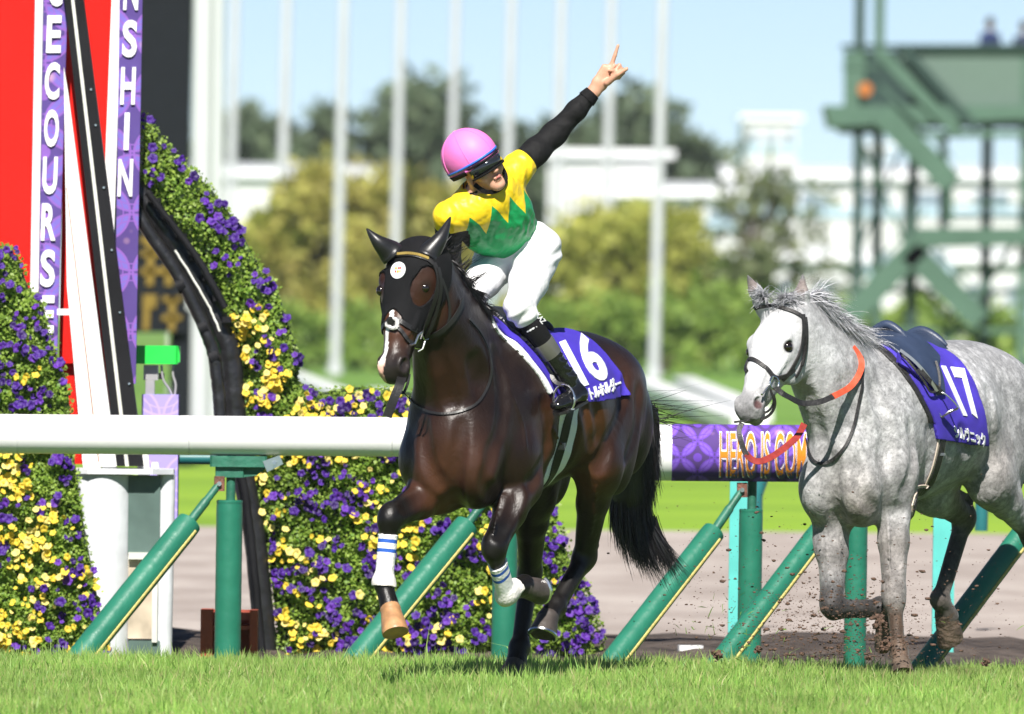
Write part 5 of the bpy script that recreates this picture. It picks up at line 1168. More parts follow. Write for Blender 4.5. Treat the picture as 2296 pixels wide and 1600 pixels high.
# saddle cloth, pad, girth and saddle of the dark horse
def side_poly(bv, F, pix, th):
    f = fwd(th); return [((np.array(p) @ f), p[2]) for p in (hit(bv, x, y) for x, y in pix) if p is not None]
def cloth_reg(poly, th):
    f = fwd(th); return lambda g: poly_sdf(g @ f, g[:, 2], poly).astype(np.float32)
thD = R(26)
front = side_poly(bD, FD, [(1112, 735), (1150, 765), (1190, 808), (1222, 850), (1240, 885), (1246, 908)], thD)
rear = side_poly(bD, FD, [(1408, 888), (1392, 852), (1366, 812), (1336, 778), (1308, 757)], thD)
pl = [(front[0][0] + .02, 2.2)] + front + rear + [(rear[-1][0] - .02, 2.2)]
bx = (P(1000, 1100, -.3) - .1, P(1450, 700, 1.2) + .1)
v, q = shell(FD, cloth_reg(pl, thD), .016, -.004, bx)
clothD = mesh_obj('saddle_cloth', v, q, M_PURPLE, horseD, True)
cb = bvh_of(v, q)
pl2 = [(a + .022 if i <= len(front) else a, z + (.02 if i <= len(front) else .03)) for i, (a, z) in enumerate(pl)]
pl2 = [(a + .045, z) for a, z in [(front[0][0], 2.2)] + front[:-1]] + [(front[-1][0] - .25, front[-1][1] + .1), (front[0][0] - .5, 2.2)]
v2, q2 = shell(FD, cloth_reg(pl2, thD), .009, -.008, bx)
mesh_obj('saddle_pad', v2, q2, M_WHITE, horseD, True)
decal('number_print', '16', (1307, 868), (78, -26), (-55, -104), cb, M_PRINT, clothD, FD, .035, .82)
decal('name_print', 'タイトルホルダー', (1298, 907), (12.0 * 8, -4.4 * 8), (-8, -29), cb, M_PRINT, clothD, FD, .03, 1.0)
for w_, o_, m_ in ((.112, .005, M_WHITE), (.040, .010, M_LEATH)):
    gp = [p for p in hs(bD, [(1283, 880), (1273, 930), (1262, 980), (1247, 1030), (1232, 1068), (1218, 1096)]) if p[1] < .42]; gl = gp[-1]; strap('girth', gp + [gl + np.array((-.05, .04, -.05)), gl + np.array((-.14, .06, -.10))], w_, .006, m_, horseD, bD, o_)
MB().box(hit(bD, 1256, 1000) + np.array((0, -.016, 0)), (.045, .006, .03), -.3).build('girth_buckle', M_STEEL, horseD)
M_SADD = new_mat('saddle_leather', (.016, .017, .022), .35, var=.2, bump=.08)
def saddle(F, bv, poly, th, bx, parent, pom, can):
    v, q = shell(F, cloth_reg(poly, th), .030, .006, bx)
    s = mesh_obj('saddle', v, q, M_SADD, parent, True)
    for nm, (a, b, c), r in (('pommel', pom, .022), ('cantle', can, .024)):
        MB().tube(spline([a, b, c], 6), [r * x for x in np.interp(np.linspace(0, 1, 13), [0, .2, .5, .8, 1], [.35, .9, 1, .9, .35])], 10).build(nm, M_SADD, s, True)
    return s
sf = side_poly(bD, FD, [(1125, 738), (1165, 770), (1205, 815), (1232, 862)], thD)
pls = [(sf[0][0] - .02, 2.2)] + [(a - .02, z) for a, z in sf] + [(sf[-1][0] - .13, sf[-1][1] + .02), (sf[0][0] - .33, 1.50), (sf[0][0] - .36, 2.2)]
sadD = saddle(FD, bD, pls, thD, bx, horseD, (P(1085, 745, .12), P(1118, 712, .08), P(1150, 745, .02)), (P(1160, 735, .45), P(1205, 722, .42), P(1240, 740, .36)))
M_PALE = new_mat('pale_blue_pad', (.42, .52, .62), .6)
strap('saddle_roll', [P(1122, 725, .02), P(1142, 740, -.03), P(1166, 760, -.06), P(1180, 775, -.06)], .022, .012, M_PALE, sadD)
# ================================================================== the jockey
M_SKIN = new_mat('skin', (.56, .30, .20), .5, var=.08, vscale=20., bump=.05); M_SKIN.node_tree.nodes['Principled BSDF'].inputs['Subsurface Weight'].default_value = .08
M_BREECH = new_mat('white_breeches', (.80, .80, .82), .75, var=.03, vscale=5., bump=.35, bscale=14.)
M_BOOT = new_mat('patent_boot', (.008, .008, .009), .12, var=.2, spec=.7, bump=.25, bscale=20., rvar=.04)
M_SOCK = new_mat('black_sock', (.006, .006, .0065), .8, spec=.2, var=.2, bump=.2, bscale=200.)
M_GAITER = new_mat('clear_gaiter', (.10, .10, .085), .22, var=.2, spec=.6)
M_PINK = new_mat('pink_silk', (.85, .19, .54), .55, var=.06, vscale=6., bump=.12, bscale=16.)
M_BLUE = new_mat('blue_ribbon', (.03, .15, .60), .5)
M_GLASS = new_mat('goggle_lens', (.015, .017, .020), .05, var=.1, spec=1.0, rvar=.02)
M_LIP = new_mat('lip', (.50, .16, .14), .5)

jockey = root('person', P(1180, 920, .15), 'person in pink helmet and yellow and green silks pointing one arm skyward', 'person')
HJ = P(1081, 381, -.14)
ju = nrm((-.53, -.10, .84)); jf = np.array((.70, -.62, -.40)); jf = nrm(jf - ju * (jf @ ju)); js = np.cross(ju, jf)     # up, face, the rider's left
frJ = np.stack([jf, js, ju])
def hj(f, s, u): return HJ + jf * f + js * s + ju * u
LS, RS = P(1160, 378, .04), P(1005, 485, -.12)
LE, LW = P(1243, 300, .14), P(1333, 203, .16)
RE, RW = P(1003, 560, .0), P(1030, 650, -.22)
PEL = P(1163, 560, .27); CHE = P(1092, 462, -.02); WAI = P(1135, 525, .16); NEC = P(1078, 440, -.09)
yk, ya = hit(cb, 1235, 800)[1], hit(cb, 1275, 870)[1]
LA = P(1272, 850, ya - .075); LH, LK = P(1205, 572, .20), P(1165, 690, min(-.10, yk - .16))
RH, RK, RA = P(1113, 588, .26), P(1053, 668, -.10), P(1000, 830, .10)
latS = nrm(LS - RS); latH = nrm(LH - RH)
FJ = Field(P(940, 960, -.4) - .05, P(1430, 80, .5) + .05, .0055)
# skin: one body from head to feet
FJ.ell(hj(-.005, 0, .035), (.098, .076, .09), frJ, .02)
FJ.ecap(hj(.02, 0, .0), hj(.045, 0, -.072), (.068, .060), (.040, .034), js, .03)
FJ.ell(hj(.062, 0, -.092), (.022, .026, .018), frJ, .02)
FJ.cap(hj(.086, 0, .010), hj(.103, 0, -.024), .008, .0115, .014)
for sg in (-1, 1):
    FJ.ell(hj(.098, .011 * sg, -.025), (.008, .007, .007), frJ, .008)
    FJ.ell(hj(.055, .045 * sg, -.022), (.03, .022, .022), frJ, .025)
    FJ.ell(hj(-.008, .078 * sg, -.020), (.018, .008, .030), frJ, .008)
    FJ.ell(hj(.082, .030 * sg, .008), (.016, .018, .010), frJ, .012, True)
FJ.ell(hj(.084, 0, -.052), (.010, .022, .006), frJ, .006); FJ.ell(hj(.082, 0, -.066), (.010, .018, .006), frJ, .006)
FJ.cap(hj(.095, -.02, -.059), hj(.095, .02, -.059), .003, .003, .004, True)
FJ.ecap(hj(-.02, 0, -.05), NEC, (.052, .055), (.058, .058), latS, .03)
FJ.ecap(CHE, WAI, (.12, .07), (.09, .06), latS, .05); FJ.ecap(WAI, PEL, (.09, .06), (.10, .07), latH, .05)
FJ.cap(NEC, LS, .05, .055, .05); FJ.cap(NEC, RS, .05, .055, .05)
FJ.cap(LS, LE, .048, .040, .02); FJ.ecap(LE, LW, (.040, .040), (.024, .030), (.3, -.9, .3), .02)
FJ.cap(RS, RE, .048, .040, .02); FJ.cap(RE, RW, .038, .026, .02)
for a, b, c in ((LH, LK, LA), (RH, RK, RA)):
    FJ.cap(PEL, a, .07, .07, .05); FJ.cap(a, b, .066, .044, .04); FJ.cap(b, lerp(b, c, .35), .040, .038, .02); FJ.cap(lerp(b, c, .35), c, .038, .026, .02)
# pointing hand
PW = LW; PC = P(1358, 168, .155); hn = nrm((.25, -.95, -.15))
hu = nrm(PC - PW)
hx = nrm(np.cross(hn, hu))           # across the palm
FJ.ecap(PW, lerp(PW, PC, .45), (.027, .021), (.034, .020), hx, .015)
FJ.ecap(lerp(PW, PC, .4), P(1366, 156, .155), (.035, .018), (.040, .017), hx, .015)
ix = [P(1372, 143, .150), P(1379, 123, .145), P(1386, 101, .142)]
FJ.cap(P(1366, 155, .152), ix[0], .012, .0105, .010); FJ.cap(ix[0], ix[1], .0100, .0088, .004); FJ.cap(ix[1], ix[2], .0088, .0070, .004)
for j, (kx, ky, dy) in enumerate(((1379, 150, .0), (1384, 158, .004), (1387, 167, .008))):   # three curled fingers
    k_ = P(kx, ky, .150 + dy); m_ = P(kx + 10, ky - 4, .118 + dy); e_ = P(kx + 1, ky + 7, .112 + dy); b_ = P(kx - 16, ky + 9, .152 + dy)
    FJ.cap(b_, k_, .012, .0105, .008); FJ.cap(k_, m_, .0102, .0092, .004); FJ.cap(m_, e_, .0092, .0080, .004); FJ.cap(e_, P(kx - 12, ky + 8, .128 + dy), .008, .007, .004)
FJ.cap(P(1362, 185, .135), P(1385, 166, .105), .0155, .0125, .012); FJ.cap(P(1385, 166, .105), P(1405, 154, .095), .0115, .0090, .005)
# resting hand on the rein (gloveless under the cuff)
FJ.ell(P(1033, 662, -.26), (.035, .025, .04), None, .02)
for j in range(4): FJ.cap(P(1026 + j * 5, 655 + j * 5, -.29), P(1036 + j * 5, 668 + j * 4, -.30), .0095, .0085, .004)
vJ, qJ = FJ.mesh(); vJ = relax(vJ, qJ, 1, .3)
bodyJ = mesh_obj('body', vJ, qJ, M_SKIN, jockey, True)
for sg in (-1, 1):
    c_ = hj(.092, .012 * sg, -.030)
MB().tube([hj(.090, -.018, -.058), hj(.0965, -.008, -.053), hj(.098, 0, -.055), hj(.0965, .008, -.053), hj(.090, .018, -.058)], [.002, .0045, .0045, .0045, .002], 8).build('lips', M_LIP, bodyJ, True)

# racing silk: yellow yoke cut in points over green, black sleeves
FS = Field(P(930, 660, -.35) - .05, P(1360, 180, .42) + .05, .006)
FS.ecap(CHE + (CHE - WAI) * .18, lerp(CHE, WAI, .5), (.165, .118), (.165, .122), latS, .05)
FS.ecap(lerp(CHE, WAI, .4), WAI + (PEL - WAI) * .0, (.165, .120), (.145, .108), nrm(latS * .5 + latH * .5), .05)
FS.cap(lerp(NEC, CHE, .7), LS, .066, .064, .06); FS.cap(lerp(NEC, CHE, .6), RS, .068, .060, .06)
FS.cap(LS, lerp(LS, LE, .5), .062, .056, .04); FS.cap(lerp(LS, LE, .5), LE, .056, .051, .03)
FS.cap(LE, lerp(LE, LW, .55), .051, .043, .03); FS.cap(lerp(LE, LW, .55), lerp(LE, LW, .86), .046, .036, .02)
FS.cap(RS, RE, .060, .052, .04); FS.cap(RE, lerp(RE, RW, .8), .055, .036, .03)
# wrinkles: shallow folds round the bend of the arm and across the chest
for i in range(0):
    t = .1 + i * .1; c_ = lerp(LS, LE, t * 1.1) if t < .8 else lerp(LE, LW, (t - .8) * 2); ax = nrm(LE - LS); sd = nrm(np.cross(ax, (0.2, -1, .2))); r_ = .064 - .014 * t
    a = c_ + np.array((0, -r_ * .9, 0)) + sd * (-1) ** i * .035; FS.cap(a, c_ + np.array((0, -r_ * .75, 0)) - sd * (-1) ** i * .03 + ax * .03, .004, .003, .012)
for i in range(7):
    a = lerp(P(1015, 500, -.18), P(1185, 440, -.1), RNG.uniform()); d_ = np.array((.10, .02, -.10)) + RNG.normal(0, .03, 3); a = a + np.array((0, 0, RNG.uniform(-.06, .03)))
FS.cap(NEC + ju * .045, NEC + ju * .12, .045, .045, .012, True)
vS, qS = FS.mesh(); vS = relax(vS, qS, 1, .4)
# drape folds pressed into the skin of the silk
axt = nrm(CHE - WAI); tv = (vS - WAI) @ axt; tu = (vS - WAI) @ latS
tl_, dl_ = seg_t(vS, LS, LE); tr_, dr_ = seg_t(vS, RS, RE); tl2, dl2 = seg_t(vS, LE, LW); tr2, dr2 = seg_t(vS, RE, RW)
alL = (vS - LS) @ nrm(LE - LS); alR = (vS - RS) @ nrm(RE - RS)
slv = np.maximum(np.where(dl_ < .13, alL - .055, -1), np.where(dr_ < .10, alR - .045, -1)); slv = np.maximum(slv, np.where(np.minimum(dl2, dr2) < .09, .05, -1))
bS = bvh_of(vS, qS)
p0, p1 = np.array(hit(bS, 1030, 520)), np.array(hit(bS, 1185, 420))
lu = nrm(p1 - p0); L_u = np.linalg.norm(p1 - p0); vd = np.array((0, 0, 1.)) - lu * lu[2]; vd = nrm(vd - np.array((0, vd[1], 0)))
zu = ((vS - p0) @ lu) / L_u; zv = ((vS - p0) @ vd)
ftl = .0022 * np.sin(zu * 26 + zv * 75 + 1.8 * np.sin(zu * 7)) * sstep(.05, -.12, zv) * (slv < 0) + .0007 * np.sin(zu * 55 - zv * 60 + 2 * np.sin(zv * 30)) * (slv < 0)
gS = FS.grad(vS); vS = vS + gS * ftl[:, None]
def folds(m, st, sc=5., dist=.018):
    """long irregular creases of thin cloth"""
    nt = m.node_tree; b = nt.nodes['Principled BSDF']; old = b.inputs['Normal'].links[0].from_node
    tc = nt.nodes.new('ShaderNodeTexCoord'); wv = nt.nodes.new('ShaderNodeTexWave'); wv.wave_type = 'BANDS'; wv.bands_direction = 'DIAGONAL'
    wv.inputs['Scale'].default_value = sc; wv.inputs['Distortion'].default_value = 9.; wv.inputs['Detail'].default_value = 3.; wv.inputs['Detail Scale'].default_value = 1.3
    bp = nt.nodes.new('ShaderNodeBump'); bp.inputs['Strength'].default_value = st; bp.inputs['Distance'].default_value = dist
    nt.links.new(tc.outputs['Object'], wv.inputs['Vector']); nt.links.new(wv.outputs['Fac'], bp.inputs['Height']); nt.links.new(bp.outputs[0], old.inputs['Normal'])
folds(M_BREECH, .16, 4.)
def silk_mat():
    m = new_mat('silks', (1, 1, 1), .44, var=.05, vscale=5., bump=.14, bscale=9., sheen=.0, spec=.3); nt = m.node_tree; b = nt.nodes['Principled BSDF']
    def A(n): q = nt.nodes.new('ShaderNodeAttribute'); q.attribute_name = n; return q.outputs['Fac']
    def MM(op, a, b_=None, c=None):
        q = nt.nodes.new('ShaderNodeMath'); q.operation = op
        for i, x in enumerate((a, b_, c)):
            if x is None: continue
            if hasattr(x, 'links'): nt.links.new(x, q.inputs[i])
            else: q.inputs[i].default_value = x
        return q.outputs[0]
    def MX(f, a, b_):
        q = nt.nodes.new('ShaderNodeMix'); q.data_type = 'RGBA'; nt.links.new(f, q.inputs[0])
        for i, x in ((6, a), (7, b_)):
            if hasattr(x, 'links'): nt.links.new(x, q.inputs[i])
            else: q.inputs[i].default_value = (*x, 1)
        return q.outputs[2]
    pp = MM('PINGPONG', MM('ADD', A('zu'), 4.0 + .05), .135)
    th = MM('MULTIPLY', MM('SUBTRACT', pp, .085), .72)
    y = MM('GREATER_THAN', A('zv'), th)
    col = MX(y, (.012, .30, .09), (.85, .60, .02)); col = MX(MM('GREATER_THAN', A('slv'), 0.), col, (.0045, .0045, .005))
    for l in list(b.inputs['Base Color'].links): src = l.from_socket
    rg = nt.nodes.new('ShaderNodeMix'); rg.data_type = 'FLOAT'; rg.inputs[2].default_value = .42; rg.inputs[3].default_value = .78; nt.links.new(MM('GREATER_THAN', A('slv'), 0.), rg.inputs[0]); nt.links.new(rg.outputs[0], b.inputs['Roughness'])
    folds(m, .35)
    ml = nt.nodes.new('ShaderNodeVectorMath'); ml.operation = 'MULTIPLY'; nt.links.new(src, ml.inputs[0]); nt.links.new(col, ml.inputs[1]); nt.links.new(ml.outputs[0], b.inputs['Base Color'])
    return m
mesh_obj('silks', vS, qS, silk_mat(), jockey, True, {'zu': zu, 'zv': zv, 'slv': slv})
c = lerp(LE, LW, .80); MB().tube([c, lerp(LE, LW, .95)], [.043, .036], 20).build('cuff', M_SOCK, jockey, True)
MB().tube(spline([NEC + (latS * math.cos(a) * .064 + nrm(np.cross(ju, latS)) * math.sin(a) * .062) + ju * .034 for a in np.linspace(0, 6.2832, 13)], 3), .013, 8, cap=False).build('collar', M_SOCK, jockey, True)

# breeches
FB = Field(P(960, 860, -.35) - .05, P(1300, 480, .5) + .05, .006)
FB.ecap(RH + (0, 0, .03), LH + (0, 0, .03), (.105, .10), (.105, .10), (0, 1, .4), .04)
FB.ell(PEL + np.array((.06, .05, .0)), (.13, .13, .12), None, .06)
FB.ecap(WAI + (PEL - WAI) * .3, PEL, (.135, .10), (.15, .12), latH, .05)
FB.ecap(LH, lerp(LH, LK, .5), (.098, .10), (.082, .085), latH, .03); FB.ecap(lerp(LH, LK, .5), LK, (.082, .085), (.062, .066), latH, .025)
FB.cap(LK, LK + (LA - LK) * .22, .062, .048, .03)
FB.ecap(RH, lerp(RH, RK, .5), (.094, .095), (.078, .082), latH, .03); FB.cap(lerp(RH, RK, .5), RK, .078, .060, .025); FB.cap(RK, lerp(RK, RA, .6), .064, .045, .03)
vB, qB = FB.mesh(); vB = relax(vB, qB, 1, .4); gB = FB.grad(vB)
t1, d1 = seg_t(vB, LH, LK); t2, d2 = seg_t(vB, RH, RK)
w1 = .0028 * np.sin(70 * vB[:, 0] - 60 * vB[:, 2] + 3 * np.sin(22 * vB[:, 2])) * (.35 + sstep(.75, 1., np.maximum(t1, t2)) * 1.2 + sstep(.3, .0, np.minimum(t1, t2)))
mesh_obj('breeches', vB + gB * w1[:, None], qB, M_BREECH, jockey, True)

# sock, gaiter, boot on the near leg (and the far one)
for kn, an, near in ((LK, LA, True), (RK, RA, False)):
    def on(t): return lerp(kn, an, t)
    MB().tube([on(t) for t in (.17, .20, .30, .48)], [.046, .050, .052, .049], 20).build('sock', M_SOCK, jockey, True)
    MB().tube([on(t) for t in (.46, .49, .62, .66)], [.050, .052, .050, .049], 20).build('gaiter', M_GAITER, jockey, True)
    fd = nrm(P(1243, 914, ya - .20) - P(1308, 892, ya - .03)) if near else nrm(np.array((-.45, -.85, -.25)))
    FO = Field(np.minimum(on(.6), an) - .24, np.maximum(on(.6), an) + .24, .006)
    FO.ecap(on(.64), an, (.046, .046), (.037, .042), latH, .02)
    hl, toe = (P(1299, 884, ya - .05), P(1247, 909, ya - .21)) if near else (an + np.array((.015, .02, -.045)), an + np.array((.015, .02, -.055)) + fd * .215); fd = nrm(toe - hl)
    FO.cap(an, hl, .040, .034, .03); FO.ecap(hl, lerp(hl, toe, .62), (.031, .034), (.040, .030), np.cross(fd, (0, 0, 1)), .03); FO.ecap(lerp(hl, toe, .62), toe, (.040, .030), (.030, .020), np.cross(fd, (0, 0, 1)), .03)
    for i in range(7): FO.cap(on(.66 + i * .05) + np.array((-.02, -.04, .004)), on(.68 + i * .05) + np.array((.045, -.02, .012 * (-1) ** i)), .006, .005, .012)
    vv, qq = FO.mesh(); ob = mesh_obj('boot', vv, qq, M_BOOT, jockey, True)
    so = MB(); sdv = nrm(np.cross(fd, (0, 0, 1))); dn = nrm(np.cross(sdv, fd)); dn = dn if dn[2] < 0 else -dn
    LL = np.linalg.norm(toe - hl) + .03; pr = [(0, .030), (.27 * LL, .034), (.58 * LL, .040), (.85 * LL, .036), (LL, .016)]
    ol = [hl + fd * (a - .02) + sdv * b + dn * .030 for a, b in pr] + [hl + fd * (a - .02) - sdv * b + dn * .030 for a, b in pr[::-1]]
    so.prism(ol, dn * .012).build('sole', M_LEATH, ob)
    if near:
        st = hl + fd * .13; pts = [st + sdv * (.055 * math.cos(a)) + np.array((0, 0, 1.)) * (.065 * math.sin(a) + .01) for a in np.linspace(-.6, 3.74, 16)]
        stirrup = root('stirrup', st - np.array((0, 0, .05)), 'steel stirrup under the rider\'s black boot', 'stirrup')
        MB().tube(pts, .0045, 8).build('stirrup_bow', M_STEEL, stirrup, True)
        MB().bar(pts[0] - (0, 0, .004), pts[-1] - (0, 0, .004), .030, .008).build('tread', M_STEEL, stirrup)
        strap('stirrup_leather', [st + (0, 0, .075), lerp(st, P(1225, 800, ya - .1), .5) + np.array((-.01, .0, .0)), P(1215, 780, yk - .02)], .018, .004, M_LEATH, stirrup)
v, f = text_mesh('KAZ', .02, .5); v = fit(v, 1, 1); sb = P(1200, 709, -.1); sr, su = np.array((.036, -.0, .030)) * .0 + (P(1222, 724, -.1) - P(1206, 704, -.1)), P(1215, 708, -.1) - P(1206, 716, -.1)
skc = lerp(LK, LA, .27); lt = [P(1200, 707, 0) * np.array((1, 0, 1)) + np.array((0, skc[1] - .047, 0)) + sr * a + su * b + np.array((.0, .018 * a, 0)) for a, b in v]
V, F_ = solid(np.array(lt), f, np.array((.2, -1, .2)), .002); mesh_obj('sock_lettering', V, F_, M_PRINT, jockey)

# helmet: silk-covered dome, peak, ribbon and goggle strap
cH = P(1053, 352, -.115) ; rf, rs, ru_ = .138, .118, .128
def dome(fa, sa, ua, k=1.0): return cH + jf * rf * fa * k + js * rs * sa * k + ju * ru_ * ua * k
V, Fc = [], []; nu, nv = 40, 16
for j in range(nv + 1):
    el = R(90 - j * (90 + 20) / nv)
    for i in range(nu):
        a = 2 * math.pi * i / nu; k = 1.0 + .006 * math.cos(6 * a) * math.cos(el) ** 2
        V.append(dome(math.cos(a) * math.cos(el), math.sin(a) * math.cos(el), math.sin(el), k))
for j in range(nv + 1):
    el = R(-20 + j * 110 / nv)
    for i in range(nu):
        a = 2 * math.pi * i / nu; V.append(dome(math.cos(a) * math.cos(el), math.sin(a) * math.cos(el), math.sin(el), .94))
n_ = 2 * nv + 2; Fc = [(j * nu + i, (j + 1) * nu + i, (j + 1) * nu + (i + 1) % nu, j * nu + (i + 1) % nu) for j in range(n_ - 1) for i in range(nu)]
helm = mesh_obj('helmet', V, Fc, M_PINK, jockey, True)
for a in np.arange(6) * math.pi / 3 + .35:
    MB().tube([dome(math.cos(a) * math.cos(e), math.sin(a) * math.cos(e), math.sin(e), 1.004) for e in np.linspace(R(88), R(-12), 14)], .0018, 6).build('helmet_seam', M_PINK, helm, True)
MB().tube([dome(0, 0, 1.0), dome(0, 0, 1.035)], [.009, .006], 10).build('button', M_PINK, helm, True)
def bandring(name, e0, e1, k, mat, a0=0, a1=6.2832, par=None, n=40):
    V = []; m = n + 1
    for kk in (1.0, k):
        for e in (e0, e1):
            for a in np.linspace(a0, a1, m): V.append(dome(math.cos(a) * math.cos(e), math.sin(a) * math.cos(e), math.sin(e), kk))
    F_ = []
    for i in range(n):
        F_ += [(2 * m + i, 2 * m + i + 1, 3 * m + i + 1, 3 * m + i), (i, 2 * m + i, 2 * m + i + 1, i + 1)[::-1], (m + i, 3 * m + i, 3 * m + i + 1, m + i + 1)]
    return mesh_obj(name, V, F_, mat, par or helm, True)
bandring('ribbon', R(-6), R(-11), 1.02, M_BLUE)
pk = []; 
for s_, e in ((1.0, R(-14)), (1.15, R(-17)), (1.15, R(-20)), (1.0, R(-20))):
    for a in np.linspace(-1.05, 1.05, 15): pk.append(dome(math.cos(a) * math.cos(e) * (1 + (s_ - 1) * math.cos(a) ** .6), math.sin(a) * math.cos(e), math.sin(e)))
mesh_obj('peak', pk, [(r * 15 + i, r * 15 + i + 1, ((r + 1) % 4) * 15 + i + 1, ((r + 1) % 4) * 15 + i) for r in range(4) for i in range(14)], M_PINK, helm, True)
bandring('goggle_strap', R(-15), R(-24), 1.035, M_SOCK, 1.0, 5.28)
# goggles: wrap-round lens in a soft frame
def gog(name, h0, h1, r0, r1, mat, a1=1.15, par=None):
    V = []; m = 21
    for rr in (r0, r1):
        for u in (h0, h1):
            for a in np.linspace(-a1, a1, m): V.append(hj(math.cos(a) * (.098 + rr), math.sin(a) * (.080 + rr), u))
    F_ = []
    for i in range(m - 1):
        F_ += [(2 * m + i, 2 * m + i + 1, 3 * m + i + 1, 3 * m + i), (i, m + i, m + i + 1, i + 1), (i, i + 1, 2 * m + i + 1, 2 * m + i), (m + i, 3 * m + i, 3 * m + i + 1, m + i + 1)]
    F_ += [(0, 2 * m, 3 * m, m), (m - 1, 2 * m - 1, 4 * m - 1, 3 * m - 1)]
    return mesh_obj(name, V, F_, mat, par or jockey, True)
gg = gog('goggles', -.006, .040, .004, .016, M_GLASS)
gog('goggle_frame', -.016, -.008, .002, .019, M_SOCK, 1.2, gg); gog('goggle_frame', .036, .044, .002, .019, M_SOCK, 1.2, gg)
strap('chin_strap', [hj(.01, .085, .03), hj(.02, .080, -.03), hj(.035, .060, -.085), hj(.045, .0, -.108), hj(.035, -.060, -.085), hj(.02, -.080, -.03)], .020, .004, M_SOCK, jockey, nref=(.3, -.9, -.3))
rt = [hj(-.06 + RNG.normal(0, .02), RNG.uniform(-.07, .07), -.03 + RNG.normal(0, .012)) - jf * .03 for _ in range(160)]
strands('hair', rt, [np.array((-.15, -.2, -1.)) for _ in rt], .045, M_HAIRD, jockey, .003, .1, .05, 4, .2)
# ------------------------------------------------------------------ the riderless grey
JG = dict(
    trunk=[(P(1896, 1048, 2.02), (.168, .24)), (P(1967, 958, 2.35), (.250, .38)), (P(2055, 942, 2.7), (.272, .34)),
           (P(2120, 908, 3.0), (.255, .29)), (P(2185, 908, 3.27), (.25, .275)), (P(2240, 945, 3.5), (.17, .22))],
    neck=[(P(1920, 940, 2.22), (.165, .34)), (P(1868, 850, 2.02), (.135, .25)), (P(1800, 755, 1.83), (.095, .16)), (P(1768, 718, 1.76), (.088, .125))],
    shR=P(1872, 1060, 2.08), elR=P(1868, 1150, 2.1), knR=P(1865, 1362, 1.97), feR=P(1972, 1358, 2.14), coR=P(1990, 1400, 2.2),
    shL=P(2000, 1050, 2.08), elL=P(2003, 1125, 2.12), knL=P(2004, 1338, 1.97), feL=P(2014, 1455, 1.92), coL=P(2022, 1492, 1.88),
    hpR=P(2115, 925, 3.3), stR=P(2085, 1090, 2.85), hkR=P(2163, 1160, 3.15), hfR=P(2108, 1345, 3.0), hcR=P(2126, 1382, 3.06),
    hpL=P(2255, 940, 3.2), stL=P(2220, 1075, 2.85), hkL=P(2310, 1190, 3.2), hfL=P(2340, 1380, 3.3), hcL=P(2345, 1430, 3.28),
    ebR=P(1703, 676, 1.72), etR=P(1677, 618, 1.66), ebL=P(1796, 690, 1.76), etL=P(1800, 616, 1.72))
HG = Head(P(1742, 684, 1.74), P(1663, 908, 1.42), R(36), 1.05, 1.09)
FG = horse_field(JG, HG, R(20), R(27))
vG, qG = FG.mesh(); vG = relax(vG, qG, 1, .4)
bG = bvh_of(vG, qG)
carve(FG, bG, [[(1872, 1030), (1868, 1100), (1884, 1165)], [(1955, 870), (1985, 960), (1985, 1045)], [(2042, 960), (2050, 1040), (2028, 1105)], [(1812, 880), (1835, 960), (1852, 1025)], [(2218, 880), (2228, 960), (2215, 1045)], [(2150, 960), (2172, 1010)], [(2085, 960), (2085, 1030), (2065, 1080)],
    [(1925, 1040), (1930, 1100), (1955, 1140)], [(1905, 850), (1925, 900)], [(1890, 860), (1912, 915)], [(2015, 1150), (2010, 1210), (2005, 1270)]], [[(1850, 1180), (1856, 1250), (1858, 1310)], [(1990, 1150), (1994, 1230), (1996, 1300)], [(1720, 800), (1712, 840), (1700, 870)], [(2120, 1000), (2100, 1060), (2070, 1100)]])
vG, qG = FG.mesh(); vG = relax(vG, qG, 1, .4); bG = bvh_of(vG, qG)
hG = HG.loc(vG)
WG, GR, DK, MUD = (.62, .62, .63), (.34, .34, .35), (.055, .05, .05), (.10, .065, .045)
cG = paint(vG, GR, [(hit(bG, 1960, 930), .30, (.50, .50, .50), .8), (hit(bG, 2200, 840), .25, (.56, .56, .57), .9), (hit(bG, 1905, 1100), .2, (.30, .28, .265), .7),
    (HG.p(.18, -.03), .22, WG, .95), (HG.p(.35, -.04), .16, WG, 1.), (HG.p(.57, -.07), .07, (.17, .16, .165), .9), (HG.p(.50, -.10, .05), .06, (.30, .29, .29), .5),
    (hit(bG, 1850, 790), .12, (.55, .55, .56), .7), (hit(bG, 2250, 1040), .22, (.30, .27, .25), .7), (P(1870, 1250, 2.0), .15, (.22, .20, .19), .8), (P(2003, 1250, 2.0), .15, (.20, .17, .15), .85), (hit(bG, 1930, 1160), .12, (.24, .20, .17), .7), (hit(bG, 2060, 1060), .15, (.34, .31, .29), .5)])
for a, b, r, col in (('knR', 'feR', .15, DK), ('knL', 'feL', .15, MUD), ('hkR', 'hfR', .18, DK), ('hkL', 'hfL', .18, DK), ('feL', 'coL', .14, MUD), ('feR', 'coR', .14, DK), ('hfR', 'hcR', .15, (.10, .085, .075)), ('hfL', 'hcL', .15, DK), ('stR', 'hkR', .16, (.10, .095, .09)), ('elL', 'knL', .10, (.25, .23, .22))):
    t, d = seg_t(vG, JG[a], JG[b]); w = ((1 - sstep(r * .5, r, d)) * (sstep(.1, .7, t) if a[:2] in ('el', 'st') else 1))[:, None]; cG = cG * (1 - w) + np.array(col) * w
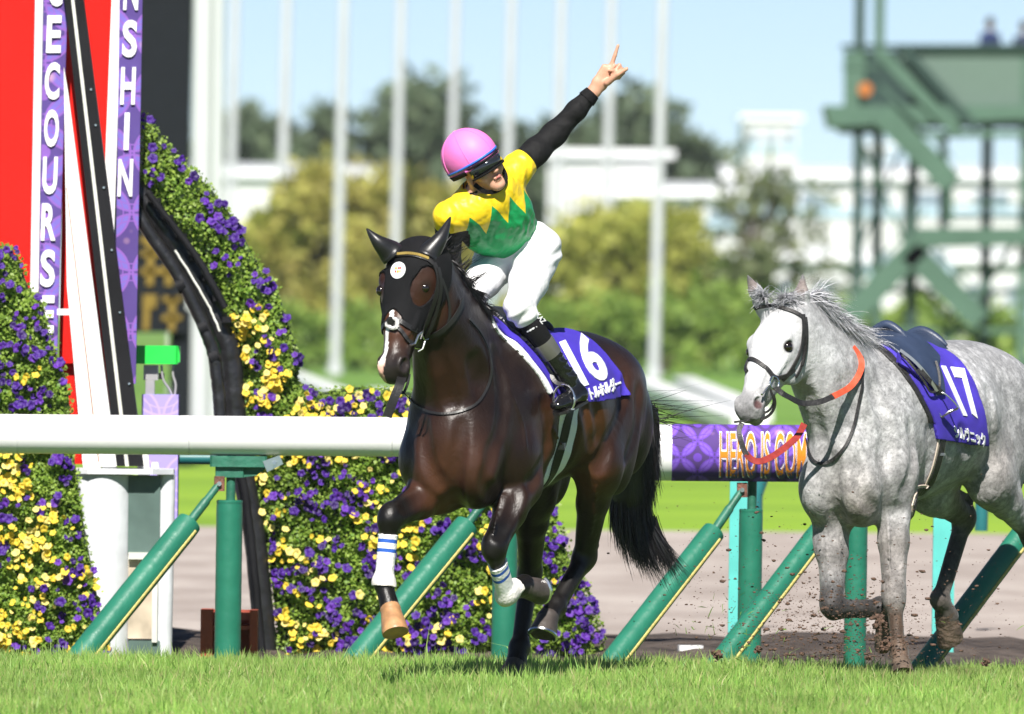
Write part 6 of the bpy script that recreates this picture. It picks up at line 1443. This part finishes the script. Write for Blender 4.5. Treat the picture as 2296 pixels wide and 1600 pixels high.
for sd in 'RL':      # dark rims of the ears, pinkish inside
    t, d = seg_t(vG, JG['eb' + sd], JG['et' + sd]); w = (sstep(.75, 1., t) * (d < .05) * .8)[:, None]; cG = cG * (1 - w) + np.array((.06, .055, .055)) * w
    op = nrm(HG.d * .8 + HG.s * (.45 if sd == 'L' else -.45)); q_ = (vG - lerp(JG['eb' + sd], JG['et' + sd], .5)) @ op
    w = ((d < .030) * (q_ > .0) * sstep(.25, .4, t) * sstep(.95, .8, t) * .6)[:, None]; cG = cG * (1 - w) + np.array((.20, .125, .10)) * w
for sg in (-1, 1):
    d = np.linalg.norm(vG - HG.p(.566, -.034, .058 * sg), axis=1); w = (1 - sstep(.016, .032, d))[:, None]; cG = cG * (1 - w) + np.array((.10, .05, .05)) * w
    d = np.linalg.norm(vG - HG.p(HG.en, -.050, .10 * sg), axis=1); w = (1 - sstep(.022, .036, d))[:, None]; cG = cG * (1 - w) + np.array((.07, .065, .065)) * w
def grey_mat():
    m = new_mat('dapple_grey_coat', rough=.55, var=.10, vscale=3.5, bump=.14, bscale=60., attr='Col', spec=.3, sheen=.1); nt = m.node_tree; b = nt.nodes['Principled BSDF']
    src = b.inputs['Base Color'].links[0].from_socket
    tc = nt.nodes.new('ShaderNodeTexCoord')
    vo = nt.nodes.new('ShaderNodeTexVoronoi'); vo.feature = 'SMOOTH_F1'; vo.inputs['Scale'].default_value = 26; vo.inputs['Smoothness'].default_value = .6
    nz = nt.nodes.new('ShaderNodeTexNoise'); nz.inputs['Scale'].default_value = 6; nz.inputs['Detail'].default_value = 6; nz.inputs['Roughness'].default_value = .72
    dsp = nt.nodes.new('ShaderNodeMix'); dsp.data_type = 'VECTOR'; dsp.inputs[0].default_value = .13
    nt.links.new(tc.outputs['Object'], nz.inputs['Vector']); nt.links.new(tc.outputs['Object'], dsp.inputs[4]); nt.links.new(nz.outputs['Color'], dsp.inputs[5]); nt.links.new(dsp.outputs[1], vo.inputs['Vector'])
    r1 = nt.nodes.new('ShaderNodeMapRange'); r1.inputs[1].default_value = .15; r1.inputs[2].default_value = .6; r1.inputs[3].default_value = 1.18; r1.inputs[4].default_value = .74
    nt.links.new(vo.outputs['Distance'], r1.inputs[0])
    n3 = nt.nodes.new('ShaderNodeTexNoise'); n3.inputs['Scale'].default_value = 75; n3.inputs['Detail'].default_value = 4; n3.inputs['Roughness'].default_value = .7; nt.links.new(tc.outputs['Object'], n3.inputs['Vector'])
    r3 = nt.nodes.new('ShaderNodeMapRange'); r3.inputs[1].default_value = .33; r3.inputs[2].default_value = .56; r3.inputs[3].default_value = .62; r3.inputs[4].default_value = 1.06; nt.links.new(n3.outputs['Fac'], r3.inputs[0])
    r2 = nt.nodes.new('ShaderNodeMapRange'); r2.inputs[1].default_value = .35; r2.inputs[2].default_value = .65; r2.inputs[3].default_value = .66; r2.inputs[4].default_value = 1.22; nt.links.new(nz.outputs['Fac'], r2.inputs[0])
    a = nt.nodes.new('ShaderNodeMath'); a.operation = 'MULTIPLY'; nt.links.new(r1.outputs[0], a.inputs[0]); nt.links.new(r2.outputs[0], a.inputs[1])
    a2 = nt.nodes.new('ShaderNodeMath'); a2.operation = 'MULTIPLY'; nt.links.new(a.outputs[0], a2.inputs[0]); nt.links.new(r3.outputs[0], a2.inputs[1])
    at = nt.nodes.new('ShaderNodeAttribute'); at.attribute_name = 'dap'
    mf = nt.nodes.new('ShaderNodeMix'); mf.data_type = 'FLOAT'; mf.inputs[2].default_value = 1.0; nt.links.new(at.outputs['Fac'], mf.inputs[0]); nt.links.new(a2.outputs[0], mf.inputs[3])
    sc_ = nt.nodes.new('ShaderNodeVectorMath'); sc_.operation = 'SCALE'; nt.links.new(src, sc_.inputs[0]); nt.links.new(mf.outputs[0], sc_.inputs['Scale']); nt.links.new(sc_.outputs[0], b.inputs['Base Color'])
    return m
M_GREY = grey_mat(); coat_relief(M_GREY, .30)
dap = 1 - (.8 * np.exp(-(np.linalg.norm(vG - HG.p(.25, -.05), axis=1) / .30) ** 2))
horseG = root('racehorse', (P(2020, 1510, 1.85)[0], 2.4, 0), 'riderless dappled grey horse with empty saddle and cloth number 17', 'horse')
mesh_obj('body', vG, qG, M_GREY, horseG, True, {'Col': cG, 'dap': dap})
M_HOOFM = new_mat('muddy_hoof', (.10, .07, .05), .7, var=.5, vscale=18., bump=.6)
hoof('hoof', lerp(JG['feR'], JG['coR'], .8), P(2000, 1440, 2.24), np.array((-.6, -.5, -.3)), M_HOOFM, horseG)
hoof('hoof', lerp(JG['feL'], JG['coL'], .85), P(2029, 1522, 1.83), np.array((-.2, -.95, 0)), M_HOOFM, horseG)
hoof('hoof', lerp(JG['hfR'], JG['hcR'], .75), P(2146, 1428, 3.12), np.array((-.9, -.2, -.6)), M_HOOFM, horseG, .05, .066)
hoof('hoof', lerp(JG['hfL'], JG['hcL'], .85), P(2350, 1462, 3.27), np.array((-.4, -.9, 0)), M_HOOFM, horseG)
for sg in (-1, 1):
    e = HG.p(HG.en, -.050, .093 * sg)
    B = MB().tube([e + HG.n * (x * .026) for x in np.sin(np.linspace(-1.57, 1.57, 9))], [max(.0005, .025 * math.cos(a)) for a in np.linspace(-1.57, 1.57, 9)], 14)
    mesh_obj('eye', B.v, B.f, M_EYE, horseG, True)
M_HAIRG = new_mat('grey_hair', (.44, .44, .47), .5, var=.5, vscale=30.)
CRG = [(1745, 668, 1.72), (1790, 672, 1.80), (1830, 688, 1.86), (1880, 722, 1.98), (1920, 752, 2.12), (1960, 770, 2.3)]
rt = crest(bG, CRG[1:], 3800, 0)
strands('mane', rt, [np.array((.72, .35, .12)) for _ in rt], RNG.uniform(.07, .17, len(rt)), M_HAIRG, horseG, .0012, .65, .5, 7, .26)
rt = crest(bG, [(1722, 672, 1.66), (1745, 664, 1.70), (1775, 670, 1.72)], 800, 0)
strands('forelock', rt, [np.array((RNG.normal(0, .6), -.55, .55)) for _ in rt], RNG.uniform(.05, .11, len(rt)), M_HAIRG, horseG, .0011, .5, .5, 7, .3)
# bridle
M_LEA2 = new_mat('worn_black_leather', (.020, .019, .019), .5, var=.5, vscale=60., bump=.2, bscale=150.)
M_REIN = new_mat('red_rubber_rein', (.28, .028, .022), .65, var=.3, vscale=30., bump=.2, bscale=200.)
M_REIO = new_mat('orange_rubber_rein', (.62, .085, .035), .6, var=.2, vscale=30., bump=.2, bscale=200.)
strap('browband', hs(bG, [(1690, 692), (1705, 686), (1732, 687), (1760, 693), (1785, 702), (1800, 712)]), .017, .006, M_LEA2, horseG, bG, .006)
strap('cheek_strap', hs(bG, [(1799, 706), (1801, 735), (1797, 770), (1785, 805), (1768, 835), (1752, 852)]), .019, .006, M_LEA2, horseG, bG, .007)
strap('cheek_strap', hs(bG, [(1803, 712), (1806, 745), (1803, 785), (1795, 820)]), .014, .006, M_LEA2, horseG, bG, .011)
strap('throat_latch', hs(bG, [(1800, 705), (1804, 740), (1801, 790), (1793, 825), (1782, 845)]), .014, .005, M_LEA2, horseG, bG, .006)
strap('noseband', hs(bG, [(1660, 832), (1664, 814), (1680, 806), (1700, 812), (1722, 830), (1738, 846), (1760, 842), (1780, 828)]), .018, .006, M_LEA2, horseG, bG, .006)
rb = hit(bG, 1734, 858); ring('bit_ring', rb + np.array((.004, -.012, 0)), (.75, -.7, .1), .030, .004, M_STEEL, horseG)
MB().tube([P(1708, 884, 1.40), rb + np.array((-.02, -.016, -.01)), rb + np.array((.0, -.016, .03))], .005, 8).build('bit', M_STEEL, horseG, True)
strap('chin_strap', [P(1734, 884, 1.38), P(1738, 905, 1.40), P(1730, 925, 1.42), P(1712, 938, 1.44), P(1690, 938, 1.46)], .013, .005, M_LEA2, horseG)
strap('chin_strap', [P(1727, 872, 1.40), P(1735, 900, 1.42), P(1722, 922, 1.44), P(1695, 930, 1.46)], .010, .005, M_LEA2, horseG)
# reins: one over the neck, one fallen and swinging below the jaw
strap('rein', [rb + np.array((.012, -.015, -.02)), P(1752, 880, 1.40), P(1775, 893, 1.48), P(1800, 904, 1.55)] + [P(1840, 900, 1.60), P(1868, 888, 1.66)], .026, .004, M_LEA2, horseG)
nr = hs(bG, [(1925, 840), (1932, 815), (1925, 795), (1912, 778)])
strap('rein', [P(1864, 890, 1.66), P(1885, 880, 1.74), P(1908, 865, 1.84), nr[0] + (0, -.03, 0), nr[1] + (0, -.02, 0), nr[2] + (0, -.01, 0), nr[3]], .028, .004, M_REIO, horseG, nref=(.3, -1, .3))
strap('neck_strap', hs(bG, [(1930, 800), (1930, 850), (1925, 900), (1912, 960), (1890, 1008), (1850, 1040), (1822, 1028), (1808, 985)]), .014, .005, M_LEA2, horseG, bG, .010)
strap('fallen_rein', [P(1664, 948, 1.36), P(1657, 965, 1.34), P(1660, 985, 1.33), P(1667, 1006, 1.33), P(1674, 1020, 1.33)], .024, .004, M_LEA2, horseG)
strap('fallen_rein', [P(1673, 1017, 1.33), P(1686, 1030, 1.34), P(1705, 1034, 1.36), P(1735, 1021, 1.44), P(1770, 995, 1.56), P(1790, 975, 1.66), P(1803, 950, 1.78)], .030, .004, M_REIN, horseG, nref=(.2, -1, .45))
MB().bar(P(1646, 946, 1.36), P(1682, 941, 1.36), .018, .010).build('rein_stop', M_LEA2, horseG)
# cloth, pad, girth, saddle
thG = R(26)
front = side_poly(bG, FG, [(1970, 778), (2005, 805), (2040, 850), (2070, 900), (2090, 950), (2096, 985)], thG)
rear = side_poly(bG, FG, [(2211, 1001), (2207, 960), (2190, 890), (2165, 835), (2135, 800), (2100, 780)], thG)
pl = [(front[0][0] + .02, 2.0)] + front + rear + [(rear[-1][0] - .02, 2.0)]
bx = (P(1850, 1200, 2.0) - .1, P(2320, 720, 3.6) + .1)
v, q = shell(FG, cloth_reg(pl, thG), .016, -.004, bx)
M_PURP2 = new_mat('dusty_purple_cloth', (.052, .030, .39), .8, var=.22, vscale=9., bump=.15, bscale=10.)
clothG = mesh_obj('saddle_cloth', v, q, M_PURP2, horseG, True); cbG = bvh_of(v, q)
# front fold of the cloth thrown back on itself
fo = [P(1985, 795, 2.12), P(2010, 812, 2.10), P(2045, 835, 2.16), P(2075, 862, 2.22), P(2092, 880, 2.28), P(2102, 905, 2.34), P(2106, 940, 2.38), P(2104, 975, 2.42), P(2088, 990, 2.46), P(2078, 955, 2.40), P(2060, 910, 2.32), P(2036, 862, 2.24), P(2006, 820, 2.18)]
fo = [np.array(cbG.find_nearest(Vector(p))[0]) + np.array(cbG.find_nearest(Vector(p))[1]) * (.020 + .008 * math.sin(i * 1.3)) for i, p in enumerate(fo)]
MB().prism(fo, np.array((.3, -.9, .35)) * .006).build('cloth_fold', M_PURP2, clothG)
pl2 = [(a + .03, z) for a, z in [(front[0][0], 2.0)] + front[:-1]] + [(front[-1][0] - .2, front[-1][1] + .1), (front[0][0] - .5, 2.0)]
v2, q2 = shell(FG, cloth_reg(pl2, thG), .009, -.008, bx)
mesh_obj('saddle_pad', v2, q2, M_LEA2, horseG, True)
decal('number_print', '17', (2160, 934), (64, 8), (-50, -114), cbG, M_PRINT, clothG, FG, .03, .80)
decal('name_print', 'シルヴニック', (2142, 982), (70, 20), (-6, -32), cbG, M_PRINT, clothG, FG, .03, 1.0)
for w_, o_, m_ in ((.075, .005, new_mat('cream_girth_lining', (.55, .46, .38), .8, var=.2)), (.048, .010, M_LEA2)):
    gp = hs(bG, [(2112, 975), (2104, 1020), (2090, 1065), (2068, 1100), (2050, 1122)]); gl = gp[-1]; strap('girth', gp + [gl + np.array((-.04, .06, -.04)), gl + np.array((-.10, .14, -.06))], w_, .006, m_, horseG, bG, o_)
MB().box(hit(bG, 2107, 1018) + np.array((0, -.018, 0)), (.05, .006, .012), -.3).build('girth_buckle', M_STEEL, horseG)
M_SADD2 = new_mat('navy_saddle_leather', (.030, .045, .085), .42, var=.25, bump=.1, bscale=60.)
sf = side_poly(bG, FG, [(2002, 795), (2040, 822), (2068, 852), (2092, 886)], thG)
pls = [(sf[0][0], 2.0)] + sf + [(sf[-1][0] - .06, sf[-1][1]), (sf[1][0] - .20, sf[1][1] + .01), (sf[0][0] - .32, sf[0][1] - .01), (sf[0][0] - .36, 2.0)]
M_SADD_, M_SADD = M_SADD, M_SADD2
def topback(p): r = bG.ray_cast(Vector((p[0], p[1], 3.)), Vector((0, 0, -1))); return np.array(r[0])
TG = JG['trunk']; lG, fG = lat(thG), fwd(thG)
def arch(c, w, h, n=9): return [topback(c + lG * w * t) + np.array((0, 0, .03 + h * (1 - t * t))) for t in np.linspace(-1, 1, n)]
pmc, cac = lerp(TG[1][0], TG[2][0], .22), lerp(TG[2][0], TG[3][0], .12)
sadG = saddle(FG, bG, pls, thG, bx, horseG, tuple(arch(pmc, .10, .025, 3)), tuple(arch(cac, .13, .030, 3)))
rows = []
for t in np.linspace(0, 1, 9):
    c = lerp(pmc, cac, t); h = .035 * (2 * t - 1) ** 2 + .012; w = .07 + .07 * t; rows.append([topback(c + lG * w * u) + np.array((0, 0, .018 + h * (1 - u * u))) for u in np.linspace(-1, 1, 9)])
SVv = [p for r_ in rows for p in r_]; SVv += [p - np.array((0, 0, .02)) for p in SVv]
SFf = [(i * 9 + j, i * 9 + j + 1, (i + 1) * 9 + j + 1, (i + 1) * 9 + j) for i in range(8) for j in range(8)]; SFf += [tuple(81 + k for k in f[::-1]) for f in SFf]
mesh_obj('seat', SVv, SFf, M_SADD2, sadG, True)
strap('flap_edge', [p + np.array((0, -.032, .012)) for p in hs(cbG, [(2022, 800), (2050, 832), (2072, 862), (2086, 884), (2104, 878), (2106, 850), (2098, 815)])], .010, .006, M_LEA2, sadG)
strap('saddle_strap', [p + np.array((.005, -.030, .016)) for p in hs(cbG, [(2015, 792), (2045, 815), (2070, 842), (2088, 868), (2098, 885)])], .014, .005, new_mat('steel_strap', (.5, .5, .5), .35, metal=.8), sadG)
stG = root('stirrup', P(2125, 930, 2.4), 'empty stirrup hanging on the grey horse\'s purple cloth', 'stirrup')
c_ = hit(cbG, 2122, 915) + np.array((.0, -.05, 0))
bo = [P(2098, 888, 0), P(2112, 880, 0), P(2130, 892, 0), P(2148, 914, 0), P(2128, 922, 0), P(2112, 934, 0), P(2104, 920, 0)]
bo = [np.array((p[0] * (50 + c_[1]) / 50, c_[1], CAM_H + (p[2] - CAM_H) * (50 + c_[1]) / 50)) for p in bo]
MB().tube(spline(bo, 4, True) + [bo[0]], .0045, 8, cap=False).build('stirrup_bow', M_STEEL, stG, True)
MB().bar(bo[3], bo[5], .030, .008).build('tread', M_LEA2, stG)
strap('stirrup_leather', [bo[1] + (0, 0, 0), hit(cbG, 2085, 855) + np.array((0, -.045, 0)), hit(cbG, 2060, 825) + np.array((0, -.04, 0))], .022, .005, M_LEA2, stG)
# dark tail, mostly out of the picture
tg = spline([P(2330, 900, 3.65), P(2350, 960, 3.75), P(2345, 1060, 3.8), P(2340, 1150, 3.8)], 6)
MB().tube(tg, list(np.interp(np.linspace(0, 1, len(tg)), [0, .2, .7, 1], [.03, .06, .08, .02])), 12).build('tail', M_HAIRG, horseG, True)
# ================================================================== clods and grass thrown up by the grey horse
M_CLOD = new_mat('wet_clod', (.105, .060, .040), .85, var=.45, vscale=60., bump=.6, bscale=120.)
def clod(c, r, g, flat=1.):
    """an uneven lump of soil: a displaced icosphere"""
    t = (1 + 5 ** .5) / 2; v = np.array([(-1, t, 0), (1, t, 0), (-1, -t, 0), (1, -t, 0), (0, -1, t), (0, 1, t), (0, -1, -t), (0, 1, -t), (t, 0, -1), (t, 0, 1), (-t, 0, -1), (-t, 0, 1)]) / 1.9
    f = [(0, 11, 5), (0, 5, 1), (0, 1, 7), (0, 7, 10), (0, 10, 11), (1, 5, 9), (5, 11, 4), (11, 10, 2), (10, 7, 6), (7, 1, 8), (3, 9, 4), (3, 4, 2), (3, 2, 6), (3, 6, 8), (3, 8, 9), (4, 9, 5), (2, 4, 11), (6, 2, 10), (8, 6, 7), (9, 8, 1)]
    return v * g.uniform(.55, 1.35, (12, 1)) * np.array((1.25, 1, flat)) * r + c, f
gd = np.random.default_rng(11); big = MB()
V, Fc = [], []; nb = 0
for i in range(3400):
    m = gd.uniform()
    if m < .62: px, py = 1890 + gd.normal(0, 110), 1478 - abs(gd.normal(0, 95))
    elif m < .8: px, py = 1780 + gd.normal(0, 150), 1440 - abs(gd.normal(0, 140))
    else: px, py = gd.uniform(1480, 2290), 1485 - abs(gd.normal(0, 170))
    if py < 1020: continue
    Y = 1.75 + gd.normal(0, .35); r = min(.012, .0020 * gd.pareto(2.5) + .0016); v, f = clod(P(px, py, Y), r, gd, .7); b0 = nb; V.append(v); nb += 12; Fc += [(a + b0, b + b0, c + b0) for a, b, c in f]
tag(mesh_obj('flying_soil', np.concatenate(V), np.array(Fc), M_CLOD), 'spray of brown soil crumbs thrown up round the grey horse\'s hooves', None, None, 'stuff')
cl = [(1970, 1395, .05, 'brown clod in mid air beside the grey horse\'s bent knee'), (1988, 1448, .055, 'largest brown clod against the grey horse\'s planted foreleg'), (1962, 1352, .026, 'brown clod stuck at the grey horse\'s folded foreleg'), (1920, 1400, .022, 'small clod left of the grey horse\'s planted foreleg'), (1608, 1468, .036, 'dark clod in the grass left of the green post by the turquoise one'), (1700, 1455, .030, 'ragged clod at the foot of the green post by the turquoise one'),
      (1880, 1452, .020, 'clod flying low before the green post under the grey chest'), (1945, 1475, .026, 'clod just above the grass left of the planted hoof'), (2030, 1440, .022, 'clod flying right of the planted foreleg'), (2210, 1486, .028, 'clod on the grass right of the grey horse\'s hind hoof'), (1815, 1330, .014, 'small clod flying left of the grey horse\'s bent knee'), (1668, 1400, .014, 'small clod before the turquoise post left of the grey horse')]
for k, (x, y, r, lb) in enumerate(cl):
    r *= .72
    c = P(x, y, 1.72 if k else 1.7); vs_, fs_, b0 = [], [], 0
    for j in range(26 if r > .02 else 7):
        v, f = clod(c + gd.normal(0, r * .45, 3) * np.array((.8, .8, .95)), r * gd.uniform(.18, .46), gd); vs_.append(v); fs_ += [(a + b0, b + b0, c_ + b0) for a, b, c_ in f]; b0 += 12
    o = mesh_obj('soil_clod', np.concatenate(vs_) - c, fs_, M_CLOD); o.location = c; tag(o, lb, 'clod', 'soil clods in the air')
bl = []; fb = []
for i in range(70):
    px, py = (1650 + gd.normal(0, 60), 1400 + gd.normal(0, 60)) if i < 40 else (1850 + gd.normal(0, 180), 1430 + gd.normal(0, 50)); c = P(px, py, 1.7 + gd.normal(0, .2)); d = nrm(gd.normal(0, 1, 3)); s = nrm(np.cross(d, gd.normal(0, 1, 3))) * .0022; L_ = gd.uniform(.012, .035); b0 = len(bl)
    bl += [c - s, c + s, c + d * L_ + s * .6 + np.array((0, 0, .005)), c + d * L_ * 1.8]; fb += [(b0, b0 + 1, b0 + 2), (b0, b0 + 2, b0 + 3)]
tag(mesh_obj('flying_grass', bl, fb, new_mat('torn_grass', (.16, .27, .04), .5, trans=.4)), 'torn grass blades flying left of the grey horse\'s legs', None, None, 'stuff')
